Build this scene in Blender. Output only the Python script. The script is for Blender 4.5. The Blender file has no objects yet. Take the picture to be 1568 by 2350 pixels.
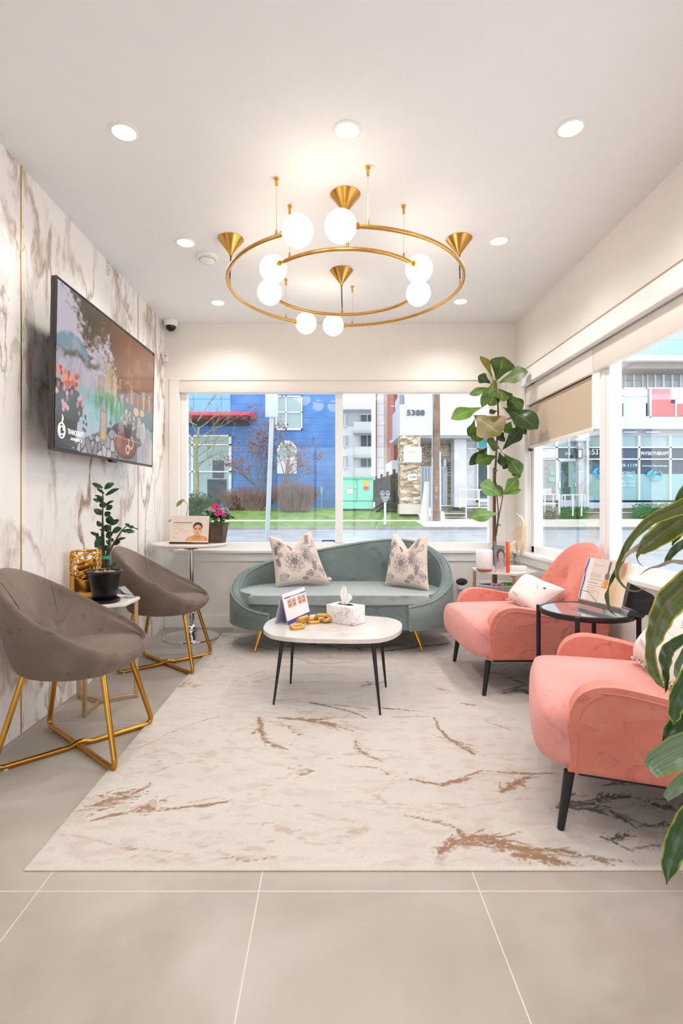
import bpy, bmesh, math, random
import numpy as np
from mathutils import Vector, Matrix

SC = bpy.context.scene
COL = SC.collection
R = math.radians
random.seed(7)

# ---------------------------------------------------------------- camera, world, exposure
F, CX, CY, CH = 1225.0, 757.0, 1160.0, 1.07        # focal length and vanishing point in pixels (1568 x 2350), eye height
cam_data = bpy.data.cameras.new('camera')
cam = bpy.data.objects.new('camera', cam_data)
COL.objects.link(cam)
cam.location = (0, 0, CH)
cam.rotation_euler = (R(90), 0, 0)
cam_data.sensor_fit = 'VERTICAL'
cam_data.sensor_height = 36.0
cam_data.lens = F / 2350 * 36.0
cam_data.shift_x = (784 - CX) / 2350
cam_data.shift_y = -(1175 - CY) / 2350
cam_data.clip_start = 0.05
cam_data.clip_end = 400
SC.camera = cam

SC.view_settings.view_transform = 'Standard'
SC.view_settings.look = 'None'
SC.view_settings.gamma = 1.0
SC.view_settings.use_curve_mapping = False
SC.view_settings.exposure = 0.60

world = bpy.data.worlds.new('overcast_sky')
SC.world = world
world.use_nodes = True
wn = world.node_tree.nodes
wl = world.node_tree.links
bg = wn['Background']
tc = wn.new('ShaderNodeTexCoord')
wnoise = wn.new('ShaderNodeTexNoise')
wnoise.inputs['Scale'].default_value = 2.0
wnoise.inputs['Detail'].default_value = 4
wramp = wn.new('ShaderNodeValToRGB')
wramp.color_ramp.elements[0].position = 0.3
wramp.color_ramp.elements[0].color = (0.86, 0.92, 1.0, 1)
wramp.color_ramp.elements[1].position = 0.7
wramp.color_ramp.elements[1].color = (1.0, 1.0, 1.0, 1)
wl.new(tc.outputs['Generated'], wnoise.inputs['Vector'])
wl.new(wnoise.outputs['Fac'], wramp.inputs['Fac'])
wl.new(wramp.outputs['Color'], bg.inputs['Color'])
SKY = 1.75
bg.inputs['Strength'].default_value = SKY
GLOBE_W = 2.7       # radiance of the chandelier globes
DOWN_W = 15.0       # watts of each ceiling downlight
PORTAL = True

# ---------------------------------------------------------------- helpers
def at(px, py, Y):
    return Vector(((px - CX) / F * Y, Y, CH - (py - CY) / F * Y))

def fl(px, py, z=0.0):
    Y = (CH - z) * F / (py - CY)
    return Vector(((px - CX) / F * Y, Y, z))

def lin(c):
    out = []
    for v in c[:3]:
        v = v / 255.0
        out.append(v / 12.92 if v <= 0.04045 else ((v + 0.055) / 1.055) ** 2.4)
    return (out[0], out[1], out[2], 1.0)

def wm(o):
    m = o.matrix_basis.copy()
    p = o.parent
    while p:
        m = p.matrix_basis @ m
        p = p.parent
    return m

def finish(name, me, mat, parent, smooth=True, angle=40):
    me.materials.clear()
    for m in (mat if isinstance(mat, (list, tuple)) else [mat]):
        me.materials.append(m)
    if smooth:
        me.polygons.foreach_set('use_smooth', [True] * len(me.polygons))
        me.set_sharp_from_angle(angle=R(angle))
    o = bpy.data.objects.new(name, me)
    COL.objects.link(o)
    if parent is not None:
        me.transform(wm(parent).inverted())
        o.parent = parent
    return o

def obj(name, bm, mat, parent=None, smooth=True, angle=40, recalc=True):
    """link a bmesh (in world coordinates) as ONE mesh object, under parent if given"""
    if recalc:
        bmesh.ops.recalc_face_normals(bm, faces=bm.faces)
    me = bpy.data.meshes.new(name)
    bm.to_mesh(me)
    bm.free()
    return finish(name, me, mat, parent, smooth, angle)

def tag(o, label, cat, group=None):
    o['label'] = label
    o['category'] = cat
    if group:
        o['group'] = group
    return o

def thing(name, label, cat, loc=(0, 0, 0), rotz=0.0, group=None):
    o = bpy.data.objects.new(name, None)
    o.empty_display_size = 0.05
    COL.objects.link(o)
    o.location = loc
    o.rotation_euler = (0, 0, rotz)
    return tag(o, label, cat, group)

def struct(name, bm, mat, smooth=False, parent=None):
    o = obj(name, bm, mat, parent, smooth)
    o['kind'] = 'structure'
    return o

def copy_tree(o, parent=None):
    c = o.copy()
    COL.objects.link(c)
    c.parent = parent
    for ch in list(o.children):
        copy_tree(ch, c)
    return c

def N():
    return bmesh.new()

def box(bm, x0, x1, y0, y1, z0, z1, bev=0.0, seg=2, M=None):
    if x0 > x1: x0, x1 = x1, x0
    if y0 > y1: y0, y1 = y1, y0
    if z0 > z1: z0, z1 = z1, z0
    vs = [bm.verts.new(v) for v in ((x0,y0,z0),(x1,y0,z0),(x1,y1,z0),(x0,y1,z0),(x0,y0,z1),(x1,y0,z1),(x1,y1,z1),(x0,y1,z1))]
    fs = [bm.faces.new([vs[i] for i in f]) for f in ((3,2,1,0),(4,5,6,7),(0,1,5,4),(1,2,6,5),(2,3,7,6),(3,0,4,7))]
    geo = list(vs)
    if bev > 0:
        es = list({e for f in fs for e in f.edges})
        r = bmesh.ops.bevel(bm, geom=es, offset=bev, segments=seg, profile=0.5, affect='EDGES')
        geo = list({v for f in r['faces'] for v in f.verts} | {v for v in vs if v.is_valid})
    if M is not None:
        bmesh.ops.transform(bm, matrix=M, verts=geo)
    return geo

def obox(bm, c, size, rot=None, bev=0.0, seg=2):
    M = Matrix.Translation(Vector(c)) @ (rot.to_4x4() if rot is not None else Matrix.Identity(4))
    sx, sy, sz = size
    return box(bm, -sx/2, sx/2, -sy/2, sy/2, -sz/2, sz/2, bev, seg, M)

def frame_dirs(pts, closed=False):
    n = len(pts)
    T = []
    for i in range(n):
        a = pts[(i - 1) % n] if (closed or i > 0) else pts[i]
        b = pts[(i + 1) % n] if (closed or i < n - 1) else pts[i]
        t = (b - a)
        T.append(t.normalized() if t.length > 1e-9 else Vector((0, 0, 1)))
    up = Vector((0, 0, 1)) if abs(T[0].z) < 0.9 else Vector((1, 0, 0))
    nrm = (up - T[0] * up.dot(T[0])).normalized()
    out = []
    for t in T:
        nrm = (nrm - t * nrm.dot(t))
        nrm = nrm.normalized() if nrm.length > 1e-6 else t.orthogonal().normalized()
        out.append((nrm.copy(), t.cross(nrm).normalized()))
    return out

def tube(bm, pts, r, seg=8, closed=False, caps=True):
    pts = [Vector(p) for p in pts]
    n = len(pts)
    rs = list(r) if isinstance(r, (list, tuple)) else [r] * n
    fr = frame_dirs(pts, closed)
    rings = []
    for p, q, (a, b) in zip(pts, rs, fr):
        rings.append([bm.verts.new(p + (a * math.cos(2*math.pi*k/seg) + b * math.sin(2*math.pi*k/seg)) * q) for k in range(seg)])
    m = n if closed else n - 1
    for i in range(m):
        A, B = rings[i], rings[(i + 1) % n]
        for k in range(seg):
            bm.faces.new((A[k], A[(k+1) % seg], B[(k+1) % seg], B[k]))
    if caps and not closed:
        bm.faces.new(list(reversed(rings[0])))
        bm.faces.new(rings[-1])
    return rings

def lathe(bm, prof, c=(0, 0, 0), seg=32, sx=1.0, sy=1.0):
    c = Vector(c)
    rings = []
    for r, z in prof:
        if r < 1e-6:
            rings.append([bm.verts.new(c + Vector((0, 0, z)))])
        else:
            rings.append([bm.verts.new(c + Vector((r*sx*math.cos(2*math.pi*k/seg), r*sy*math.sin(2*math.pi*k/seg), z))) for k in range(seg)])
    for A, B in zip(rings, rings[1:]):
        for k in range(seg):
            k2 = (k + 1) % seg
            if len(A) == 1 and len(B) == 1: continue
            if len(A) == 1: bm.faces.new((A[0], B[k2], B[k]))
            elif len(B) == 1: bm.faces.new((A[k], A[k2], B[0]))
            else: bm.faces.new((A[k], A[k2], B[k2], B[k]))

def prism(bm, poly, z0, z1, bev=0.0, seg=3, M=None, both=True):
    lo = [bm.verts.new((p[0], p[1], z0)) for p in poly]
    hi = [bm.verts.new((p[0], p[1], z1)) for p in poly]
    n = len(poly)
    f0 = bm.faces.new(list(reversed(lo)))
    f1 = bm.faces.new(hi)
    for i in range(n):
        bm.faces.new((lo[i], lo[(i+1) % n], hi[(i+1) % n], hi[i]))
    geo = lo + hi
    if bev > 0:
        es = list(f1.edges) + (list(f0.edges) if both else [])
        r = bmesh.ops.bevel(bm, geom=es, offset=bev, segments=seg, profile=0.5, affect='EDGES')
        geo = list({v for f in r['faces'] for v in f.verts} | {v for v in geo if v.is_valid})
    if M is not None:
        bmesh.ops.transform(bm, matrix=M, verts=geo)
    return geo

def sphere(bm, c, r, u=24, v=16, s=(1, 1, 1)):
    M = Matrix.Translation(Vector(c)) @ Matrix.Diagonal((s[0], s[1], s[2], 1))
    bmesh.ops.create_uvsphere(bm, u_segments=u, v_segments=v, radius=r, matrix=M)

def grid(bm, rows, closed_u=False, closed_v=False):
    V = [[bm.verts.new(p) for p in row] for row in rows]
    nu, nv = len(V), len(V[0])
    for i in range(nu if closed_u else nu - 1):
        for j in range(nv if closed_v else nv - 1):
            a, b = V[i], V[(i + 1) % nu]
            bm.faces.new((a[j], a[(j+1) % nv], b[(j+1) % nv], b[j]))
    return V

def inflated(bm, surf, nu, nv):
    """closed cushion: surf(u,v) -> (point, normal, half thickness), u,v in [-1,1]"""
    fr, bk = [], []
    for i in range(nu + 1):
        a, b = [], []
        for j in range(nv + 1):
            u, v = -1 + 2*i/nu, -1 + 2*j/nv
            p, n, t = surf(u, v)
            vf = bm.verts.new(p + n * t)
            edge = i in (0, nu) or j in (0, nv)
            vb = vf if edge else bm.verts.new(p - n * t)
            a.append(vf); b.append(vb)
        fr.append(a); bk.append(b)
    for i in range(nu):
        for j in range(nv):
            bm.faces.new((fr[i][j], fr[i+1][j], fr[i+1][j+1], fr[i][j+1]))
            bm.faces.new((bk[i][j], bk[i][j+1], bk[i+1][j+1], bk[i+1][j]))

def smooth_path(pts, n=8, closed=False):
    """Catmull-Rom through points of any dimension"""
    P = [Vector(p) for p in pts]
    m = len(P)
    out = []
    for i in range(m if closed else m - 1):
        p0 = P[(i-1) % m] if (closed or i > 0) else P[i]*2 - P[i+1]
        p1, p2 = P[i], P[(i+1) % m]
        p3 = P[(i+2) % m] if (closed or i < m - 2) else P[i+1]*2 - P[i]
        for k in range(n):
            t = k / n
            out.append(0.5*((2*p1) + (p2-p0)*t + (2*p0-5*p1+4*p2-p3)*t*t + (3*p1-p0-3*p2+p3)*t**3))
    if not closed:
        out.append(P[-1])
    return out

def fillet(pts, rad, n=6):
    pts = [Vector(p) for p in pts]
    out = [pts[0]]
    for a, b, c in zip(pts, pts[1:], pts[2:]):
        d1, d2 = (a-b), (c-b)
        k = min(rad, d1.length*0.45, d2.length*0.45)
        p, q = b + d1.normalized()*k, b + d2.normalized()*k
        for i in range(n + 1):
            t = i/n
            out.append(p*(1-t)**2 + b*2*t*(1-t) + q*t*t)
    out.append(pts[-1])
    return out

# ---------------------------------------------------------------- materials
MATS = {}
def mat(name, col, rough=0.5, metal=0.0, var=0.06, scale=8.0, bump=0.0, bscale=60.0, sheen=0.0, spec=0.5, coat=0.0, emit=0.0, trans=0.0, sub=0.0):
    if name in MATS: return MATS[name]
    m = bpy.data.materials.new(name)
    m.use_nodes = True
    nt = m.node_tree
    b = nt.nodes['Principled BSDF']
    c = lin(col)
    t = nt.nodes.new('ShaderNodeTexCoord')
    nz = nt.nodes.new('ShaderNodeTexNoise')
    nz.inputs['Scale'].default_value = scale
    nz.inputs['Detail'].default_value = 5
    nt.links.new(t.outputs['Object'], nz.inputs['Vector'])
    rp = nt.nodes.new('ShaderNodeValToRGB')
    rp.color_ramp.elements[0].position = 0.3
    rp.color_ramp.elements[1].position = 0.7
    rp.color_ramp.elements[0].color = tuple(max(0, v*(1-var)) for v in c[:3]) + (1,)
    rp.color_ramp.elements[1].color = tuple(min(1, v*(1+var)) for v in c[:3]) + (1,)
    nt.links.new(nz.outputs['Fac'], rp.inputs['Fac'])
    nt.links.new(rp.outputs['Color'], b.inputs['Base Color'])
    b.inputs['Roughness'].default_value = rough
    b.inputs['Metallic'].default_value = metal
    b.inputs['Specular IOR Level'].default_value = spec
    b.inputs['Sheen Weight'].default_value = sheen
    b.inputs['Sheen Roughness'].default_value = 0.4
    b.inputs['Coat Weight'].default_value = coat
    b.inputs['Transmission Weight'].default_value = trans
    if sub: 
        b.inputs['Subsurface Weight'].default_value = sub
        b.inputs['Subsurface Radius'].default_value = (0.02, 0.02, 0.02)
    if emit:
        nt.links.new(rp.outputs['Color'], b.inputs['Emission Color'])
        b.inputs['Emission Strength'].default_value = emit
    if bump:
        n2 = nt.nodes.new('ShaderNodeTexNoise')
        n2.inputs['Scale'].default_value = bscale
        n2.inputs['Detail'].default_value = 6
        nt.links.new(t.outputs['Object'], n2.inputs['Vector'])
        bp = nt.nodes.new('ShaderNodeBump')
        bp.inputs['Strength'].default_value = bump
        bp.inputs['Distance'].default_value = 0.01
        nt.links.new(n2.outputs['Fac'], bp.inputs['Height'])
        nt.links.new(bp.outputs['Normal'], b.inputs['Normal'])
    MATS[name] = m
    return m

class NT:
    """small node-graph builder"""
    def __init__(s, name):
        s.m = bpy.data.materials.new(name); s.m.use_nodes = True
        s.t = s.m.node_tree; s.b = s.t.nodes['Principled BSDF']
        MATS[name] = s.m
    def n(s, typ, **kw):
        nd = s.t.nodes.new(typ)
        for k, v in kw.items(): setattr(nd, k, v)
        return nd
    def link(s, a, b): s.t.links.new(a, b)
    def val(s, x, sock):
        if isinstance(x, (int, float)): sock.default_value = x
        else: s.link(x, sock)
    def math(s, op, a, b=0.0, c=0.0, clamp=False):
        nd = s.n('ShaderNodeMath', operation=op, use_clamp=clamp)
        s.val(a, nd.inputs[0]); s.val(b, nd.inputs[1]); s.val(c, nd.inputs[2])
        return nd.outputs[0]
    def coord(s, which='Object'): return s.n('ShaderNodeTexCoord').outputs[which]
    def sep(s, v):
        nd = s.n('ShaderNodeSeparateXYZ'); s.link(v, nd.inputs[0]); return nd.outputs
    def mapping(s, v, loc=(0,0,0), rot=(0,0,0), sc=(1,1,1)):
        nd = s.n('ShaderNodeMapping'); s.link(v, nd.inputs[0])
        nd.inputs['Location'].default_value = loc; nd.inputs['Rotation'].default_value = rot; nd.inputs['Scale'].default_value = sc
        return nd.outputs[0]
    def noise(s, v, scale, detail=5, dist=0.0, rough=0.5):
        nd = s.n('ShaderNodeTexNoise'); s.link(v, nd.inputs['Vector'])
        nd.inputs['Scale'].default_value = scale; nd.inputs['Detail'].default_value = detail
        nd.inputs['Distortion'].default_value = dist; nd.inputs['Roughness'].default_value = rough
        return nd.outputs['Fac']
    def ramp(s, f, stops):
        nd = s.n('ShaderNodeValToRGB'); s.link(f, nd.inputs['Fac'])
        e = nd.color_ramp.elements
        while len(e) < len(stops): e.new(0.5)
        for el, (p, c) in zip(e, stops):
            el.position = p; el.color = lin(c) if max(c) > 1 else tuple(c) + (1,)
        return nd.outputs['Color']
    def mix(s, f, a, b):
        nd = s.n('ShaderNodeMix', data_type='RGBA')
        s.val(f, nd.inputs['Factor'])
        for x, k in ((a, 6), (b, 7)):
            if isinstance(x, tuple): nd.inputs[k].default_value = lin(x)
            else: s.link(x, nd.inputs[k])
        return nd.outputs[2]
    def base(s, c): 
        if isinstance(c, tuple): s.b.inputs['Base Color'].default_value = lin(c)
        else: s.link(c, s.b.inputs['Base Color'])
    def bump(s, h, strength=0.3, dist=0.01):
        nd = s.n('ShaderNodeBump'); s.link(h, nd.inputs['Height'])
        nd.inputs['Strength'].default_value = strength; nd.inputs['Distance'].default_value = dist
        s.link(nd.outputs['Normal'], s.b.inputs['Normal'])
    def set(s, **kw):
        for k, v in kw.items(): s.b.inputs[k.replace('_', ' ')].default_value = v
        return s.m

def marble(name, base, vein, vein2, scale, rot, rough, strength=0.8, thin=0.035, stretch=(1, 1, 1), coord='Object'):
    g = NT(name)
    v = g.mapping(g.coord(coord), rot=rot, sc=stretch)
    w = g.noise(v, scale*1.3, 6)
    nd = g.n('ShaderNodeVectorMath', operation='MULTIPLY_ADD')
    wc = g.n('ShaderNodeTexNoise'); g.link(v, wc.inputs['Vector']); wc.inputs['Scale'].default_value = scale*1.7; wc.inputs['Detail'].default_value = 7
    g.link(wc.outputs['Color'], nd.inputs[0]); nd.inputs[1].default_value = (0.55/scale,)*3; g.link(v, nd.inputs[2])
    p = nd.outputs[0]
    def vein_mask(sc, width, lo, hi, off):
        q = g.mapping(p, loc=off)
        a = g.math('ABSOLUTE', g.math('SUBTRACT', g.noise(q, sc, 6, 0.0, 0.55), 0.5))
        line = g.math('SUBTRACT', 1.0, g.math('DIVIDE', a, width), clamp=True)
        gate = g.n('ShaderNodeMapRange'); g.link(g.noise(q, sc*0.6, 2), gate.inputs['Value'])
        gate.inputs['From Min'].default_value = lo; gate.inputs['From Max'].default_value = hi
        return g.math('MULTIPLY', g.math('POWER', line, 1.5), gate.outputs[0])
    m1 = g.math('MULTIPLY', vein_mask(scale, thin, 0.44, 0.62, (0, 0, 0)), strength)
    m2 = g.math('MULTIPLY', vein_mask(scale*2.3, thin*0.8, 0.48, 0.66, (3.1, 1.7, 5.2)), strength*0.8)
    cloud = g.ramp(g.noise(v, scale*0.9, 4), [(0.35, base), (0.75, tuple(int(0.975*c) for c in base))])
    c = g.mix(m1, cloud, vein)
    c = g.mix(m2, c, vein2)
    g.base(c)
    g.b.inputs['Roughness'].default_value = rough
    return g.m

def velvet(name, dark, light, sc=14.0):
    g = NT(name)
    v = g.coord('Object')
    patch = g.noise(v, sc*0.45, 6, dist=0.6)
    brush = g.noise(g.mapping(v, rot=(0.5, 0.4, 0.9), sc=(1, 1.2, 1.5)), sc*1.3, 7, dist=2.2)
    deep = tuple(int(x*0.80) for x in dark)
    c = g.ramp(patch, [(0.30, dark), (0.52, tuple((a+b)//2 for a, b in zip(dark, light))), (0.72, light)])
    mr = g.n('ShaderNodeMapRange'); g.link(brush, mr.inputs['Value']); mr.inputs['From Min'].default_value = 0.56; mr.inputs['From Max'].default_value = 0.70
    c = g.mix(g.math('MULTIPLY', mr.outputs[0], 0.55), c, deep)
    lw = g.n('ShaderNodeLayerWeight'); lw.inputs['Blend'].default_value = 0.35
    c2 = g.mix(g.math('MULTIPLY', lw.outputs['Facing'], 0.6), c, light)  # slanted edges mixed lighter: velvet sheen put into the base colour
    g.base(c2)
    g.bump(g.math('ADD', g.math('MULTIPLY', g.noise(v, 9, 3), 6.0), g.noise(v, 500, 2)), 0.10, 0.003)
    g.b.inputs['Sheen Weight'].default_value = 0.35
    g.b.inputs['Sheen Roughness'].default_value = 0.35
    g.b.inputs['Sheen Tint'].default_value = lin(light)
    g.b.inputs['Specular IOR Level'].default_value = 0.2
    g.b.inputs['Roughness'].default_value = 0.75
    return g.m

def colattr(name, rough=0.6, emit=0.0, fine=0.0, fscale=300, coat=0.0, sheen=0.0):
    """material that shows a mesh's own printed colours, with fibre or paper grain on top"""
    g = NT(name)
    a = g.n('ShaderNodeVertexColor'); a.layer_name = 'Col'
    c = a.outputs['Color']
    nz = g.noise(g.coord('Object'), fscale, 4)
    f = g.ramp(nz, [(0.3, (1-fine,)*3), (0.7, (1.0, 1.0, 1.0))])
    mx = g.n('ShaderNodeMix', data_type='RGBA', blend_type='MULTIPLY')
    mx.inputs['Factor'].default_value = 1.0
    g.link(c, mx.inputs[6]); g.link(f, mx.inputs[7])
    c = mx.outputs[2]
    if emit:
        g.link(c, g.b.inputs['Emission Color']); g.b.inputs['Emission Strength'].default_value = emit
        g.base((8, 8, 10))
    else:
        g.base(c)
    g.b.inputs['Roughness'].default_value = rough
    g.b.inputs['Coat Weight'].default_value = coat
    g.b.inputs['Coat Roughness'].default_value = 0.05
    g.b.inputs['Sheen Weight'].default_value = sheen
    if fine: g.bump(nz, 0.25, 0.003)
    return g.m

def glass_thin(name, tint=(1, 1, 1), refl=0.07, rough=0.0):
    m = bpy.data.materials.new(name); m.use_nodes = True
    t = m.node_tree; t.nodes.clear()
    out = t.nodes.new('ShaderNodeOutputMaterial')
    mx = t.nodes.new('ShaderNodeMixShader')
    tr = t.nodes.new('ShaderNodeBsdfTransparent'); tr.inputs[0].default_value = tuple(tint) + (1,)
    gl = t.nodes.new('ShaderNodeBsdfGlossy'); gl.inputs['Roughness'].default_value = rough
    fr = t.nodes.new('ShaderNodeLayerWeight'); fr.inputs['Blend'].default_value = 0.12
    ad = t.nodes.new('ShaderNodeMath'); ad.operation = 'MULTIPLY_ADD'; ad.use_clamp = True
    ad.inputs[1].default_value = 0.6; ad.inputs[2].default_value = refl
    t.links.new(fr.outputs['Fresnel'], ad.inputs[0])
    ad.inputs[1].default_value = 0.35; ad.inputs[2].default_value = refl - 0.02
    t.links.new(ad.outputs[0], mx.inputs[0])
    t.links.new(tr.outputs[0], mx.inputs[1]); t.links.new(gl.outputs[0], mx.inputs[2])
    t.links.new(mx.outputs[0], out.inputs['Surface'])
    MATS[name] = m
    return m

def leaf_mat(name, dark, light, vein, edge=None, rough=0.35, tips=None):
    g = NT(name)
    uv = g.sep(g.coord('UV'))
    u = g.math('ABSOLUTE', g.math('SUBTRACT', uv[0], 0.5))
    body = g.ramp(g.noise(g.coord('Object'), 14, 4), [(0.3, dark), (0.7, light)])
    mid = g.math('SUBTRACT', 1.0, g.math('DIVIDE', u, 0.035), clamp=True)
    ph = g.math('SUBTRACT', g.math('MULTIPLY', uv[1], 7.0), g.math('MULTIPLY', u, 5.0))
    fr = g.math('ABSOLUTE', g.math('SUBTRACT', g.math('FRACT', ph), 0.5))
    side = g.math('MULTIPLY', g.math('SUBTRACT', 1.0, g.math('DIVIDE', fr, 0.06), clamp=True), 0.6)
    c = g.mix(g.math('MAXIMUM', mid, side), body, vein)
    if edge:
        e = g.n('ShaderNodeMapRange'); g.link(g.math('ADD', u, g.math('MULTIPLY', g.noise(g.coord('Object'), 30, 3), 0.2)), e.inputs['Value'])
        e.inputs['From Min'].default_value = 0.47; e.inputs['From Max'].default_value = 0.56
        c = g.mix(e.outputs[0], c, edge)
    g.base(c)
    g.b.inputs['Roughness'].default_value = rough
    g.b.inputs['Subsurface Weight'].default_value = 0.0
    return g.m

# numpy fractal noise for printed patterns
_rng = np.random.RandomState(11)
_LAT = _rng.rand(64, 64)
def vnoise(x, y):
    xi, yi = np.floor(x).astype(int), np.floor(y).astype(int)
    fx, fy = x - xi, y - yi
    fx, fy = fx*fx*(3-2*fx), fy*fy*(3-2*fy)
    a = _LAT[xi % 64, yi % 64]; b = _LAT[(xi+1) % 64, yi % 64]
    c = _LAT[xi % 64, (yi+1) % 64]; d = _LAT[(xi+1) % 64, (yi+1) % 64]
    return (a*(1-fx)+b*fx)*(1-fy) + (c*(1-fx)+d*fx)*fy
def fbm(x, y, o=5):
    s, a, t = 0, 1.0, 0
    for i in range(o):
        s = s + a*vnoise(x*2**i + 17*i, y*2**i + 5*i); t += a; a *= 0.55
    return s/t

class Canvas:
    """a printed picture kept as the colours of a fine mesh"""
    def __init__(s, w, h, bg, aspect=1.0):
        s.w, s.h, s.asp = w, h, aspect
        s.x, s.y = np.meshgrid(np.linspace(0, 1, w), np.linspace(0, 1, h))
        s.c = np.ones((h, w, 3)) * np.array(bg, float)
        s.px = 1.0 / h
    def put(s, m, col):
        m = np.clip(m, 0, 1)[..., None]
        s.c = s.c*(1-m) + np.array(col, float)*m
    def rect(s, x0, y0, x1, y1, col, a=1.0):
        s.put(((s.x >= x0) & (s.x <= x1) & (s.y >= y0) & (s.y <= y1))*a, col)
    def ell(s, cx, cy, rx, ry, col, a=1.0, soft=0.15):
        d = np.sqrt(((s.x-cx)/rx)**2 + ((s.y-cy)/ry)**2)
        s.put(np.clip((1-d)/soft+0.5, 0, 1)*a, col)
    def ring(s, cx, cy, rx, ry, w, col, a=1.0):
        d = np.abs(np.sqrt(((s.x-cx)/rx)**2 + ((s.y-cy)/ry)**2) - 1)
        s.put(np.clip((w-d)/w*2, 0, 1)*a, col)
    def dist(s, pts, wx=0, wy=0):
        best = np.full(s.x.shape, 9.0); par = np.zeros(s.x.shape)
        X, Y = (s.x+wx)*s.asp, s.y+wy
        n = len(pts) - 1
        for i, ((ax, ay), (bx, by)) in enumerate(zip(pts, pts[1:])):
            ax, bx = ax*s.asp, bx*s.asp
            dx, dy = bx-ax, by-ay
            t = np.clip(((X-ax)*dx+(Y-ay)*dy)/(dx*dx+dy*dy+1e-12), 0, 1)
            d = np.hypot(X-ax-t*dx, Y-ay-t*dy)
            k = d < best
            best = np.where(k, d, best); par = np.where(k, (i+t)/n, par)
        return best, par
    def line(s, pts, w, col, a=1.0):
        d, _ = s.dist(pts)
        s.put(np.clip((w-d)/max(s.px*0.8, 1e-5)+0.5, 0, 1)*a, col)
    def poly(s, pts, col, a=1.0):
        ins = np.zeros(s.x.shape, bool)
        n = len(pts)
        for i in range(n):
            (x0, y0), (x1, y1) = pts[i], pts[(i+1) % n]
            if y0 == y1: continue
            c = ((y0 > s.y) != (y1 > s.y)) & (s.x < (x1-x0)*(s.y-y0)/(y1-y0)+x0)
            ins ^= c
        s.put(ins*a, col)
    def colors(s):
        c = np.clip(s.c/255.0, 0, 1)
        c = np.where(c <= 0.04045, c/12.92, ((c+0.055)/1.055)**2.4)
        out = np.ones((s.h*s.w, 4)); out[:, :3] = c.reshape(-1, 3)
        return out

def canvas_mesh(name, cv, pos, material, parent=None, smooth=True):
    """pos(X, Y arrays) -> (n,3) coordinates; one mesh coloured with the canvas"""
    P = pos(cv.x.ravel(), cv.y.ravel())
    w, h = cv.w, cv.h
    idx = np.arange(w*h).reshape(h, w)
    Q = np.stack([idx[:-1, :-1], idx[:-1, 1:], idx[1:, 1:], idx[1:, :-1]], -1).reshape(-1, 4)
    me = bpy.data.meshes.new(name)
    me.from_pydata(P.tolist(), [], Q.tolist())
    at_ = me.color_attributes.new('Col', 'FLOAT_COLOR', 'POINT')
    at_.data.foreach_set('color', cv.colors().astype(np.float32).ravel())
    return finish(name, me, material, parent, smooth, 60)

def plane_pos(P00, P10, P01, lift=0.0):
    P00, P10, P01 = Vector(P00), Vector(P10), Vector(P01)
    n = (P10-P00).cross(P01-P00).normalized()*lift
    A, B, C = np.array(P00+n), np.array(P10-P00), np.array(P01-P00)
    return lambda x, y: A[None] + x[:, None]*B[None] + y[:, None]*C[None]

def text(s, width, centre, right, up, m, parent=None, name='lettering', height=None, thick=0.002, shear=0.0, bold=0.0):
    cu = bpy.data.curves.new(name, 'FONT')
    cu.body = s; cu.size = 1.0; cu.align_x = 'CENTER'; cu.align_y = 'CENTER'; cu.shear = shear
    cu.resolution_u = 3; cu.offset = bold
    o = bpy.data.objects.new('tmp', cu); COL.objects.link(o)
    bpy.context.view_layer.update()
    me = bpy.data.meshes.new_from_object(o.evaluated_get(bpy.context.evaluated_depsgraph_get()))
    bpy.data.objects.remove(o); bpy.data.curves.remove(cu)
    me.name = name
    xs = [v.co.x for v in me.vertices]; ys = [v.co.y for v in me.vertices]
    w0, h0 = max(xs)-min(xs), max(ys)-min(ys)
    kx = width/w0; ky = (height/h0) if height else kx
    ox, oy = (max(xs)+min(xs))/2, (max(ys)+min(ys))/2
    right, up = Vector(right).normalized(), Vector(up).normalized()
    nrm = right.cross(up).normalized()
    bm = bmesh.new(); bm.from_mesh(me)
    for v in bm.verts:
        v.co = Vector(centre) + right*((v.co.x-ox)*kx) + up*((v.co.y-oy)*ky) + nrm*thick*0.5
    r = bmesh.ops.extrude_face_region(bm, geom=list(bm.faces))
    for e in r['geom']:
        if isinstance(e, bmesh.types.BMVert): e.co -= nrm*thick
    bpy.data.meshes.remove(me)
    return obj(name, bm, m, parent, smooth=False)

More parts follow.
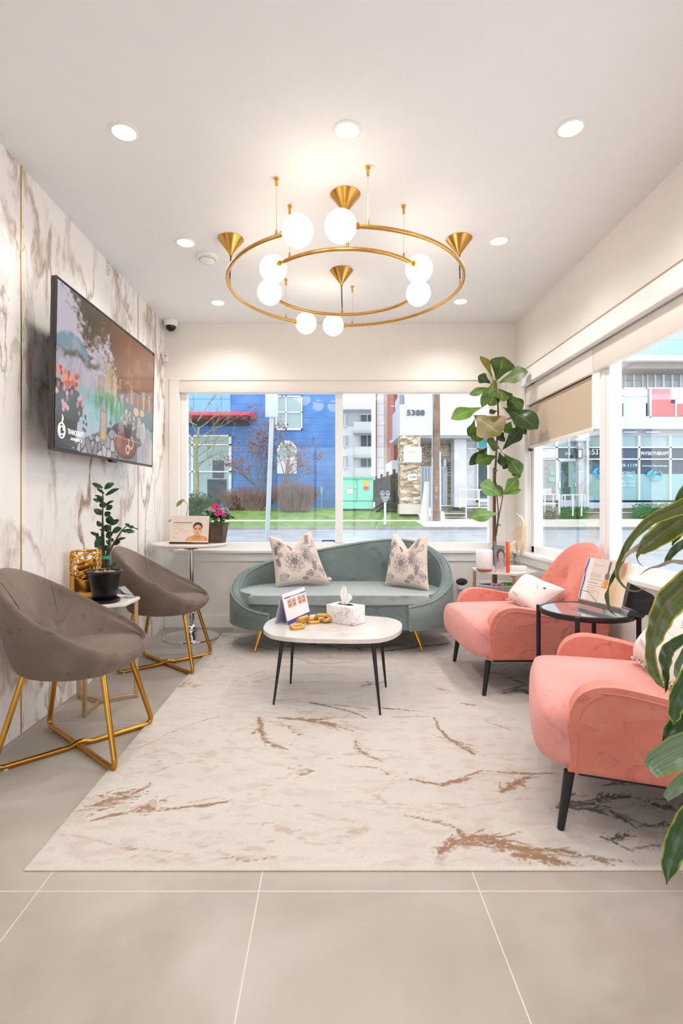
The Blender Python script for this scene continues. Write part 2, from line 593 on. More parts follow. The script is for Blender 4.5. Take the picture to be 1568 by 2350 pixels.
def leaf(bm, B, T, W, nrm, kind='oval', bow=0.12, fold=0.15, nl=10, nw=4, twist=0.0, wave=0.0):
    """one leaf blade from base to tip, with midrib fold, droop and UVs"""
    uvl = bm.loops.layers.uv.verify()
    B, T, nrm = Vector(B), Vector(T), Vector(nrm)
    ax = T - B; L = ax.length; ax = ax/L
    sd = ax.cross(nrm).normalized(); nn = sd.cross(ax).normalized()
    rows, uvs = [], []
    ph = random.random()*6
    for i in range(nl + 1):
        t = i/nl
        if kind == 'fiddle':
            w = (0.10 + 0.62*math.sin(math.pi*min(1, t*1.9)*0.5)*0.55 + 0.75*math.exp(-((t-0.70)/0.26)**2)) * (1-t**9)**0.6
            w = w/1.1*min(1, t*8+0.06)
        elif kind == 'lance':
            w = math.sin(math.pi*t**0.75)**0.8*(1-0.15*t)
        else:
            w = math.sin(math.pi*min(1, t*0.97+0.015))**0.7
        row, ur = [], []
        off = nn*(bow*L*math.sin(math.pi*t)) + nn*(wave*L*math.sin(9*t+ph)*0.3)
        s2 = sd*math.cos(twist*t) + nn*math.sin(twist*t)
        n2 = nn*math.cos(twist*t) - sd*math.sin(twist*t)
        for j in range(nw + 1):
            q = -1 + 2*j/nw
            wob = 1 + 0.05*math.sin(14*t+ph+q)
            row.append(B + ax*(L*t) + off + s2*(q*w*W/2*wob) + n2*(abs(q)*fold*W*w*0.5 + wave*W*math.sin(12*t+3*q+ph)*0.25*abs(q)))
            ur.append((0.5+q/2, t))
        rows.append(row); uvs.append(ur)
    V = [[bm.verts.new(p) for p in row] for row in rows]
    for i in range(nl):
        for j in range(nw):
            f = bm.faces.new((V[i][j], V[i][j+1], V[i+1][j+1], V[i+1][j]))
            for lp, uvc in zip(f.loops, (uvs[i][j], uvs[i][j+1], uvs[i+1][j+1], uvs[i+1][j])):
                lp[uvl].uv = uvc

def strap(bm, spine, widths, nrm=(0, -1, 0.2), fold=0.25, n=5, roll=0.0):
    """long arching strap leaf along a 3-D spine"""
    uvl = bm.loops.layers.uv.verify()
    k = len(spine)
    data = [Vector((*p, w)) if False else (Vector(p), w) for p, w in zip(spine, widths)]
    pts = smooth_path([p for p, _ in data], n)
    ws = []
    for i in range(k - 1):
        for j in range(n):
            t = j/n; t = t*t*(3-2*t)
            ws.append(widths[i]*(1-t)+widths[i+1]*t)
    ws.append(widths[-1])
    nrm = Vector(nrm).normalized()
    m = len(pts)
    V, U = [], []
    for i, (p, w) in enumerate(zip(pts, ws)):
        a = pts[max(0, i-1)]; b = pts[min(m-1, i+1)]
        t = (b-a).normalized()
        sd = t.cross(nrm); sd = sd.normalized() if sd.length > 1e-4 else Vector((1, 0, 0))
        nn = sd.cross(t).normalized()
        ang = roll*i/m
        s2 = sd*math.cos(ang)+nn*math.sin(ang); n2 = nn*math.cos(ang)-sd*math.sin(ang)
        row, ur = [], []
        for j in range(7):
            q = -1+2*j/6
            row.append(bm.verts.new(p + s2*q*w/2 + n2*(abs(q)**1.5*fold*w/2) + n2*(0.04*w*math.sin(i*0.9+q*2))))
            ur.append((0.5+q/2, i/(m-1)))
        V.append(row); U.append(ur)
    for i in range(m-1):
        for j in range(6):
            f = bm.faces.new((V[i][j], V[i][j+1], V[i+1][j+1], V[i+1][j]))
            for lp, uvc in zip(f.loops, (U[i][j], U[i][j+1], U[i+1][j+1], U[i+1][j])):
                lp[uvl].uv = uvc
# ---------------------------------------------------------------- shared materials
XL, XR, YB, ZC = -1.448, 1.635, 4.681, 2.663        # left wall, right wall, back wall, ceiling
YF = -2.6                                            # rear wall behind the camera
wall_m = mat('wall_paint', (246, 240, 233), 0.45, var=0.012, bump=0.03, bscale=250)
ceil_m = mat('ceiling_paint', (243, 243, 244), 0.7, var=0.01)
trim_m = mat('white_trim_paint', (247, 244, 241), 0.3, var=0.012)
frame_m = mat('window_frame_vinyl', (246, 244, 242), 0.3, var=0.01)
shadow_gap_m = mat('painted_gap_shade', (176, 146, 122), 0.5, var=0.05)  # brown tone standing for the shade in the gap above the fascia
brass = mat('brushed_brass', (214, 166, 92), 0.28, metal=1.0, var=0.08, scale=30)
gold = mat('polished_gold', (226, 170, 78), 0.14, metal=1.0, var=0.06, scale=6)
gold_leg = mat('gold_leg_metal', (196, 146, 62), 0.22, metal=1.0, var=0.1, scale=10)
champagne = mat('champagne_metal', (206, 178, 136), 0.32, metal=0.85, var=0.05)
chrome = mat('chrome', (232, 232, 234), 0.06, metal=1.0, var=0.02)
black_metal = mat('black_powder_coat', (24, 24, 26), 0.4, var=0.2)
black_plastic = mat('black_plastic', (15, 15, 16), 0.35, var=0.15, spec=0.35)
white_plastic = mat('white_plastic', (240, 240, 240), 0.35, var=0.015)
white_gloss = mat('white_gloss', (244, 243, 242), 0.18, var=0.015)
clear = glass_thin('clear_acrylic', (0.95, 0.97, 0.97), 0.12)
pane_m = glass_thin('window_glass', (0.97, 0.985, 0.99), 0.055)
soil_m = mat('potting_soil', (74, 56, 44), 0.9, var=0.4, scale=60, bump=0.6, bscale=90)
print_m = colattr('printed_paper', 0.55, fine=0.03, fscale=400)
ink_dark = mat('dark_ink', (52, 46, 44), 0.6)
ink_white = mat('white_lettering', (245, 246, 248), 0.5)

# floor tiles with pale grout
g = NT('floor_tile')
co = g.coord('Object')
xyz = g.sep(co)
def joint(axis, o, w, half):
    f = g.math('FRACT', g.math('DIVIDE', g.math('SUBTRACT', axis, o), w))
    d = g.math('MULTIPLY', g.math('MINIMUM', f, g.math('SUBTRACT', 1.0, f)), w)
    return g.math('LESS_THAN', d, half)
gr = g.math('MAXIMUM', joint(xyz[0], -0.809, 0.6125, 0.0016), joint(xyz[1], 1.481, 1.145, 0.0016))
base = g.ramp(g.noise(co, 1.6, 7, 0.4), [(0.30, (160, 149, 138)), (0.5, (182, 173, 163)), (0.70, (202, 195, 187))])
streak = g.noise(g.mapping(co, rot=(0, 0, R(35)), sc=(1.2, 9, 1)), 1.5, 6)
base = g.mix(g.math('MULTIPLY', streak, 0.22), base, (160, 146, 132))
g.base(g.mix(gr, base, (222, 212, 200)))
g.link(g.ramp(g.noise(co, 5, 5), [(0.3, (0.36,)*3), (0.7, (0.5,)*3)]), g.b.inputs['Roughness'])
g.bump(gr, -0.3, 0.002)
floor_m = g.m

wall_marble = marble('gold_veined_marble', (252, 248, 244), (150, 104, 68), (146, 126, 110), 1.0, (R(28), 0, 0), 0.24, strength=1.0, thin=0.042, stretch=(1.0, 1.9, 0.8))
wall_marble.node_tree.nodes['Principled BSDF'].inputs['Specular IOR Level'].default_value = 0.3
table_marble = marble('pale_marble', (226, 218, 214), (192, 176, 166), (204, 190, 182), 5.0, (0.3, 0.2, 0.6), 0.2, strength=0.7, thin=0.12)
box_marble = marble('white_marble_print', (244, 242, 240), (150, 136, 128), (120, 112, 110), 9.0, (0.4, 0.9, 0.3), 0.25, strength=0.85, thin=0.05)

# ---------------------------------------------------------------- room shell
b = N(); box(b, XL-0.12, XR+0.15, YF-0.1, YB+0.15, -0.06, 0); struct('floor', b, floor_m)
b = N(); box(b, XL-0.12, XR+0.15, YF-0.1, YB+0.15, ZC, ZC+0.08); struct('ceiling', b, ceil_m)
b = N(); box(b, XL-0.12, XL, YF-0.1, YB+0.15, 0, ZC); struct('wall_left', b, wall_marble)
b = N()
box(b, XL-0.12, -1.25, YF-0.1, YF, 0, ZC); box(b, 1.45, XR+0.15, YF-0.1, YF, 0, ZC); box(b, -1.25, 1.45, YF-0.1, YF, 2.45, ZC); box(b, -1.25, 1.45, YF-0.1, YF, 0, 0.12)
struct('wall_rear', b, wall_m)
# back wall with its wide window opening
BX0, BX1, BZ0, BZ1 = -1.322, 1.463, 0.68, 2.17
b = N()
box(b, XL, XR, YB, YB+0.15, 0, BZ0)
box(b, XL, XR, YB, YB+0.15, BZ1, ZC)
box(b, XL, BX0, YB, YB+0.15, BZ0, BZ1)
box(b, BX1, XR+0.15, YB, YB+0.15, BZ0, BZ1)
struct('wall_back', b, wall_m)
# right wall with its long window opening
RY0, RY1, RZ0, RZ1 = 0.75, 4.47, 0.68, 2.16
b = N()
box(b, XR, XR+0.15, YF, YB, 0, RZ0)
box(b, XR, XR+0.15, YF, YB, RZ1, ZC)
box(b, XR, XR+0.15, YF, RY0, RZ0, RZ1)
box(b, XR, XR+0.15, RY1, YB, RZ0, RZ1)
struct('wall_right', b, wall_m)
# brass strips between the marble slabs
for k, y in enumerate((0.97, 2.50, 4.03)):
    b = N(); box(b, XL, XL+0.003, y-0.003, y+0.003, 0, ZC); struct('trim_%d' % (k+1), b, brass)
# baseboards
b = N(); box(b, XL, XR, YB-0.012, YB, 0, 0.107, 0.003); struct('baseboard_back', b, trim_m)
b = N(); box(b, XR-0.012, XR, YF, YB-0.012, 0, 0.107, 0.003); struct('baseboard_right', b, trim_m)
# window sill boards and aprons
b = N(); box(b, -1.36, XR, YB-0.045, YB+0.09, 0.655, 0.682, 0.004); box(b, -1.345, XR-0.02, YB-0.016, YB, 0.583, 0.655, 0.002); struct('trim_4', b, trim_m)
b = N(); box(b, XR-0.05, XR+0.09, RY0-0.05, YB-0.045, 0.655, 0.682, 0.004); box(b, XR-0.018, XR, RY0-0.05, YB-0.016, 0.583, 0.655, 0.002); struct('trim_5', b, trim_m)
# casing: left jamb of the back window, head line, fascia over the right window with a brown strip painted in as its shadow gap
b = N()
box(b, -1.405, BX0, YB-0.012, YB, 0.682, 2.172, 0.002)
box(b, -1.405, BX1+0.075, YB-0.014, YB, 2.166, 2.180, 0.002)
box(b, BX1, BX1+0.075, YB-0.012, YB, 0.682, 2.166, 0.002)
struct('trim_6', b, wall_m)
b = N(); box(b, XR-0.045, XR, RY0-0.05, RY1+0.02, 2.055, 2.172, 0.003); struct('trim_7', b, trim_m)
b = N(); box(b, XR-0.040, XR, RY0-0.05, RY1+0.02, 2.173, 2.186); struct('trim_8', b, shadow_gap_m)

# back window: frame, centre post, two panes
b = N()
y0, y1 = 4.735, 4.80
box(b, BX0, -1.268, y0, y1, BZ0, BZ1, 0.004); box(b, 1.415, BX1, y0, y1, BZ0, BZ1, 0.004)
box(b, -1.268, 1.415, y0, y1, BZ0, 0.742, 0.004); box(b, -1.268, 1.415, y0, y1, 2.07, BZ1, 0.004)
box(b, 0.050, 0.117, y0-0.01, y1, 0.742, 2.07, 0.004)
w1 = struct('window_1', b, frame_m)
for xa, xb in ((-1.268, 0.050), (0.117, 1.415)):
    b = N(); box(b, xa, xb, 4.765, 4.769, 0.742, 2.07); struct('pane', b, pane_m, parent=w1)
# glazed front added behind the camera, out of view, for fill daylight
b = N()
for x_ in (-1.25, -0.36, 0.53, 1.39): box(b, x_, x_+0.06, YF-0.08, YF-0.03, 0.12, 2.45, 0.004)
for z_ in (0.12, 2.39): box(b, -1.19, 1.39, YF-0.08, YF-0.03, z_, z_+0.06, 0.004)
w3 = struct('added_fill_window', b, frame_m)
for x_ in (-1.19, -0.30, 0.59): b = N(); box(b, x_, x_+(0.80 if x_ > 0.5 else 0.83), YF-0.058, YF-0.054, 0.18, 2.39); struct('pane', b, pane_m, parent=w3)
# right window: frame, posts, panes
b = N()
x0, x1 = 1.69, 1.755
box(b, x0, x1, RY1-0.055, RY1, RZ0, RZ1, 0.004); box(b, x0, x1, RY0, RY0+0.05, RZ0, RZ1, 0.004)
box(b, x0, x1, RY0, RY1, RZ0, 0.735, 0.004); box(b, x0, x1, RY0, RY1, 2.06, RZ1, 0.004)
box(b, x0-0.01, x1, 3.205, 3.325, 0.735, 2.06, 0.004); box(b, x0-0.018, x0, 3.245, 3.29, 0.735, 2.06, 0.003)
box(b, x0-0.01, x1, 1.92, 2.04, 0.735, 2.06, 0.004)
w2 = struct('window_2', b, frame_m)
for ya, yb in ((3.325, RY1-0.055), (2.04, 3.205), (RY0+0.05, 1.92)):
    b = N(); box(b, 1.718, 1.722, ya, yb, 0.735, 2.06); struct('pane', b, pane_m, parent=w2)

# ---------------------------------------------------------------- roller blinds
blind_m = mat('blind_cassette', (241, 232, 224), 0.3, var=0.01)
g = NT('blind_fabric')
fv = g.coord('Object')
g.base(g.ramp(g.noise(g.mapping(fv, sc=(1, 60, 60)), 20, 3), [(0.3, (196, 176, 152)), (0.7, (210, 190, 166))]))
g.b.inputs['Roughness'].default_value = 0.8
fabric_blind = g.m
t = thing('roller_blind', 'white roller blind cassette fully raised across the head of the back window', 'blind', (0.07, YB, 2.17))
b = N(); box(b, BX0, BX1-0.03, YB-0.004, YB+0.052, 2.063, 2.168, 0.004); obj('cassette', b, blind_m, t)
t = thing('roller_blind', 'beige fabric roller blind half lowered over the corner pane of the side window', 'blind', (1.66, 3.9, 2.05))
b = N(); box(b, 1.64, 1.688, 3.33, 4.462, 1.900, 2.05, 0.006); obj('cassette', b, blind_m, t)
b = N(); box(b, 1.668, 1.671, 3.40, 4.452, 1.562, 1.905); obj('fabric', b, fabric_blind, t)['label'] = 'beige lowered fabric'
b = N(); tube(b, [(1.668, 3.40, 1.898), (1.668, 4.455, 1.898)], 0.0055, 8); obj('gap_shade_bar', b, black_plastic, t)  # black bar laid in as the shade line between cassette and fabric
b = N(); box(b, 1.662, 1.677, 3.395, 4.455, 1.540, 1.566, 0.004); obj('bottom_bar', b, blind_m, t)
b = N(); box(b, 1.655, 1.680, 4.420, 4.450, 1.522, 1.545, 0.003); obj('end_cap', b, black_plastic, t)
b = N(); tube(b, smooth_path([(1.660, 4.43, 1.53), (1.664, 4.425, 1.3), (1.655, 4.42, 1.05), (1.668, 4.43, 0.9), (1.662, 4.44, 0.70)], 6), 0.0022, 6); obj('cord', b, white_plastic, t)
t = thing('roller_blind', 'white roller blind cassette fully raised over the wide side window pane', 'blind', (1.66, 2.0, 2.05))
b = N(); box(b, 1.64, 1.688, RY0+0.02, 3.325, 1.900, 2.05, 0.006); obj('cassette', b, blind_m, t)

# ---------------------------------------------------------------- ceiling downlights
def emit_mat(name, col, strength):
    m = bpy.data.materials.new(name); m.use_nodes = True
    tt = m.node_tree; bb = tt.nodes['Principled BSDF']
    bb.inputs['Base Color'].default_value = lin(col)
    nz = tt.nodes.new('ShaderNodeTexNoise'); nz.inputs['Scale'].default_value = 3
    rp = tt.nodes.new('ShaderNodeValToRGB')
    c = lin(col)
    rp.color_ramp.elements[0].color = tuple(v*0.98 for v in c[:3])+(1,); rp.color_ramp.elements[1].color = c
    tt.links.new(nz.outputs['Fac'], rp.inputs['Fac'])
    tt.links.new(rp.outputs['Color'], bb.inputs['Emission Color'])
    bb.inputs['Emission Strength'].default_value = strength
    return m
lamp_m = emit_mat('lamp_diffuser', (255, 236, 206), 9.0)
globe_m = emit_mat('opal_globe_glow', (255, 240, 220), GLOBE_W)

def downlight(px, py, label, visible=True, xy=None):
    if xy is None:
        p = fl(px, py, ZC); x, y = p.x, p.y
    else:
        x, y = xy
    t = thing('ceiling_downlight', label, 'ceiling light', (x, y, ZC), 0, 'recessed ceiling downlights')
    b = N(); lathe(b, [(0.047, -0.001), (0.049, -0.006), (0.060, -0.004), (0.062, 0.0)], (x, y, ZC), 32); obj('trim_ring', b, white_gloss, t)
    b = N(); lathe(b, [(0.0, -0.0035), (0.047, -0.0035), (0.047, 0.0)], (x, y, ZC), 32); obj('diffuser', b, lamp_m, t)
    ld = bpy.data.lights.new('downlight_lamp', 'SPOT')
    ld.energy = DOWN_W; ld.color = (1.0, 0.965, 0.92); ld.spot_size = R(150); ld.spot_blend = 0.8; ld.shadow_soft_size = 0.05
    lo = bpy.data.objects.new('downlight_lamp', ld); COL.objects.link(lo); lo.parent = t; lo.location = (0, 0, -0.03)
downlight(285, 302, 'recessed ceiling downlight nearest the marble wall, front row')
downlight(797, 298, 'recessed ceiling downlight in the middle of the front row, before the chandelier')
downlight(1310, 293, 'recessed ceiling downlight nearest the side windows, front row')
downlight(426, 556, 'recessed ceiling downlight beside the smoke detector, left of the chandelier')
downlight(1145, 552, 'recessed ceiling downlight right of the chandelier, middle row')
downlight(500, 694, 'recessed ceiling downlight farthest back on the marble wall side')
downlight(1057, 691, 'recessed ceiling downlight farthest back on the window side')
for x, y in ((0.07, 1.0), (1.02, 1.0), (-0.87, -0.8), (1.02, -0.8)):  # unseen lamps added to brighten the front of the room
    downlight(0, 0, 'added fill downlight in the ceiling over the front of the room, out of the picture', xy=(x, y))

# smoke detector
p = fl(476, 588, ZC)
t = thing('smoke_detector', 'round white smoke detector on the ceiling left of the chandelier', 'smoke detector', p)
b = N(); lathe(b, [(0.0, 0), (0.066, 0), (0.066, -0.012), (0.058, -0.018), (0.0, -0.018)], p, 32); obj('base', b, white_gloss, t)
b = N(); lathe(b, [(0.045, -0.018), (0.050, -0.022), (0.048, -0.034), (0.036, -0.044), (0.0, -0.046)], p, 32); obj('sensor_cap', b, white_gloss, t)
b = N()
for k in range(20):
    a = 2*math.pi*k/20
    obox(b, (p.x+0.0495*math.cos(a), p.y+0.0495*math.sin(a), p.z-0.027), (0.003, 0.008, 0.007), Matrix.Rotation(a, 3, 'Z'))
obj('vent_slot', b, mat('grey_slot', (150, 145, 140), 0.6), t)

# dome camera in the corner and the small motion sensor below it
p = Vector((-1.372, 4.605, ZC))
t = thing('dome_camera', 'white dome security camera with black lens bubble in the ceiling corner', 'security camera', p)
b = N(); lathe(b, [(0.0, 0), (0.058, 0), (0.060, -0.03), (0.052, -0.048), (0.0, -0.048)], p, 28); obj('housing', b, white_gloss, t)
b = N(); lathe(b, [(0.043, -0.046), (0.043, -0.055), (0.036, -0.075), (0.020, -0.088), (0.0, -0.092)], p, 28); obj('lens_dome', b, mat('smoked_dome', (18, 18, 22), 0.08), t)
p = at(382, 822, YB)
t = thing('motion_sensor', 'small white motion sensor on the back wall corner below the camera', 'sensor', (p.x, YB, p.z))
b = N(); box(b, p.x-0.02, p.x+0.022, YB-0.03, YB, p.z-0.04, p.z+0.035, 0.010, 3); obj('case', b, white_gloss, t)
b = N(); box(b, p.x-0.008, p.x+0.012, YB-0.033, YB-0.029, p.z+0.008, p.z+0.016, 0.001); obj('sensor_window', b, mat('sensor_grey', (120, 116, 112), 0.3), t)

# ---------------------------------------------------------------- chandelier
CC = Vector((0.09, 3.19, 0)); ZR = 2.378
t = thing('chandelier', 'double ring brass chandelier with eight glowing white globes', 'chandelier', (CC.x, CC.y, ZC))
def ang(px, py):
    p = fl(px, py, ZR); return math.atan2(p.y-CC.y, p.x-CC.x)
def arc(name, r, a0, a1, n=56):
    while a1 < a0: a1 += 2*math.pi
    pts = [(CC.x+r*math.cos(a0+(a1-a0)*k/n), CC.y+r*math.sin(a0+(a1-a0)*k/n), ZR) for k in range(n+1)]
    b = N(); tube(b, pts, 0.0105, 12); return obj(name, b, brass, t)
RO, RI = 0.690, 0.468
globes = [(RO, (782, 520)), (RO, (691, 540)), (RO, (702, 742)), (RO, (765, 747)), (RI, (619, 615)), (RI, (610, 672)), (RI, (965, 617)), (RI, (966, 674))]
ga = [ang(*g_[1]) for g_ in globes]
arc('outer_ring_arm', RO, ga[0], ga[3])
arc('outer_ring_arm', RO, ga[2], ga[1])
arc('inner_ring_arm', RI, ga[4], ga[6])
arc('inner_ring_arm', RI, ga[7], ga[5])
for (r, _), a in zip(globes, ga):
    c = Vector((CC.x+r*math.cos(a), CC.y+r*math.sin(a), ZR))
    b = N(); sphere(b, c, 0.0755, 32, 20); o = obj('globe', b, globe_m, t); o['label'] = 'glowing opal glass globe'
sgn = (1, -1, 1, -1, 1, -1, -1, 1)
for (r, _), a, s in zip(globes, ga, sgn):
    tang = Vector((-math.sin(a), math.cos(a), 0))*s
    c = Vector((CC.x+r*math.cos(a), CC.y+r*math.sin(a), ZR))
    b = N(); tube(b, [c+tang*0.071, c+tang*0.088], [0.017, 0.0135], 16); obj('globe_collar', b, gold, t)
cone_m = mat('cone_brass', (206, 158, 82), 0.25, metal=1.0, var=0.12, scale=12)
for (cx, cy, tx, ty) in ((-0.591, 3.19, -0.598, 3.19), (0.773, 3.19, 0.780, 3.19), (0.08, 2.735, 0.09, 2.725), (0.08, 3.62, 0.085, 3.655)):
    b = N(); lathe(b, [(0.0, 0.0), (0.077, 0.0), (0.078, -0.003), (0.012, -0.088), (0.009, -0.105), (0.0, -0.105)], (cx, cy, ZC), 40); k = obj('cone_canopy', b, cone_m, t)
    b = N(); tube(b, [(cx, cy, ZC-0.10), (tx, ty, ZR+0.035)], 0.0035, 6); obj('power_cord', b, black_plastic, k)
    b = N(); tube(b, [(tx, ty, ZR+0.045), (tx, ty, ZR+0.005)], [0.005, 0.009], 10); obj('ring_stub', b, brass, k)
for cpx, rr, (spx, spy) in (((635, 430), RO, (638, 545)), ((843, 393), RO, (846, 517)), ((654, 492), RI, (656, 590)), ((930, 492), RI, (930, 593)), ((662, 651), RO, (662, 730)), ((807, 664), RO, (807, 738))):
    a = ang(spx, spy); sx, sy = CC.x+rr*math.cos(a), CC.y+rr*math.sin(a)
    b = N(); tube(b, [(sx, sy, ZC), (sx, sy, ZC-0.012), (sx, sy, ZC-0.013), (sx, sy, ZC-0.045)], [0.011, 0.011, 0.007, 0.007], 10); k = obj('cable_gripper', b, gold, t)
    b = N(); tube(b, [(sx, sy, ZC-0.04), (sx, sy, ZR+0.03)], 0.0009, 5); obj('steel_cable', b, brass, k)
    b = N(); tube(b, [(sx, sy, ZR+0.032), (sx, sy, ZR+0.008)], [0.004, 0.0075], 10); obj('ring_stub', b, brass, k)

# ---------------------------------------------------------------- television
TVR = thing('television', 'large black flat screen television on the marble wall showing a lake terrace', 'television', (-1.30, 3.16, 1.74))
yA, yB = 2.470, 3.850
# screen plane leans slightly: lower edge sits closer to the wall
TL, TR_, BLc, BRc = Vector((-1.268, yA, 2.135)), Vector((-1.268, yB, 2.165)), Vector((-1.284, yA, 1.330)), Vector((-1.284, yB, 1.348))
nrm = (TR_-BLc).cross(TL-BRc).normalized()
if nrm.x < 0: nrm = -nrm
def slab(b, corners, d0, d1):
    vs = [b.verts.new(c + nrm*d0) for c in corners] + [b.verts.new(c + nrm*d1) for c in corners]
    for f in ((3,2,1,0), (4,5,6,7), (0,1,5,4), (1,2,6,5), (2,3,7,6), (3,0,4,7)): b.faces.new([vs[i] for i in f])
def inset(m): 
    dy, dz = Vector((0, m, 0)), Vector((0, 0, m))
    return [BLc+dy+dz, BRc-dy+dz, TR_-dy-dz, TL+dy-dz]
bezel_m = mat('tv_bezel', (58, 52, 50), 0.3, var=0.1)
b = N(); slab(b, [BLc, BRc, TR_, TL], -0.022, -0.002); obj('panel', b, bezel_m, TVR)
b = N(); slab(b, inset(0.16), -0.055, -0.021); obj('rear_housing', b, black_plastic, TVR)
b = N(); box(b, XL+0.004, -1.33, 3.0, 3.32, 1.6, 1.9, 0.005); obj('wall_bracket', b, black_metal, TVR)
b = N()
I = inset(0.010)
for p0, p1 in ((BLc, BRc), (TL, TR_), (BLc, TL), (BRc, TR_)):
    tube(b, [p0 + nrm*0.0, p1 + nrm*0.0], 0.0045, 4)
obj('bezel', b, bezel_m, TVR)
b = N(); box(b, -1.29, -1.265, 3.10, 3.18, 1.322, 1.336, 0.003); obj('sensor_tab', b, black_plastic, TVR)

cv = Canvas(260, 160, (204, 198, 208), 1.72)
X, Y = cv.x, cv.y
nz1 = fbm(X*14, Y*9); nz2 = fbm(X*40+3, Y*40+9); nz3 = fbm(X*60, Y*10+2, 4)
cv.put(np.clip((0.60-Y)*30, 0, 1), (196, 188, 200))                                                # water
cv.put(((Y < 0.60) & (nz3 > 0.54))*0.35, (150, 150, 165))
ridge = 0.62 + 0.13*np.clip(1-np.abs(X-0.10)/0.16, 0, 1)**0.5 + 0.07*(fbm(X*9, Y*0+1)-0.5)
cv.put(np.clip((ridge-Y)*60, 0, 1)*(Y > 0.60)*(X < 0.36), (134, 160, 172))
cv.put(((nz1 > 0.52) & (Y > 0.62) & (Y < ridge) & (X < 0.36))*0.5, (188, 186, 200))
r2 = 0.74 - 0.25*np.abs(X-0.42)
cv.put(((Y < r2) & (Y > 0.60) & (X > 0.3) & (X < 0.6))*0.8, (188, 180, 190))
cv.put(np.clip(1-np.abs(Y-0.605+0.02*np.sin(X*30))/0.035, 0, 1)*(X < 0.55)*np.clip((nz2-0.3)*4, 0, 1), (98, 94, 82))
cv.put(((X > 0.30) & (X < 0.62) & (Y < 0.57) & (Y > 0.44))*np.clip((fbm(X*50, Y*3)-0.42)*4, 0, 1)*0.6, (168, 134, 112))
cv.put(np.clip((0.46-Y)*20, 0, 1)*(Y > 0.2)*1.0, (150, 186, 186))                                    # teal water
cv.put(np.clip(1-np.abs(X-0.47)/0.20, 0, 1)*np.clip(1-np.abs(Y-0.40)/0.10, 0, 1)*2.0*(nz3 > 0.40), (104, 164, 70))
cv.put(np.clip(1-np.abs(X-0.42)/0.22, 0, 1)*((Y < 0.42) & (Y > 0.24) & (nz3 > 0.55)), (62, 128, 104))
cv.put(np.clip((0.36-Y)*20, 0, 1)*(X < 0.45)*0.6, (190, 216, 222))
cv.put(((X > 0.60) & (Y < 0.47) & (Y > 0.30))*1.0, (120, 134, 128))
tree = np.clip((0.70-np.abs(X-0.55)*1.2-np.abs(Y-0.62)*1.6 + (nz2-0.5)*0.5)*5 - 2.2, 0, 1)
cv.put(tree, (172, 146, 66))
leafm = np.clip((Y - (0.97 - 0.62*np.clip(X-0.02, 0, 1)**0.7 + 0.10*np.sin(X*19))) * 7 + (nz2-0.5)*3.2, 0, 1)*(X < 0.65)
cv.put(leafm*(X > 0.02), (86, 74, 54))
cv.put(leafm*(X > 0.30)*np.clip((X-0.3)*4, 0, 1), (132, 84, 40))
wood = np.clip((X-0.56)*9 + (nz2-0.5)*1.2, 0, 1)*(Y > 0.47)*np.clip((Y-0.62+ (X-0.5)*0.9)*8, 0, 1)
cv.put(wood, (146, 88, 42))
cv.put(wood*((nz1 > 0.60))*0.45, (196, 140, 84))
cv.put(((X > 0.66) & (Y > 0.47) & (Y < 0.585)), (158, 106, 68))
cv.put(((X > 0.66) & (Y > 0.583) & (Y < 0.592)), (84, 56, 36))
cv.put(((X > 0.4) & (Y > 0.47) & (Y < 0.62) & (fbm(X*45, Y*2+4) > 0.64))*0.7, (222, 190, 160))
def blob(n, x0, x1, y0, y1, r, cols, seed):
    rs = random.Random(seed)
    for _ in range(n):
        cv.ell(rs.uniform(x0, x1), rs.uniform(y0, y1), r*rs.uniform(0.7, 1.2)/1.72, r*rs.uniform(0.8, 1.2), cols[rs.randrange(len(cols))])
# flower tub at the lower left
cv.poly([(0.0, 0.02), (0.0, 0.22), (0.165, 0.21), (0.15, 0.02)], (84, 74, 68))
cv.poly([(0.0, 0.20), (0.0, 0.24), (0.18, 0.23), (0.175, 0.19)], (96, 88, 80))
cv.poly([(0.0, 0.23), (0.0, 0.42), (0.14, 0.42), (0.205, 0.33), (0.20, 0.23)], (78, 92, 92))
blob(40, 0.0, 0.17, 0.40, 0.49, 0.016, [(214, 110, 86), (226, 140, 112), (190, 84, 70), (236, 170, 150)], 1)
blob(26, 0.0, 0.23, 0.24, 0.39, 0.017, [(214, 150, 160), (202, 126, 140), (226, 180, 186)], 2)
blob(7, 0.205, 0.235, 0.14, 0.25, 0.013, [(84, 80, 86), (150, 60, 80)], 3)
# stones
vx = np.random.RandomState(3).rand(46, 2)*np.array([0.62, 0.30]) + np.array([0.13, -0.01])
d = np.sqrt(((X[..., None]-vx[:, 0])*1.72)**2 + ((Y[..., None]-vx[:, 1])*1.1)**2)
ds = np.sort(d, -1); region = (Y < 0.05+0.55*(X-0.13)) & (Y < 0.29) & (X > 0.14) & (X < 0.78)
shade = np.argmin(d, -1) % 3
cv.put(region, (176, 168, 166)); cv.put(region & (shade == 1), (150, 142, 142)); cv.put(region & (shade == 2), (200, 192, 190))
cv.put(region & (ds[..., 1]-ds[..., 0] < 0.010), (72, 62, 58))
# lantern
cv.rect(0.355, 0.10, 0.425, 0.33, (150, 142, 134)); cv.rect(0.366, 0.12, 0.414, 0.32, (196, 176, 158)); cv.ell(0.39, 0.15, 0.016, 0.03, (240, 176, 70))
cv.poly([(0.365, 0.33), (0.415, 0.33), (0.395, 0.43), (0.387, 0.43)], (170, 166, 160)); cv.line([(0.39, 0.42), (0.39, 0.46)], 0.004, (160, 156, 150))
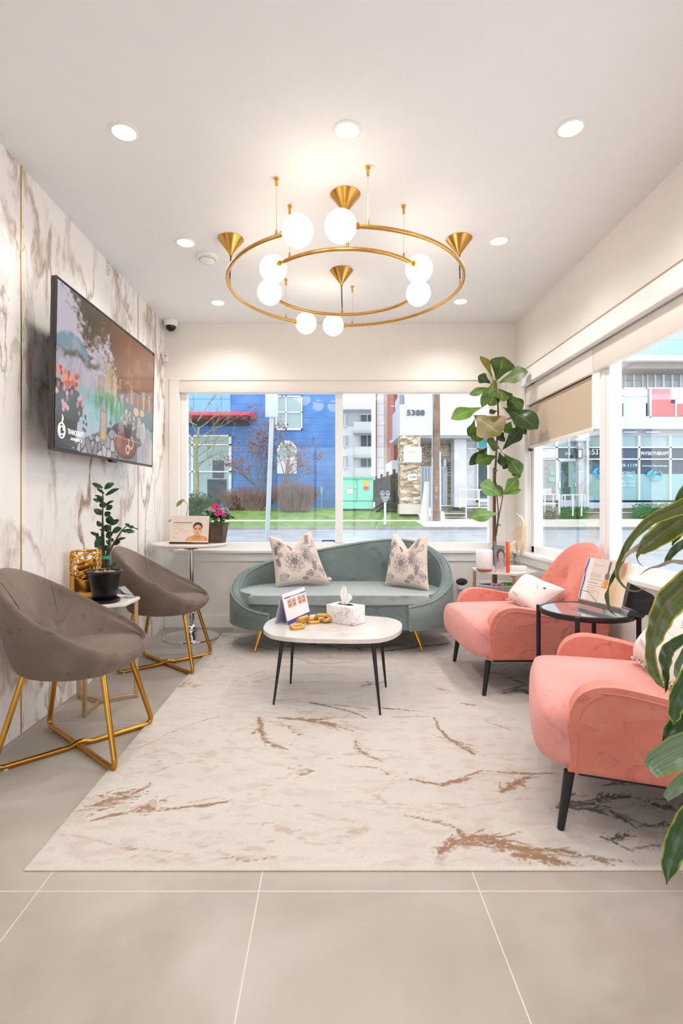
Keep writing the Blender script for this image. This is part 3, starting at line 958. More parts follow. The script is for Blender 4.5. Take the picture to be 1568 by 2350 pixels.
# round table, dried flowers, cushions
cv.poly([(0.66, 0.05), (0.95, 0.22), (0.85, 0.30), (0.62, 0.24)], (128, 124, 122))
cv.ell(0.635, 0.11, 0.13, 0.10, (110, 66, 46)); cv.ell(0.635, 0.125, 0.125, 0.09, (158, 98, 66)); cv.rect(0.535, 0.09, 0.58, 0.20, (196, 130, 116), 0.6)
cv.ring(0.70, 0.15, 0.03, 0.045, 0.25, (220, 196, 170)); cv.ring(0.66, 0.09, 0.02, 0.03, 0.3, (236, 226, 216))
cv.poly([(0.62, 0.18), (0.69, 0.18), (0.71, 0.30), (0.60, 0.30)], (92, 60, 56)); blob(30, 0.58, 0.74, 0.27, 0.40, 0.015, [(196, 176, 146), (216, 200, 178), (170, 140, 112)], 5)
cv.line([(0.54, 0.14), (0.555, 0.30)], 0.008, (190, 130, 96))
for k, (cx, cy) in enumerate(((0.80, 0.31), (0.86, 0.28), (0.93, 0.25), (0.97, 0.15), (0.90, 0.16), (0.96, 0.06))):
    cv.poly([(cx-0.035, cy-0.10), (cx-0.02, cy+0.06), (cx+0.005, cy+0.08), (cx+0.04, cy+0.02), (cx+0.035, cy-0.11)], (214, 206, 200) if k % 2 else (196, 188, 184))
    cv.line([(cx-0.02, cy+0.06), (cx+0.0, cy-0.10)], 0.004, (160, 152, 150))
cv.ell(0.76, 0.42, 0.035, 0.035, (232, 196, 150)); cv.ell(0.84, 0.43, 0.03, 0.03, (228, 190, 150))
cv.line([(0.5, 0.175), (0.95, 0.165)], 0.003, (230, 222, 216), 0.7); cv.line([(0.83, 0.02), (0.86, 0.30)], 0.004, (226, 222, 220), 0.5)
cv.poly([(0.0, 0.0), (0.0, 0.05), (0.2, 0.0)], (60, 54, 54))
cv.c = 255*(np.clip(cv.c, 0, 255)/255)**1.18
screen_m = colattr('screen_image', 0.12, emit=0.55, coat=0.0)
I = inset(0.011)
canvas_mesh('screen', cv, plane_pos(I[0]+nrm*0.0035, I[1]+nrm*0.0035, I[3]+nrm*0.0035), screen_m, TVR)['label'] = 'glowing picture of a lake terrace'
def scr(u, v, lift=0.005): return I[0] + (I[1]-I[0])*u + (I[3]-I[0])*v + nrm*lift
ru, uu = (I[1]-I[0]), (I[3]-I[0])
logo_m = emit_mat('screen_white', (236, 236, 236), 0.6)
text('TRANQUILITY', 0.17, scr(0.15, 0.112), ru, uu, logo_m, TVR, height=0.030, thick=0.0006)
text('AMBIENCE', 0.12, scr(0.155, 0.072), ru, uu, logo_m, TVR, height=0.014, thick=0.0006)
b = N()
for rr, w in ((0.034, 0.0035), (0.020, 0.0028)):
    tube(b, [scr(0.045, 0.11) + ru.normalized()*rr*math.cos(2*math.pi*k/28)*0.9 + uu.normalized()*rr*1.05*math.sin(2*math.pi*k/28) for k in range(26 if rr < 0.03 else 28)], w, 6, closed=rr > 0.03)
tube(b, [scr(0.045, 0.155), scr(0.052, 0.185), scr(0.047, 0.21)], [0.003, 0.004, 0.001], 6)
obj('emblem', b, logo_m, TVR)
# ---------------------------------------------------------------- rug
cv = Canvas(460, 552, (216, 208, 202), 1.0)
RX0, RX1, RY0_, RY1_ = -0.895, 1.50, 1.560, 4.445
xx = RX0 + cv.x*(RX1-RX0); yy = RY0_ + cv.y*(RY1_-RY0_)
cloud = fbm(xx*2.2, yy*2.2+4); fine = fbm(xx*9+5, yy*22); fine2 = fbm(xx*30, yy*34+7); grain = fbm(xx*70, yy*60, 3)
cv.put(np.clip((cloud-0.45)*3, 0, 1)*0.5, (208, 198, 190))
cv.put(np.clip((fine-0.52)*5, 0, 1)*0.22, (198, 184, 173))
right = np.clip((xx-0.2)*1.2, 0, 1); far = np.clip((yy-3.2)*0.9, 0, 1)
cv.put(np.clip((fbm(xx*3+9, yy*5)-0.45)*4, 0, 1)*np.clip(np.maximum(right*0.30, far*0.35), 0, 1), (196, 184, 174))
wx = (fbm(xx*7, yy*7+20)-0.5)*0.05; wy = (fbm(xx*7+31, yy*7)-0.5)*0.05
fibre = fbm(xx*26+9, yy*95+3, 4); speck = fbm(xx*120+2, yy*150, 2)
def seg_field(P, x0, x1, y0, y1):
    """distance and parameter to a polyline, only inside a window of the rug"""
    i0 = max(0, int((x0-RX0)/(RX1-RX0)*(cv.w-1))-1); i1 = min(cv.w, int((x1-RX0)/(RX1-RX0)*(cv.w-1))+2)
    j0 = max(0, int((y0-RY0_)/(RY1_-RY0_)*(cv.h-1))-1); j1 = min(cv.h, int((y1-RY0_)/(RY1_-RY0_)*(cv.h-1))+2)
    if i1 <= i0 or j1 <= j0: return None
    S = (slice(j0, j1), slice(i0, i1)); X_, Y_ = xx[S]+wx[S], yy[S]+wy[S]
    best = np.full(X_.shape, 9.0); par = np.zeros(X_.shape); n = len(P)-1
    for i, ((ax, ay), (bx, by)) in enumerate(zip(P, P[1:])):
        dx, dy = bx-ax, by-ay
        t = np.clip(((X_-ax)*dx+(Y_-ay)*dy)/(dx*dx+dy*dy+1e-12), 0, 1)
        d = np.hypot(X_-ax-t*dx, Y_-ay-t*dy); k = d < best
        best = np.where(k, d, best); par = np.where(k, (i+t)/n, par)
    return S, best, par
def stroke(P, w0, w1, dens, col):
    m_ = max(w0, w1)*1.6+.03
    xs_ = [p[0] for p in P]; ys_ = [p[1] for p in P]
    r_ = seg_field(P, min(xs_)-m_, max(xs_)+m_, min(ys_)-m_, max(ys_)+m_)
    if r_ is None: return
    S, best, par = r_
    w = (w0*(1-par)+w1*par)*(0.5+1.0*fine2[S])
    m = np.clip((w-best)/(w*.6+1e-6), 0, 1)*np.clip((fibre[S]*.55+speck[S]*.45-(0.63-0.32*dens))*8, 0, 1)
    m = (m*min(1, dens*1.25))[..., None]
    cv.c[S] = cv.c[S]*(1-m)+np.array(col, float)*m
_fr = random.Random(77)
def rug_mark(px_pts, w0, w1, dens, col=(150, 112, 80)):
    P = [(q.x, q.y) for q in (fl(*p) for p in px_pts)]
    wid = max(w0, w1)
    stroke(P, min(w0, .010), min(w1, .010), min(1, dens+.1), col)
    if wid < .014: return
    stroke(P, w0*.85, w1*.85, dens*.62, col); stroke(P, w0*1.3, w1*1.3, dens*.36, tuple(.5*v+.5*w for v, w in zip(col, (214, 196, 180))))
    # barbs fanning off the quill
    L = sum(math.hypot(b_[0]-a_[0], b_[1]-a_[1]) for a_, b_ in zip(P, P[1:])); n_ = max(6, int(L/.012))
    for k in range(n_):
        t_ = (k+_fr.random())/n_*(len(P)-1); i = min(len(P)-2, int(t_)); f_ = t_-i
        x_, y_ = P[i][0]+(P[i+1][0]-P[i][0])*f_, P[i][1]+(P[i+1][1]-P[i][1])*f_
        dx, dy = P[i+1][0]-P[i][0], P[i+1][1]-P[i][1]; l_ = math.hypot(dx, dy)+1e-9; dx, dy = dx/l_, dy/l_
        w_ = (w0*(1-t_/(len(P)-1))+w1*t_/(len(P)-1))*_fr.uniform(.7, 1.9)
        sg = _fr.choice((-1, 1)); a_ = sg*_fr.uniform(.25, .7)
        ex, ey = dx*math.cos(a_)-dy*math.sin(a_), dx*math.sin(a_)+dy*math.cos(a_)
        c_ = tuple(v*_fr.uniform(.9, 1.15) for v in col)
        stroke([(x_, y_), (x_+ex*w_*.8, y_+ey*w_*.8), (x_+ex*w_*1.3+dx*w_*.5, y_+ey*w_*1.3+dy*w_*.5)], .007, .003, min(1, dens+.05), c_)
ridge_ = 1-np.abs(2*fbm(xx*2.6+wx*6+40, yy*4.6+wy*6+11, 5)-1)
cv.put(np.clip((ridge_-.93)*16, 0, 1)*np.clip((cloud-.46)*7, 0, 1)*np.clip((fibre-.42)*5, 0, 1)*.55, (172, 146, 124))
cv.put(np.clip((fbm(xx*14+3, yy*40+8, 4)-.60)*9, 0, 1)*.30, (190, 168, 150))
cv.put(np.clip((speck-.62)*6, 0, 1)*.12, (180, 164, 152))
br, lt, gy, dk = (150, 116, 88), (190, 162, 138), (128, 116, 106), (92, 82, 72)
for pts, w0, w1, dn, col in [
    ([(202,1862),(250,1850),(290,1838),(345,1808)], .055, .008, .75, br), ([(215,1840),(245,1835),(300,1825)], .04, .02, .6, br), ([(200,1885),(225,1872),(260,1862)], .008, .012, .6, br),
    ([(205,1896),(250,1882),(330,1870),(430,1860),(530,1846)], .012, .010, .75, br), ([(255,1882),(320,1870),(350,1862)], .045, .03, .65, br), ([(320,1866),(355,1850),(385,1842)], .03, .008, .6, br),
    ([(430,1850),(500,1838),(540,1842),(520,1870),(460,1885)], .01, .008, .4, lt),
    ([(525,1700),(545,1680),(590,1662),(640,1660),(690,1695),(660,1725),(600,1732),(545,1720),(525,1700)], .008, .008, .35, lt),
    ([(597,1650),(600,1680),(615,1705),(650,1725)], .022, .012, .85, br), ([(620,1662),(660,1672),(690,1690)], .03, .012, .45, br), ([(585,1690),(600,1670)], .025, .02, .5, br),
    ([(640,1652),(690,1658),(740,1664),(810,1684)], .016, .006, .8, br), ([(690,1655),(730,1658),(765,1672)], .035, .03, .75, br),
    ([(995,1652),(1000,1675),(1030,1705),(1080,1738)], .012, .010, .75, br), ([(1020,1700),(1050,1712),(1070,1725)], .03, .03, .6, br), ([(985,1690),(1030,1712),(1110,1742)], .008, .006, .5, lt),
    ([(812,1708),(822,1730),(845,1742),(872,1752)], .016, .008, .6, br), ([(800,1765),(870,1772),(890,1785)], .008, .012, .45, br), ([(660,1766),(715,1772),(690,1782)], .006, .014, .5, br),
    ([(950,1798),(1010,1806),(1060,1792),(1110,1776),(1200,1782),(1290,1778)], .010, .010, .7, br), ([(1010,1808),(1040,1800),(1080,1790)], .022, .018, .6, br),
    ([(1145,1822),(1165,1805),(1190,1795),(1225,1790)], .022, .014, .75, br), ([(1170,1800),(1200,1808)], .02, .01, .5, br),
    ([(1012,1968),(1045,1940),(1085,1925),(1130,1935),(1170,1950),(1230,1965),(1270,1978)], .035, .04, .9, br), ([(1060,1945),(1130,1938)], .045, .04, .7, br), ([(1180,1950),(1290,1958),(1390,1985)], .018, .008, .7, br), ([(1150,1960),(1230,1978),(1260,1985)], .03, .03, .7, br),
    ([(940,1885),(1000,1895),(1050,1905),(1065,1925)], .010, .014, .6, br), ([(820,1845),(900,1862),(980,1872),(1050,1885)], .005, .006, .4, lt),
    ([(1285,1862),(1320,1848),(1365,1850),(1400,1838),(1450,1836)], .04, .012, .85, dk), ([(1340,1862),(1380,1868)], .045, .03, .7, dk), ([(1405,1868),(1425,1880),(1440,1895)], .03, .02, .8, dk),
    ([(1372,1928),(1400,1935),(1440,1925)], .03, .015, .75, dk), ([(1470,1905),(1520,1898),(1568,1910)], .02, .02, .7, dk), ([(1400,1810),(1460,1800),(1540,1815)], .03, .04, .6, dk), ([(1480,1850),(1568,1860)], .05, .05, .55, dk),
    ([(1290,1960),(1380,1975),(1460,1990)], .012, .01, .5, gy), ([(1440,1960),(1530,1950)], .02, .02, .4, gy),
    ([(712,1618),(760,1630),(800,1636),(840,1652)], .010, .006, .75, dk), ([(740,1622),(790,1626),(850,1632)], .012, .006, .6, gy), ([(868,1630),(900,1634),(962,1636)], .012, .006, .7, dk),
    ([(826,1580),(850,1576),(885,1570)], .03, .01, .6, gy), ([(835,1568),(860,1578)], .03, .02, .5, gy), ([(900,1652),(980,1648)], .006, .006, .5, br),
    ([(408,1582),(425,1574),(450,1578)], .04, .015, .6, br), ([(400,1562),(440,1570)], .02, .01, .4, br), ([(320,1722),(380,1690),(440,1668),(535,1640)], .006, .006, .5, br), ([(380,1640),(420,1632),(480,1645)], .008, .006, .4, lt),
    ([(1008,1585),(1022,1590)], .03, .02, .5, br), ([(700,1525),(760,1528),(830,1520)], .012, .008, .45, br), ([(680,1512),(720,1530)], .02, .01, .4, br),
    ([(520,1480),(620,1490),(720,1482)], .07, .05, .5, gy), ([(720,1485),(820,1492),(930,1484)], .08, .06, .6, dk), ([(880,1498),(960,1488),(1030,1480)], .03, .03, .75, dk), ([(505,1460),(560,1468)], .05, .03, .5, gy), ([(1000,1470),(1040,1462)], .05, .03, .5, gy),
    ([(1110,1545),(1160,1555),(1200,1575),(1160,1590)], .03, .02, .6, gy), ([(1160,1596),(1200,1588),(1240,1602)], .05, .05, .75, dk), ([(1105,1530),(1240,1530)], .05, .06, .45, gy), ([(1115,1660),(1175,1685)], .006, .006, .5, gy),
    ([(110,1925),(190,1932),(290,1955),(430,1966)], .006, .008, .5, lt), ([(280,1948),(310,1955)], .01, .008, .5, br), ([(520,1970),(560,1980),(640,1972)], .012, .006, .45, br),
    ([(1000,1440),(1040,1450),(1080,1470)], .04, .03, .5, gy), ([(1060,1620),(1090,1625)], .015, .01, .4, br), ([(560,1545),(680,1552)], .006, .006, .35, lt)]:
    rug_mark(pts, w0, w1, dn, col)
bd = np.minimum(np.minimum(xx-RX0, RX1-xx), np.minimum(yy-RY0_, RY1_-yy))
cv.put(np.clip((0.012-bd)/0.008, 0, 1), (228, 219, 210))
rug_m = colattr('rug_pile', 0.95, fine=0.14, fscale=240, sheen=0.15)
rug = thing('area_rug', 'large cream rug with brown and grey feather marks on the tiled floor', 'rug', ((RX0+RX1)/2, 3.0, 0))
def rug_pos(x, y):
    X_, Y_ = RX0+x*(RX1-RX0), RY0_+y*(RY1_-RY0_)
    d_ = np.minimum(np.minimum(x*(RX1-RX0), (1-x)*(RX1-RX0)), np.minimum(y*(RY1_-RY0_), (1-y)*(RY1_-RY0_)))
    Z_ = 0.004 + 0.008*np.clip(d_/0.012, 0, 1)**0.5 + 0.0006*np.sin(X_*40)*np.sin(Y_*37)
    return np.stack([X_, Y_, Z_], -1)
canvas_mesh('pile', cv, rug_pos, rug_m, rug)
b = N(); box(b, RX0, RX1, RY0_, RY1_, 0.0005, 0.005, 0.001); obj('backing', b, mat('rug_backing', (226, 214, 202), 0.9), rug)
RUGZ = 0.012

# ---------------------------------------------------------------- sofa
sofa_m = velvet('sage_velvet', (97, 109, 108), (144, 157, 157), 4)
pipe_m = mat('sage_piping', (138, 148, 143), 0.7, var=0.05)
SF = thing('sofa', 'curved sage green velvet sofa with brass legs under the back window', 'sofa', (0.08, 4.15, 0.012))
nodes = [(-.43,3.74,.31),(-.52,3.755,.325),(-.62,3.815,.35),(-.715,3.93,.40),(-.765,4.09,.455),(-.73,4.27,.53),(-.60,4.42,.59),(-.38,4.51,.645),(-.05,4.56,.71),(.30,4.575,.768),(.55,4.565,.79),(.76,4.51,.768),(.89,4.39,.70),(.945,4.22,.62),(.93,4.02,.52),(.84,3.87,.445),(.72,3.77,.395),(.56,3.725,.365)]
path = smooth_path(nodes, 6)
TH = 0.085
zb = 0.19
def path_normals(P):
    out = []
    for i in range(len(P)):
        a, c = P[max(0, i-1)], P[min(len(P)-1, i+1)]
        t_ = Vector((c.x-a.x, c.y-a.y, 0)).normalized()
        out.append(Vector((t_.y, -t_.x, 0)))       # points to the inside of the curl
    return out
pn = path_normals(path)
cen = Vector((0.08, 4.1, 0))
if (cen-Vector((path[40].x, path[40].y, 0))).dot(pn[40]) < 0: pn = [-v for v in pn]
rows, pipe_out, pipe_in = [], [], []
for p, n_ in zip(path, pn):
    o_ = Vector((p.x, p.y, 0)); zt = p.z
    prof = [(0, zb), (0.0, zb+(zt-zb)*.5), (0.0, zt-0.035), (0.012, zt-0.012), (0.03, zt-0.001), (TH*.5, zt), (TH-0.03, zt-0.001), (TH-0.012, zt-0.012), (TH, zt-0.035), (TH+0.01, zb+(zt-zb)*.5), (TH+0.01, zb)]
    rows.append([o_ + n_*d_ + Vector((0, 0, z_)) for d_, z_ in prof])
    pipe_out.append(o_ + n_*0.008 + Vector((0, 0, zt-0.010)))
    pipe_in.append(o_ + n_*(TH-0.008) + Vector((0, 0, zt-0.010)))
b = N(); V = grid(b, rows, closed_v=True)
for row, rev in ((V[0], 0), (V[-1], 1)):
    b.faces.new(row if rev else list(reversed(row)))
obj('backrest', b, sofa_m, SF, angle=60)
b = N()
e0 = [rows[0][0]] ; e1 = [rows[-1][0]]
tube(b, [Vector((path[0].x, path[0].y, zb))] + pipe_out + [Vector((path[-1].x, path[-1].y, zb))], 0.0055, 8)
obj('piping', b, pipe_m, SF)
b = N(); tube(b, pipe_in, 0.005, 8); obj('piping', b, pipe_m, SF)
inner = [Vector((p.x, p.y, 0)) + n_*(TH-0.005) for p, n_ in zip(path, pn)]
inner = [p for p in inner if p.y > 3.86]
front = smooth_path([(inner[-1].x, inner[-1].y), (.70, 3.80), (.56, 3.765), (.30, 3.745), (.0, 3.745), (-.28, 3.755), (-.46, 3.775), (-.58, 3.81), (inner[0].x, inner[0].y)], 5)
poly = [(p.x, p.y) for p in inner] + [(p[0], p[1]) for p in front[1:-1]]
def shrink(poly, k, c=(0.06, 4.1)): return [(c[0]+(x-c[0])*k, c[1]+(y-c[1])*k) for x, y in poly]
b = N(); prism(b, shrink(poly, 0.985), zb, 0.372); obj('seat_base', b, sofa_m, SF, angle=50)
b = N(); prism(b, poly, 0.366, 0.424, 0.022, 4)
for v in b.verts:
    if v.co.z > 0.40: v.co.z += 0.014*max(0, 1-((v.co.x-0.08)/0.75)**2)
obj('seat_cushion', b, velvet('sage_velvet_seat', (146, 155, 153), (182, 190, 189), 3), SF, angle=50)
b = N(); tube(b, [Vector((p[0], p[1]-0.002, 0.373)) for p in front[1:-1]], 0.006, 8); tube(b, [Vector((p[0]*0.985, p[1]+0.008, 0.300)) for p in front[6:-7]], 0.003, 6); obj('piping', b, pipe_m, SF)
for (fx, fy, tx, ty) in ((-.541, 3.855, -.492, 3.90), (.670, 3.855, .612, 3.90), (-.36, 4.44, -.34, 4.36), (.66, 4.44, .62, 4.36)):
    b = N()
    tube(b, [(tx, ty, zb+0.006), (tx+(fx-tx)*.35, ty+(fy-ty)*.35, .13), (tx+(fx-tx)*.8, ty+(fy-ty)*.8, .055), (fx, fy, 0.016), (fx, fy, RUGZ)], [.022, .017, .0085, .011, .011], 14)
    obj('leg', b, gold, SF)['label'] = 'tapered brass leg'

# ---------------------------------------------------------------- throw pillows with ink flowers
def ink_canvas(flip=False):
    cv = Canvas(250, 250, (228, 211, 199), 1.0)
    N1 = fbm(cv.x*5, cv.y*5); cv.put(np.clip((N1-0.5)*2, 0, 1)*0.4, (236, 222, 212))
    ink, soft, tan = (64, 62, 80), (156, 148, 158), (190, 164, 146)
    fx = (lambda x: 1-x) if flip else (lambda x: x)
    def L(pts, w=0.005, c=ink, a=0.85): cv.line([(fx(x), y) for x, y in pts], w*.85, c, a)
    def petal(cx, cy, a, r0, r1, wd, c=ink):
        ca, sa = math.cos(a), math.sin(a)
        pts = []
        for k in range(13):
            t_ = k/12; ww = wd*math.sin(math.pi*t_)*(1 if k else 0)
            pts.append((t_, ww))
        up = [(cx+ca*(r0+(r1-r0)*t_)-sa*w_, cy+sa*(r0+(r1-r0)*t_)+ca*w_) for t_, w_ in pts]
        dn_ = [(cx+ca*(r0+(r1-r0)*t_)+sa*w_, cy+sa*(r0+(r1-r0)*t_)-ca*w_) for t_, w_ in pts]
        L(up, 0.0035, c); L(dn_, 0.0035, c)
        for q in (-0.4, 0, 0.4): L([(cx+ca*(r0+(r1-r0)*.25)-sa*wd*q, cy+sa*(r0+(r1-r0)*.25)+ca*wd*q), (cx+ca*(r0+(r1-r0)*.75)-sa*wd*q, cy+sa*(r0+(r1-r0)*.75)+ca*wd*q)], 0.002, soft, 0.7)
    def rose(cx, cy, s):
        cv.ell(fx(cx), cy, s*1.15, s*1.1, (214, 198, 190), 0.6, 0.5)
        for ring, (n_, r0, r1, wd) in enumerate(((9, .55, 1.15, .30), (7, .35, .85, .26), (5, .12, .5, .18))):
            for k in range(n_): petal(cx, cy, 2*math.pi*k/n_+ring*.5, r0*s, r1*s, wd*s)
        cv.ell(fx(cx), cy, s*.30, s*.30, ink, 0.45, 0.9)
        for k in range(5): L([(cx+s*.28*math.cos(a), cy+s*.28*math.sin(a)) for a in [k*1.3+q*.3 for q in range(6)]], 0.004)
        for k in range(30):
            a = k*.71; L([(cx+s*.9*math.cos(a), cy+s*.9*math.sin(a)), (cx+s*1.1*math.cos(a), cy+s*1.1*math.sin(a))], 0.002, soft, .6)
    def sprig(x, y, a, l, dark=False):
        ca, sa = math.cos(a), math.sin(a)
        L([(x, y), (x+ca*l, y+sa*l)], 0.004)
        for k in range(1, 6):
            q = k/6
            for sg in (-1, 1):
                petal(x+ca*l*q, y+sa*l*q, a+sg*.8, 0, l*.3, l*.05)
    def leafd(x, y, a, l, w, fill=False):
        if fill: cv.ell(fx(x+math.cos(a)*l*.5), y+math.sin(a)*l*.5, l*.34, w*.8, (130, 124, 134), 0.55, 0.9)
        petal(x, y, a, 0, l, w); L([(x, y), (x+math.cos(a)*l, y+math.sin(a)*l)], 0.003)
    rose(0.44, 0.40, 0.19)
    for k in range(9): petal(0.62, 0.46, -0.6+k*.22, .04, .24, .035)
    leafd(.17, .66, 2.2, .16, .04, True); leafd(.22, .52, 2.6, .16, .05, True); leafd(.60, .12, .3, .18, .05, True); leafd(.26, .12, 2.9, .18, .05)
    leafd(.64, .64, .9, .2, .05); leafd(.70, .58, .5, .2, .04); sprig(.80, .18, 1.3, .22); sprig(.80, .70, 1.4, .24); sprig(.12, .30, 1.8, .2); sprig(.45, .72, 2.2, .15)
    for k in range(8): petal(.20, .80, k*.78, .01, .10, .014)
    cv.ell(fx(.42), .70, .02, .02, (72, 78, 120), 0.9, .5); cv.ell(fx(.20), .80, .014, .014, ink, .9, .5)
    for k in range(26):
        r_ = random.Random(k); cv.ell(fx(.78+.07*math.sin(k*.9)), .72+k*.010, .008, .006, (130, 110, 104) if k % 2 else ink, .8)
    for k in range(6): petal(.90, .46, k*1.05, .01, .10, .03, soft)
    leafd(.86, .08, 2.4, .2, .06); leafd(.95, .12, 1.7, .2, .05, True); leafd(.08, .08, .3, .2, .05); leafd(.52, .06, .1, .12, .03, True)
    sprig(.06, .55, 1.4, .18); leafd(.90, .66, 1.2, .16, .04)
    return cv
pillow_m = colattr('pillow_print', 0.85, fine=0.05, fscale=500, sheen=0.2)
plain_side = mat('pillow_back', (226, 210, 198), 0.9, var=0.03)
def pillow_surface(BL, BR, TL, TR, nrm, thick, chop, n=None):
    BL, BR, TL, TR, nrm = map(Vector, (BL, BR, TL, TR, nrm)); nrm = nrm.normalized()
    def f(x, y):          # x, y in 0..1
        p = BL*(1-x)*(1-y) + BR*x*(1-y) + TL*(1-x)*y + TR*x*y
        up = ((TL-BL)*(1-x)+(TR-BR)*x)
        dip = chop*math.exp(-((x-0.5)/0.24)**2)*max(0, (y-0.35)/0.65)**2
        side = 0.05*math.sin(math.pi*y)*(0.5-x)*2
        p = p - up*dip + (BR-BL)*side*0.6 + up*0.03*math.sin(math.pi*x)*(1-y)
        u, v = 2*x-1, 2*y-1
        th = thick*(max(0, 1-u**4)*max(0, 1-v**4))**0.55*(1-0.35*math.exp(-((x-0.5)/0.13)**2)*max(0, (y-0.5)/0.5))
        return p, nrm, th
    return f
def throw_pillow(label, corners, nrm, thick, chop, flip):
    t = thing('throw_pillow', label, 'cushion', (Vector(corners[0])+Vector(corners[1]))/2, 0, 'floral throw pillows on the sofa')
    f = pillow_surface(*corners, nrm, thick, chop)
    cvs = ink_canvas(flip)
    def pos(x, y):
        out = []
        for a, c in zip(x, y):
            p, n_, th = f(a, c); out.append(p + n_*th)
        return np.array([tuple(q) for q in out])
    canvas_mesh('front_cover', cvs, pos, pillow_m, t)
    b = N(); rows = []
    for i in range(31):
        rows.append([])
        for j in range(31):
            p, n_, th = f(i/30, j/30); rows[-1].append(p - n_*th)
    grid(b, rows); obj('back_cover', b, plain_side, t)
    b = N()
    edge = [f(i/24, 0)[0] for i in range(25)] + [f(1, i/24)[0] for i in range(1, 25)] + [f(1-i/24, 1)[0] for i in range(1, 25)] + [f(0, 1-i/24)[0] for i in range(1, 24)]
    tube(b, edge, 0.0035, 6, closed=True); obj('edge_seam', b, plain_side, t)
    return t
Yp = 4.10
t = throw_pillow('floral ink-print throw pillow with chopped top at the left end of the sofa', (at(634, 1345, 4.17), at(756, 1337, 4.24), at(617, 1232, 4.31), at(714, 1219, 4.34)), (0.05, -0.93, 0.35), 0.075, 0.26, False)
b = N(); q = at(757, 1328, 4.22); obox(b, q, (0.03, 0.002, 0.02), Matrix.Rotation(0.5, 3, 'Y')); obj('care_tag', b, white_plastic, t)
throw_pillow('floral ink-print throw pillow with chopped top at the high right end of the sofa', (at(885, 1340, 4.27), at(984, 1354, 4.01), at(902, 1224, 4.37), at(981, 1229, 4.13)), (-0.62, -0.74, 0.26), 0.07, 0.30, False)

# ---------------------------------------------------------------- coffee table and what stands on it
CT = 0.385
outline = [(605,1439),(610,1449),(632,1459),(690,1465),(760,1467),(850,1467),(892,1461),(916,1449),(923,1436),(914,1424),(880,1416),(800,1411),(710,1410),(650,1413),(617,1424)]
pl = smooth_path([fl(x, y, CT) for x, y in outline], 5, closed=True)
tb = thing('coffee_table', 'pebble shaped marble top coffee table with thin black legs on the rug', 'table', (0.03, 3.0, RUGZ))
b = N(); prism(b, [(p.x, p.y) for p in pl], CT-0.022, CT, 0.003, 2); obj('tabletop', b, table_marble, tb, angle=30)
for foot, top in (((628,1617), (-.255, 2.90)), ((873,1641), (.225, 2.775)), ((667,1569), (-.215, 3.19)), ((886,1577), (.295, 3.13))):
    f = fl(*foot, RUGZ); b = N()
    tube(b, [(top[0], top[1], CT-0.022), (top[0]*.6+f.x*.4, top[1]*.6+f.y*.4, .22), (f.x, f.y, RUGZ)], [.0125, .0095, .0055], 12)
    obj('leg', b, black_metal, tb)
# desk flip chart
A, B_, C_ = fl(660.7, 1435, CT), fl(711, 1412, CT), fl(630.7, 1432, CT)
apexL = (A+C_)/2 + Vector((0, 0, 0.172)); D_ = C_ + (B_-A); apexR = apexL + (B_-A)
dc = thing('desk_flip_chart', 'white tent flip chart with two eye close-ups and purple base on the coffee table', 'flip chart', (A+D_)/2)
purple = mat('purple_card', (78, 74, 136), 0.5, var=0.05); lilac = mat('pale_lilac_card', (206, 202, 222), 0.6, var=0.03)
def sheet(b, q, th):
    n_ = (q[1]-q[0]).cross(q[3]-q[0]).normalized()*th*0.5
    vs = [b.verts.new(p+n_) for p in q] + [b.verts.new(p-n_) for p in q]
    for f in ((0,1,2,3), (7,6,5,4), (0,4,5,1), (1,5,6,2), (2,6,7,3), (3,7,4,0)): b.faces.new([vs[i] for i in f])
b = N(); sheet(b, [A, B_, apexR, apexL], 0.003); sheet(b, [D_, C_, apexL, apexR], 0.003); sheet(b, [A, B_, D_, C_], 0.002)
obj('stand', b, lilac, dc, smooth=False)
n_ = (B_-A).cross(apexL-A).normalized()
if n_.y > 0: n_ = -n_
b = N(); sheet(b, [A+n_*.003, B_+n_*.003, B_+(apexR-B_)*.16+n_*.003, A+(apexL-A)*.16+n_*.003], 0.002); obj('base_band', b, purple, dc, smooth=False)
cvp = Canvas(120, 80, (240, 236, 236), 1.6)
cvp.rect(0.05, 0.80, 1.0, 0.86, (84, 80, 150)); cvp.rect(0.3, 0.822, .75, .838, (190, 186, 220))
for ox in (0.14, 0.58):
    cvp.rect(ox, .42, ox+.36, .74, (206, 160, 138))
    for e in (0.0, 0.19):
        cvp.ell(ox+.085+e, .56, .075, .075, (224, 178, 154)); cvp.line([(ox+.03+e, .60), (ox+.085+e, .65), (ox+.15+e, .61)], .012, (120, 84, 66)); cvp.line([(ox+.03+e, .53), (ox+.085+e, .51), (ox+.145+e, .55)], .014, (48, 36, 34))
    cvp.rect(ox+.172, .42, ox+.188, .74, (240, 232, 228))
p0, p1, p2 = A+(apexL-A)*.13, B_+(apexR-B_)*.13, apexL
canvas_mesh('top_page', cvp, plane_pos(p0+n_*.006, p1+n_*.006, p2+n_*.006), print_m, dc)
b = N(); sheet(b, [p0+n_*.0038, p1+n_*.0038, apexR+n_*.0038, apexL+n_*.0038], 0.0036); obj('page_stack', b, white_plastic, dc, smooth=False)
b = N()
for k in range(26):
    c = apexL + (apexR-apexL)*(0.03+0.94*k/25)
    ax = (apexR-apexL).normalized(); e1 = Vector((0, 0, 1)); e2 = ax.cross(e1)
    tube(b, [c + (e1*math.cos(q)+e2*math.sin(q))*0.006 for q in [2*math.pi*i/10 for i in range(10)]], 0.0008, 4, closed=True)
obj('spiral_binding', b, lilac, dc)
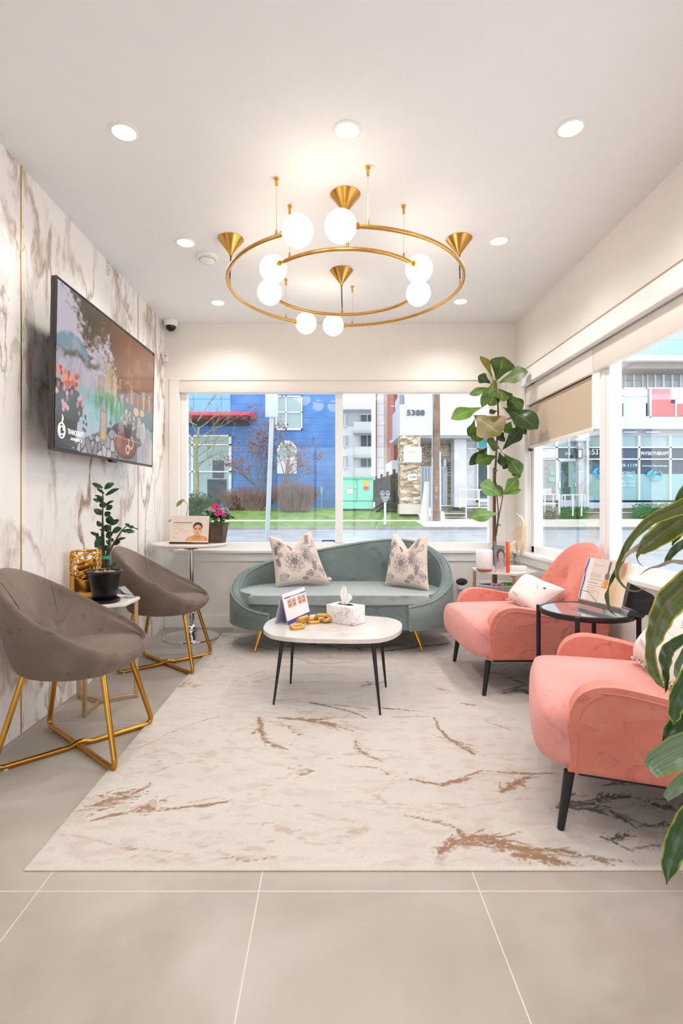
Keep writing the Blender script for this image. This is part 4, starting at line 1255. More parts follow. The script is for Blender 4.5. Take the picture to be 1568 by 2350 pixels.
# tissue box
P0, P1, P2 = fl(812.5, 1437.5, CT), fl(749, 1427, CT), fl(856, 1432, CT)
ex = (P1-P0); ey = (P2-P0); ey = ey - ex.normalized()*ey.dot(ex.normalized())
lx, ly = ex.length, ey.length*1.03
tcn = P0+ex*.5+ey*.5
rot = Matrix((ex.normalized(), ey.normalized(), Vector((0, 0, 1)) if ex.cross(ey).z > 0 else Vector((0, 0, -1)))).transposed()
ts = thing('tissue_box', 'white marble patterned tissue box with a tissue pulled up on the coffee table', 'tissue box', (tcn.x, tcn.y, CT))
b = N(); obox(b, (tcn.x, tcn.y, CT+0.0525), (lx, ly, 0.105), rot, 0.006, 3); obj('box_cover', b, box_marble, ts)
b = N(); lathe(b, [(0, 0), (1, 0), (1, .0012), (0, .0012)], (0, 0, 0), 28); bmesh.ops.transform(b, verts=b.verts, matrix=Matrix.Translation((tcn.x, tcn.y, CT+0.105)) @ rot.to_4x4() @ Matrix.Diagonal((0.055, 0.024, 1, 1))); obj('slot', b, ink_dark, ts)
b = N(); rows = []
top = smooth_path([(-.020, .196), (-.012, .211), (.002, .213), (.010, .196), (.013, .176), (.034, .164), (.050, .150)], 4)
nt2 = len(top)-1
for side in (1, -1):
    for k in range(nt2+1):
        kk = k if side == 1 else nt2-k
        u_ = kk/nt2; bx_ = -.020+.040*u_
        row = []
        for j in range(9):
            v_ = j/8; x_ = bx_*(1-v_)+top[kk][0]*v_ + .004*math.sin(7*v_+3*u_)
            z_ = .103*(1-v_)+top[kk][1]*v_
            y_ = side*.0016 + .011*math.sin(9*u_+side*.0)*(.35+.65*v_)*math.cos(1.5*v_) + .012*(u_-.5)*v_ + .004*math.sin(17*u_+5*v_)
            row.append(Vector((tcn.x-.008+x_, tcn.y+y_, CT+z_)))
        rows.append(row)
grid(b, rows, closed_u=True)
obj('tissue', b, mat('white_tissue', (248, 245, 243), 0.9, var=0.01), ts, angle=80)['label'] = 'white crumpled tissue'
# chain link ornament
wood_gold = mat('gold_painted_wood', (206, 160, 84), 0.38, metal=0.55, var=0.12, scale=30)
ch = thing('chain_ornament', 'gold chain link ornament lying before the flip chart on the coffee table', 'ornament', fl(715, 1432, CT))
def link_mesh(c, ax, nrm, L=0.092, W=0.060, r=0.0118):
    ax = Vector(ax).normalized(); nrm = Vector(nrm); nrm = (nrm-ax*nrm.dot(ax)).normalized(); sd = nrm.cross(ax)
    h = (L-W)/2; rr = (W-2*r)/2+r*0
    pts = []
    for k in range(13): a = -math.pi/2+math.pi*k/12; pts.append(Vector(c)+ax*(h+rr*math.cos(a))+sd*(rr*math.sin(a)))
    for k in range(13): a = math.pi/2+math.pi*k/12; pts.append(Vector(c)+ax*(-h+rr*math.cos(a))+sd*(rr*math.sin(a)))
    b = N(); tube(b, pts, r, 10, closed=True); return obj('link', b, wood_gold, ch)
cp = [fl(682, 1443, CT), fl(695, 1434, CT), fl(719, 1430, CT), fl(739, 1429, CT), fl(752, 1428, CT)]
tilt = [(0, -.25, 1), (-.6, .5, .55), (.2, -.3, 1), (.2, .9, .45), (-.5, -.6, .7)]
axs = [(.65, .35, 0), (.6, .5, .1), (.9, .25, 0), (1, .1, 0), (.35, .6, .25)]
lift = [.011, .028, .0135, .029, .027]
for c, a, n2, h in zip(cp, axs, tilt, lift): link_mesh(c+Vector((0, 0, h)), a, n2)
# ---------------------------------------------------------------- grey saucer chairs
grey_velvet = velvet('taupe_velvet', (88, 75, 67), (142, 126, 115), 5)
def saucer_chair(label, c, rz):
    t = thing('saucer_chair', label, 'chair', (0, 0, 0), 0, 'grey saucer chairs along the marble wall')
    nt_ = 72
    prof_rows = []
    for i in range(nt_):
        a = 2*math.pi*i/nt_
        ca, sa = math.cos(a), math.sin(a)
        cb = math.cos(a-0.17)
        rx = 0.272 if ca > 0 else 0.325
        e_ = 0.80 if ca > 0 else 1.0; px_, py_ = rx*math.copysign(abs(ca)**e_, ca), 0.345*math.copysign(abs(sa)**(0.88 if ca > 0 else 1.0), sa)
        zr = 0.452 + 0.345*((1-cb)/2)**1.45
        h = zr
        zs = 0.440
        def P(k, z): return Vector((px_*k, py_*k, z))
        back = (zr-0.452)/0.345; fk = ((1+cb)/2)**1.25; sk = .38+.555*fk
        ti = 0.90 - 0.05*back
        row = [P(0.0, zs+.010), P(sk*.45, zs+.010), P(sk*.82, zs+0.008), P(sk-.02, zs+.002), P(sk+.012, zs+.004+.012*back), P(sk+(ti-sk)*.35, zs+.004+(h-zs)*.30), P(sk+(ti-sk)*.75, zs+.004+(h-zs)*.70), P(ti+0.01, h-.022), P(ti+0.045, h-.004), P(0.965, h+.006), P(0.995, h-.006), P(1.005, h-.030), P(0.985-0.03*back+.015*fk, .40+(h-.40)*.62-.012*fk), P(0.90-.04*back+.07*fk, .40+(h-.40)*.25-.012*fk), P(0.83-.07*back+.10*fk, .391), P(0.78-.08*back+.09*fk, .377), P(0.60, .370), P(0.0, .370)]
        prof_rows.append(row)
    b = N(); V = grid(b, prof_rows, closed_u=True); bmesh.ops.remove_doubles(b, verts=b.verts, dist=0.0003)
    sh = obj('shell', b, grey_velvet, t, angle=80)
    m = sh.modifiers.new('subsurf', 'SUBSURF'); m.levels = 1; m.render_levels = 2
    for i in (18, 54, 28, 44):
        b = N(); pts = smooth_path(prof_rows[i][4:9], 3); tube(b, [p + Vector((0, 0, 0.0005)) for p in pts], 0.0016, 5); obj('seam', b, grey_velvet, t)
    for s in (1, -1):
        f1, f2 = Vector((.252, -.238*s, .0125)), Vector((-.245, .225*s, .0125))
        t1, t2 = Vector((.165, -.150*s, .376)), Vector((-.16, .145*s, .376))
        m_ = (f1+f2)/2
        b = N()
        if s == 1: pts = fillet([t1, f1, f2, t2], 0.05, 7)
        else: pts = fillet([t1, f1, m_+(f1-m_)*.12+Vector((0,0,0)), m_+Vector((0, 0, .016)), m_+(f2-m_)*.12, f2, t2], 0.05, 6)
        tube(b, pts, 0.0118, 12)
        lg = obj('leg', b, gold_leg, t); lg['label'] = 'bent gold tube leg loop'
        for f in (f1, f2):
            b = N(); q = f + (m_-f).normalized()*0.05; lathe(b, [(0, -.0125), (.009, -.0125), (.009, -.006), (0, -.006)], q, 12); obj('foot_glide', b, white_plastic, lg)
    b = N(); lathe(b, [(0, .358), (.17, .358), (.19, .372), (0, .372)], (0, 0, 0), 28); obj('seat_plate', b, black_metal, t)
    t.location = c; t.rotation_euler = (0, 0, rz)
    return t
ch1 = saucer_chair('nearer grey velvet saucer chair with crossed gold legs, cut by the left edge', (-1.108, 2.357, 0), 0.02)
ch2 = copy_tree(ch1); ch2.location = (-1.100, 3.585, 0); ch2.rotation_euler = (0, 0, -0.02)
ch2['label'] = 'farther grey velvet saucer chair with crossed gold legs, beside the chrome pedestal table'

# ---------------------------------------------------------------- hexagonal side tables
def hex_table(label, c, z, Rr, base_bars=True):
    t = thing('side_table', label, 'table', (c[0], c[1], 0), 0, 'white hexagonal side tables')
    cx, cy = c
    P = [(cx+Rr*math.cos(R(30+60*k)), cy+Rr*math.sin(R(30+60*k))) for k in range(6)]
    b = N(); prism(b, P, z-0.016, z, 0.0015, 1); obj('tabletop', b, mat('white_stone_top', (238, 230, 225), 0.2, var=0.03, scale=5), t, angle=20)
    rr = Rr*0.90
    for k in (30, 150, 270):
        x, y = cx+rr*math.cos(R(k)), cy+rr*math.sin(R(k))
        rot = Matrix.Rotation(R(k), 3, 'Z')
        b = N(); obox(b, (x, y, (z-0.016)/2+0.002), (0.020, 0.020, z-0.020), rot, 0.002, 1); lg = obj('leg', b, champagne, t, angle=20)
        b = N(); obox(b, (cx+rr*.5*math.cos(R(k)), cy+rr*.5*math.sin(R(k)), 0.017), (rr, 0.016, 0.016), rot, 0.0015, 1); obj('base_bar', b, champagne, t, angle=20)
        b = N(); obox(b, (cx+rr*.5*math.cos(R(k)), cy+rr*.5*math.sin(R(k)), z-0.025), (rr, 0.016, 0.016), rot, 0.0015, 1); obj('top_bar', b, champagne, t, angle=20)
    return t
T1 = (-1.240, 2.885); Z1 = 0.560
hex_table('white hexagonal side table with champagne metal legs between the two grey chairs', T1, Z1, 0.205)
T2 = (1.335, 4.09); Z2 = 0.580
hex_table('white hexagonal side table with champagne metal legs in front of the fiddle leaf fig', T2, Z2, 0.25)

# potted plant in black pot
pc = Vector((-1.192, 2.825, Z1))
t = thing('potted_zz_plant', 'dark green waxy leaved plant in a black pot on the hexagonal table', 'plant', pc)
b = N(); lathe(b, [(0, .0), (.066, .0), (.078, .006), (.080, .018), (.076, .018), (.072, .010), (0, .010)], pc, 36); obj('saucer', b, black_plastic, t)
b = N(); lathe(b, [(0, .012), (.056, .012), (.060, .016), (.081, .150), (.084, .152), (.092, .160), (.091, .165), (.083, .166), (.077, .158), (.074, .145), (0, .145)], pc, 40); obj('pot', b, black_plastic, t)
b = N(); lathe(b, [(0, .150), (.05, .152), (.076, .148)], pc, 24)
obj('soil', b, soil_m, t)
peb = mat('tan_pebbles', (196, 160, 118), 0.7, var=0.3, scale=40)
b = N(); rs = random.Random(4)
for k in range(46):
    a, r_ = rs.uniform(0, 6.28), .070*math.sqrt(rs.random())
    bmesh.ops.create_icosphere(b, subdivisions=1, radius=rs.uniform(.005, .010), matrix=Matrix.Translation((pc.x+r_*math.cos(a), pc.y+r_*math.sin(a), pc.z+.154+rs.uniform(0, .006))) @ Matrix.Diagonal((1.2, 1, .7, 1)))
pb = obj('pebbles', b, peb, t); pb['kind'] = 'stuff'
zz = leaf_mat('waxy_leaf', (26, 52, 24), (46, 84, 34), (58, 96, 44), None, 0.25)
stem_m = mat('dark_green_stem', (44, 48, 30), 0.5, var=0.2)
def zpx(cx, cy): return at(120+cx/7.467, 1100+cy/7.467, 2.825)
stems = [[(905,1520),(900,1300),(905,700),(910,300),(888,170)], [(880,1520),(878,1300),(870,1050),(880,800),(862,760)], [(940,1520),(945,1300),(985,1130),(1010,790),(1000,700)], [(960,1500),(960,1300),(1020,1150),(1180,890),(1280,790)], [(930,1510),(930,1300),(945,1130),(930,880)], [(860,1510),(870,1300),(850,1180),(780,1050)]]
for i, s in enumerate(stems):
    pts = smooth_path([zpx(*q)+Vector((0, (0.012*i-.03)*(1 if k > 1 else .2), 0)) for k, q in enumerate(s)], 5)
    n_ = len(pts)
    b = N(); tube(b, pts, [0.0075-0.0055*k/(n_-1) for k in range(n_)], 8); obj('stem', b, stem_m, t)
zl = [((875,150),(700,70),50),((885,170),(1028,62),95),((890,250),(725,150),30),((910,280),(1145,158),60),((890,330),(710,272),26),((890,390),(820,305),50),((900,420),(705,335),50),((905,480),(800,400),75),((915,460),(1110,370),45),((915,515),(1020,455),70),((885,600),(750,515),70),((900,640),(970,560),95),((920,740),(1000,660),60),((1010,780),(1000,620),120),((1010,790),(1105,690),80),((1060,750),(1145,725),26),((860,800),(830,705),85),((850,800),(765,755),45),((890,880),(1005,795),85),((870,875),(830,855),20),((1025,910),(1190,840),85),((1180,890),(1380,905),60),((1285,810),(1320,765),50),((1285,800),(1210,760),30),((1300,810),(1400,830),40),((1400,830),(1475,860),14),((800,980),(640,905),40),((815,990),(815,925),60),((920,990),(1040,920),90),((880,1010),(690,1040),60),((890,960),(830,1000),60),((880,1140),(790,1030),130),((1070,1050),(1030,1010),45),((1090,1050),(1245,1008),40),((1030,1120),(1140,1065),70),((1010,1130),(960,1040),40),((900,1190),(810,1150),60),((900,1200),(1000,1150),70),((860,1180),(810,1200),40),((760,1560),(790,1460),110),((1010,1470),(1125,1480),100)]
zs = random.Random(9)
b = N()
for (bx, by), (tx, ty), w in zl:
    dy = zs.uniform(-.05, .035)
    B0, T0 = zpx(bx, by), zpx(tx, ty)
    leaf(b, B0+Vector((0, dy*.3, 0)), T0+Vector((0, dy, 0)), w/7.467/F*2.825*1.5, (zs.uniform(-.4, .4), -1, zs.uniform(.2, .8)), 'oval', bow=.06, fold=.12, nl=8, nw=4)
obj('foliage', b, zz, t, recalc=False)
b = N(); q = zpx(920, 1335); lathe(b, [(.021, -.009), (.023, -.009), (.023, .009), (.021, .009), (.021, -.009)], q, 20); obj('stem_tie', b, mat('green_tape', (46, 150, 90), 0.5), t)

# gold openwork vase leaning by the wall
va = Vector((-1.352, 2.960, Z1))
vt = thing('openwork_vase', 'polished gold vase with a pierced web pattern standing behind the black pot', 'vase', va)
ux = Vector((0.87, 0.49, 0)); uy = Vector((-0.49, 0.87, 0))
H, W2, D2 = 0.262, 0.080, 0.034
def vase_pt(s, z, k=1.0):
    a = 2*math.pi*s
    ca, sa = math.cos(a), math.sin(a)
    n_ = 2/4.5
    x = W2*math.copysign(abs(ca)**n_, ca); y = D2*math.copysign(abs(sa)**(2/2.6), sa)
    zz_ = z/H
    f = (1-max(0, (0.14-zz_)/0.14)**2*.40)*(1-max(0, (zz_-.9)/.1)**2*.10)
    return va + (ux*x*f + uy*y*f)*k + Vector((0, 0, z))
ns, nz_ = 150, 80
rs = np.random.RandomState(5); sd = np.stack([rs.rand(230), rs.rand(230)], -1)
b = N(); VV = [[b.verts.new(vase_pt(i/ns, 0.004+(H-.004)*j/nz_)) for j in range(nz_+1)] for i in range(ns)]
per = 0.42
for i in range(ns):
    s_ = (i+.5)/ns
    for j in range(nz_):
        zf = (j+.5)/nz_
        hole = False
        lim = 0.43 + 0.05*math.sin(23*s_)
        if lim < zf < 0.97:
            dx = np.abs(sd[:, 0]-s_); dx = np.minimum(dx, 1-dx)*per*1.25; dz = (sd[:, 1]-zf)*H*0.72
            d_ = np.sort(np.hypot(dx, dz)); hole = d_[1]-d_[0] > 0.0050
        if hole: continue
        b.faces.new((VV[i][j], VV[(i+1) % ns][j], VV[(i+1) % ns][j+1], VV[i][j+1]))
for v in [v for v in b.verts if not v.link_faces]: b.verts.remove(v)
bmesh.ops.smooth_vert(b, verts=b.verts, factor=0.5, use_axis_x=True, use_axis_y=True, use_axis_z=True)
o = obj('pierced_body', b, gold, vt, angle=80)
m = o.modifiers.new('thick', 'SOLIDIFY'); m.thickness = 0.007; m.offset = 0
m = o.modifiers.new('round', 'SUBSURF'); m.levels = 1; m.render_levels = 1
b = N(); rows = [[vase_pt(i/48, z, k) for i in range(48)] for z, k in ((0.0, .0), (0.0, .9), (0.006, 1.0), (.06, .93), (.07, .80), (.07, 0.0))]
grid(b, rows, closed_v=True); obj('inner_cup', b, gold, vt)
b = N(); tube(b, [vase_pt(i/60, H-.002) for i in range(60)], .0045, 8, closed=True); obj('rim', b, gold, vt)

# small clear card holder on the same table
q = Vector((-1.105, 2.935, Z1))
t = thing('card_holder', 'small clear acrylic card holder beside the black pot', 'card holder', q)
def bent_sheet(b, pts, width, dirv, th):
    dirv = Vector(dirv).normalized()
    rows = []
    for p in pts: rows.append([Vector(p)-dirv*width/2, Vector(p)+dirv*width/2])
    n0 = len(pts)
    up = []
    for i in range(n0):
        a, c = Vector(pts[max(0, i-1)]), Vector(pts[min(n0-1, i+1)])
        up.append((c-a).normalized().cross(dirv)*th)
    loop = [[r_[0], r_[1], r_[1]+u_, r_[0]+u_] for r_, u_ in zip(rows, up)]
    V = grid(b, loop, closed_v=True); b.faces.new(V[0]); b.faces.new(list(reversed(V[-1])))
acr = clear
b = N(); bent_sheet(b, [q+Vector((-.045, .02, .003)), q+Vector((.030, .0, .003)), q+Vector((.036, 0, .006)), q+Vector((.036, 0, .012))], .055, (.25, 1, 0), .003)
obj('base', b, acr, t)
b = N(); bent_sheet(b, [q+Vector((.02, 0, .004)), q+Vector((-.035, -.01, .066))], .055, (.25, 1, 0), .003); obj('back_plate', b, acr, t)

# ---------------------------------------------------------------- pedestal table by the window
PT = Vector((-1.130, 4.345, 0)); ZP = 0.768
pt = thing('pedestal_table', 'round white top pedestal table on a chrome column by the back window', 'table', PT)
b = N(); lathe(b, [(0, ZP-.026), (.285, ZP-.026), (.302, ZP-.018), (.304, ZP-.006), (.298, ZP), (0, ZP)], PT, 64); obj('tabletop', b, mat('white_laminate', (240, 228, 220), 0.3, var=0.015), pt)
b = N(); lathe(b, [(0, ZP-.052), (.055, ZP-.052), (.075, ZP-.028), (0, ZP-.026)], PT, 32); obj('mount', b, black_metal, pt)
b = N(); lathe(b, [(.026, .19), (.026, ZP-.05)], PT, 24); lathe(b, [(0, .19), (.030, .19), (.030, .17), (0, .17)], PT, 24); obj('upper_column', b, chrome, pt)
b = N(); lathe(b, [(0, .14), (.03, .14), (.0315, .20), (.027, .205), (0, .205)], PT, 24); lathe(b, [(.019, .02), (.019, .15)], PT, 24); lathe(b, [(.019, .11), (.046, .095), (.056, .070), (.050, .045), (.024, .030)], PT, 28); obj('column_cover', b, chrome, pt)
b = N(); lathe(b, [(0, 0), (.222, 0), (.226, .004), (.222, .009), (.15, .016), (.05, .026), (.022, .040), (0, .040)], PT, 64); obj('base', b, chrome, pt)

# easel flip calendar with portrait
A, B_ = at(389, 1240, 4.19), at(478, 1239, 4.17)
A.z = B_.z = ZP+.002
Hc = 0.222
up = Vector((0, 0.25, 0.97))
t = thing('portrait_flip_chart', 'standing flip chart with a bare shouldered portrait and thumbnail strip on the pedestal table', 'flip chart', (A+B_)/2)
cvp = Canvas(200, 150, (232, 214, 203), 1.34)
cvp.rect(0.08, .73, .56, .765, (92, 76, 68), .9)
for k in range(14): cvp.rect(.075+.0355*k, .725, .081+.0355*k, .77, (232, 214, 203))
for yy_, x1 in ((.83, .25), (.66, .36), (.635, .33), (.60, .20), (.20, .22), (.17, .28), (.14, .16)): cvp.line([(.08, yy_), (x1, yy_)], .004, (188, 160, 142), .7)
cvp.ring(.17, .43, .075, .10, .12, (214, 172, 130)); cvp.line([(.26, .49), (.34, .49)], .006, (150, 122, 104)); cvp.line([(.28, .44), (.50, .43)], .004, (206, 170, 140)); cvp.line([(.30, .40), (.46, .39)], .004, (206, 170, 140))
cvp.poly([(.41, .06), (.43, .15), (.49, .21), (.60, .25), (.645, .28), (.72, .24), (.80, .26), (.86, .25), (.96, .19), (.985, .06)], (214, 152, 92)); cvp.poly([(.60, .22), (.66, .30), (.76, .30), (.80, .22), (.71, .17)], (206, 142, 86))
cvp.ell(.52, .14, .06, .07, (232, 176, 120), .7, .8); cvp.ell(.86, .14, .07, .07, (232, 176, 120), .6, .8)
cvp.poly([(.64, .36), (.645, .20), (.78, .20), (.775, .38)], (196, 132, 84))
cvp.ell(.71, .60, .122, .165, (66, 46, 40)); cvp.ell(.708, .47, .106, .205, (232, 176, 132)); cvp.ell(.70, .40, .085, .15, (236, 184, 142), .6, .5)
cvp.ell(.71, .715, .085, .045, (70, 48, 42))
for s in (-1, 1): cvp.line([(.708+s*.025, .525), (.708+s*.08, .535)], .011, (78, 50, 42)); cvp.ell(.708+s*.05, .495, .026, .014, (54, 38, 36)); cvp.line([(.708+s*.09, .54), (.708+s*.095, .36)], .008, (196, 134, 94), .6)
cvp.line([(.704, .50), (.697, .40), (.715, .395)], .006, (188, 124, 88), .8); cvp.ell(.705, .345, .038, .016, (166, 84, 78)); cvp.ell(.705, .30, .03, .012, (204, 142, 104), .6)
canvas_mesh('picture_page', cvp, plane_pos(A+Vector((0, -.003, .012)), B_+Vector((0, -.003, .012)), A+Vector((0, -.003, .012))+up*(Hc-.012)), print_m, t)
b = N(); sheet(b, [A, B_, B_+up*Hc, A+up*Hc], .004); bk = Vector((0, .13, 0)); sheet(b, [B_+bk, A+bk, A+up*Hc, B_+up*Hc], .003); obj('stand', b, mat('brown_card', (120, 88, 62), 0.7), t, smooth=False)
b = N()
for k in range(6):
    x0, x1 = A.x+.002+(B_.x-A.x)*k/6, A.x-.003+(B_.x-A.x)*(k+1)/6
    box(b, x0, x1, A.y-.014, A.y-.004, ZP+.0015, ZP+.0165, .001)
o = obj('thumbnail_strip', b, mat('dark_thumbnail', (62, 48, 42), 0.5, var=0.3, scale=90), t)
b = N()
for k in range(36):
    c = A+up*Hc+(B_-A)*(.03+.94*k/35)
    tube(b, [c+Vector((0, .005*math.cos(q), .005*math.sin(q))) for q in [2*math.pi*i/8 for i in range(8)]], .0007, 4, closed=True)
obj('spiral_binding', b, white_plastic, t)

# brown tapered planter with pink flowers
pp = Vector((at(501, 1240, 4.36).x, 4.36, ZP))
t = thing('flower_planter', 'dark bronze tapered planter with pink flowers on the pedestal table', 'plant', pp)
def poly_ring(r_, z_, n_=6, ph=0.18): return [pp+Vector((r_*math.cos(2*math.pi*k/n_+ph), r_*math.sin(2*math.pi*k/n_+ph), z_)) for k in range(n_)]
b = N(); rows = [poly_ring(*q) for q in ((.058, 0), (.060, .004), (.084, .150), (.090, .152), (.091, .162), (.080, .162), (.078, .140))]
V = grid(b, rows, closed_v=True); b.faces.new(list(reversed(V[0]))); b.faces.new(V[-1])
bmesh.ops.remove_doubles(b, verts=b.verts, dist=1e-5)
obj('planter', b, mat('bronze_planter', (92, 74, 60), 0.35, metal=0.35, var=0.2, scale=20), t, angle=25)
b = N(); lathe(b, [(0, .15), (.076, .148)], pp, 20); obj('soil', b, soil_m, t)
fol = leaf_mat('begonia_leaf', (32, 74, 28), (70, 128, 44), (96, 150, 66), None, 0.25)
b = N(); rs = random.Random(12)
for k in range(230):
    a = rs.uniform(0, 6.28); el = rs.uniform(0.05, 1.45); d_ = rs.uniform(.05, .105)
    c = pp+Vector((0, 0, .20))+Vector((math.cos(a)*math.cos(el)*d_, math.sin(a)*math.cos(el)*d_*.8, math.sin(el)*d_*.95-.02))
    dr = Vector((math.cos(a+rs.uniform(-.6, .6)), math.sin(a+rs.uniform(-.6, .6)), rs.uniform(-.5, .5))).normalized()
    leaf(b, c, c+dr*rs.uniform(.035, .06), rs.uniform(.024, .04), Vector((0, -.5, 1))+dr*rs.uniform(-.3, .3), 'oval', .08, .15, 5, 2)
for k in range(14):
    a = rs.uniform(0, 6.28); tube(b, [pp+Vector((.02*math.cos(a), .02*math.sin(a), .15)), pp+Vector((.05*math.cos(a), .05*math.sin(a), .22))], .003, 5)
obj('foliage', b, fol, t, recalc=False)
pink = mat('pink_petal', (222, 66, 136), 0.5, var=0.2, scale=60); pale_pink = mat('pale_pink_petal', (238, 150, 186), 0.5, var=0.15, scale=60)
for (fx, fy, r_, m_) in ((497, 1163, .030, pink), (505, 1176, .026, pink), (498, 1179, .022, pink), (515, 1182, .020, pink), (483, 1168, .018, pale_pink), (512, 1172, .016, pale_pink), (492, 1161, .018, pink)):
    c = at(fx, fy, 4.265); b = N()
    for ring, (n_, l_, e_) in enumerate(((7, 1.0, .25), (6, .75, .6), (4, .5, 1.1))):
        for k in range(n_):
            a = 2*math.pi*k/n_+ring*.4
            d_ = Vector((math.cos(a)*math.cos(e_), -math.sin(e_), math.sin(a)*math.cos(e_)))
            leaf(b, c, c+d_*r_*l_, r_*.95, Vector((0, -1, 0.1))+Vector((math.cos(a), 0, math.sin(a)))*-.5, 'oval', .12, .1, 5, 2)
    obj('flower', b, m_, t, recalc=False)
# orchid leaf spray behind the flip chart
q0 = at(430, 1238, 4.47)
t = thing('orchid_plant', 'single arching green orchid leaf on a dark stem behind the portrait flip chart', 'plant', (q0.x, 4.47, ZP))
b = N(); c0 = Vector((q0.x, 4.47, ZP)); lathe(b, [(0, 0), (.035, 0), (.045, .07), (.042, .07), (.036, .06), (0, .06)], c0, 20); obj('pot', b, white_gloss, t)
b = N(); tube(b, smooth_path([c0+Vector((0, 0, .05)), at(428, 1190, 4.47), at(431, 1162, 4.47), at(425, 1151, 4.46)], 6), [.004-.0025*k/18 for k in range(19)], 6); obj('stem', b, mat('dark_stem', (52, 44, 36), 0.6), t)
b = N(); strap(b, [at(427, 1153, 4.46), at(420, 1149, 4.45), at(411, 1156, 4.44), at(404, 1164, 4.43)], [.008, .030, .034, .003], (.5, -.5, .8)); obj('leaf', b, leaf_mat('olive_leaf', (92, 104, 48), (124, 136, 66), (150, 158, 96), None, 0.4), t, recalc=False)
b = N(); strap(b, [c0+Vector((-.01, -.02, .06)), at(398, 1196, 4.36), at(384, 1199, 4.33)], [.01, .03, .004], (.2, -.6, .8)); obj('leaf', b, MATS['olive_leaf'], t, recalc=False)
# ---------------------------------------------------------------- pink armchairs (built facing -x about their own origin)
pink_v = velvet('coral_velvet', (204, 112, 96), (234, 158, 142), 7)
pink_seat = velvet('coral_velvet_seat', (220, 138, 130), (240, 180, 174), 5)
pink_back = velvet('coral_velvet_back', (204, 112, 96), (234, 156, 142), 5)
pink_pipe = mat('coral_piping', (224, 132, 110), 0.7, var=0.05)
def armchair(label, c, rz):
    t = thing('armchair', label, 'armchair', (0, 0, 0), 0, 'coral armchairs')
    # seat: one crowned cushion, its rounded front roll running the full width before the arms
    prof = smooth_path([(.28, .215), (.0, .212), (-.29, .213), (-.352, .222), (-.388, .256), (-.396, .325), (-.386, .380), (-.345, .411), (-.15, .420), (.05, .422), (.28, .420)], 4)
    ys_ = [.362*math.sin(math.pi/2*k_/14) for k_ in range(-14, 15)]
    rows = []
    for y_ in ys_:
        q = min(1, abs(y_)/.362); f_ = max(.0, 1-q**7)**.36; crown = .026*(1-q*q)
        row = []
        for p in prof:
            x_, z_ = p[0], p[1]
            if z_ > .33: z_ += crown*min(1, (z_-.33)/.07)
            if x_ < -.2: x_ -= .010*(1-q*q)*min(1, (-x_-.2)/.15)
            row.append(Vector((-.04+(x_+.04)*(.80+.20*f_), y_*(.985+.015*f_), .318+(z_-.318)*(.42+.58*f_))))
        rows.append(row)
    b = N(); V = grid(b, rows, closed_v=True); b.faces.new(V[0]); b.faces.new(list(reversed(V[-1])))
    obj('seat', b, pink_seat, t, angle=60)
    # arms
    side = [(-.292, .212)] + [(-.292, .36)]
    arcp = smooth_path([(-.292, .36), (-.283, .425), (-.255, .475), (-.205, .503), (-.14, .507), (-.05, .494), (.06, .474), (.18, .470), (.30, .490), (.37, .53)], 5)
    side += [(p[0], p[1]) for p in arcp[1:]] + [(.385, .40), (.35, .212)]
    for s in (-1, 1):
        y0_, y1_ = (.285, .362) if s > 0 else (-.362, -.285)
        M = Matrix(((1, 0, 0, 0), (0, 0, 1, 0), (0, 1, 0, 0), (0, 0, 0, 1)))
        b = N(); prism(b, side, y0_, y1_, .022, 4, M=M)
        for v in b.verts:
            if v.co.z > .30: v.co.y += s*.018*((v.co.z-.30)/.2)**1.5*(1 if v.co.x < .3 else .6)
        a_ = obj('arm', b, pink_v, t, angle=55)
        b = N(); off = s*.363
        pts = [Vector((p[0]+(0.022 if p[0] < -.2 else 0), off+s*.018*(max(0, p[1]-.02-.30)/.2)**1.5, p[1]-(0.020 if p[1] > .4 else 0))) for p in ([(-.292, .235)]+side[1:-3])]
        tube(b, pts, .0035, 6); obj('seam_piping', b, pink_pipe, a_)
    # winged back shell
    def surf(u, v):
        vv = (v+1)/2
        hw = .335 - .02*vv
        top = (1-abs(u)**2.6)
        z = .355 + (.10+.385*max(0, top)**.62)*vv
        y = hw*u*(1-.07*(1-vv))
        wrap = abs(u)**2.4
        x = .235 + .215*vv**1.2*(.75+.25*top) - .14*wrap*(1-.35*vv)
        n = Vector((-1, 0, .30)); n.y = -u*.75*abs(u); n.normalize()
        th = .055*(max(0, 1-u**6)*max(0, 1-v**6))**.5 + .004
        tuft = math.exp(-((u/.16)**2 + ((vv-.50)/.10)**2))
        p = Vector((x + .030*tuft, y, z))
        crease = math.exp(-(u/.06)**2)*math.exp(-((vv-.30)/.22)**2)
        p.x += .012*crease
        return p, n, th
    b = N(); inflated(b, surf, 40, 32)
    bk = obj('backrest', b, pink_back, t, angle=70)
    b = N(); sphere(b, surf(0, 0)[0]+Vector((-.045, 0, .012)), .014, 14, 10, (.5, 1, 1)); obj('tuft_button', b, pink_v, bk)
    b = N(); box(b, -.26, .33, -.33, .33, .196, .216, .006); obj('base_frame', b, black_metal, t)
    for (tx, ty, fx, fy) in ((-.285, -.315, -.312, -.325), (-.285, .315, -.312, .325), (.26, -.30, .33, -.315), (.26, .30, .33, .315)):
        b = N(); tube(b, [(tx, ty, .202), (fx, fy, RUGZ)], [.0175, .0115], 14); obj('leg', b, black_metal, t)
    t.location = c; t.rotation_euler = (0, 0, rz)
    return t
ac1 = armchair('farther coral velvet armchair with black legs, a white pillow on its seat', (1.165, 3.305, 0), 0.02)
ac2 = copy_tree(ac1); ac2.location = (1.160, 1.945, 0); ac2.rotation_euler = (0, 0, R(-20))
ac2['label'] = 'nearer coral velvet armchair with black legs, cut by the right edge of the picture'

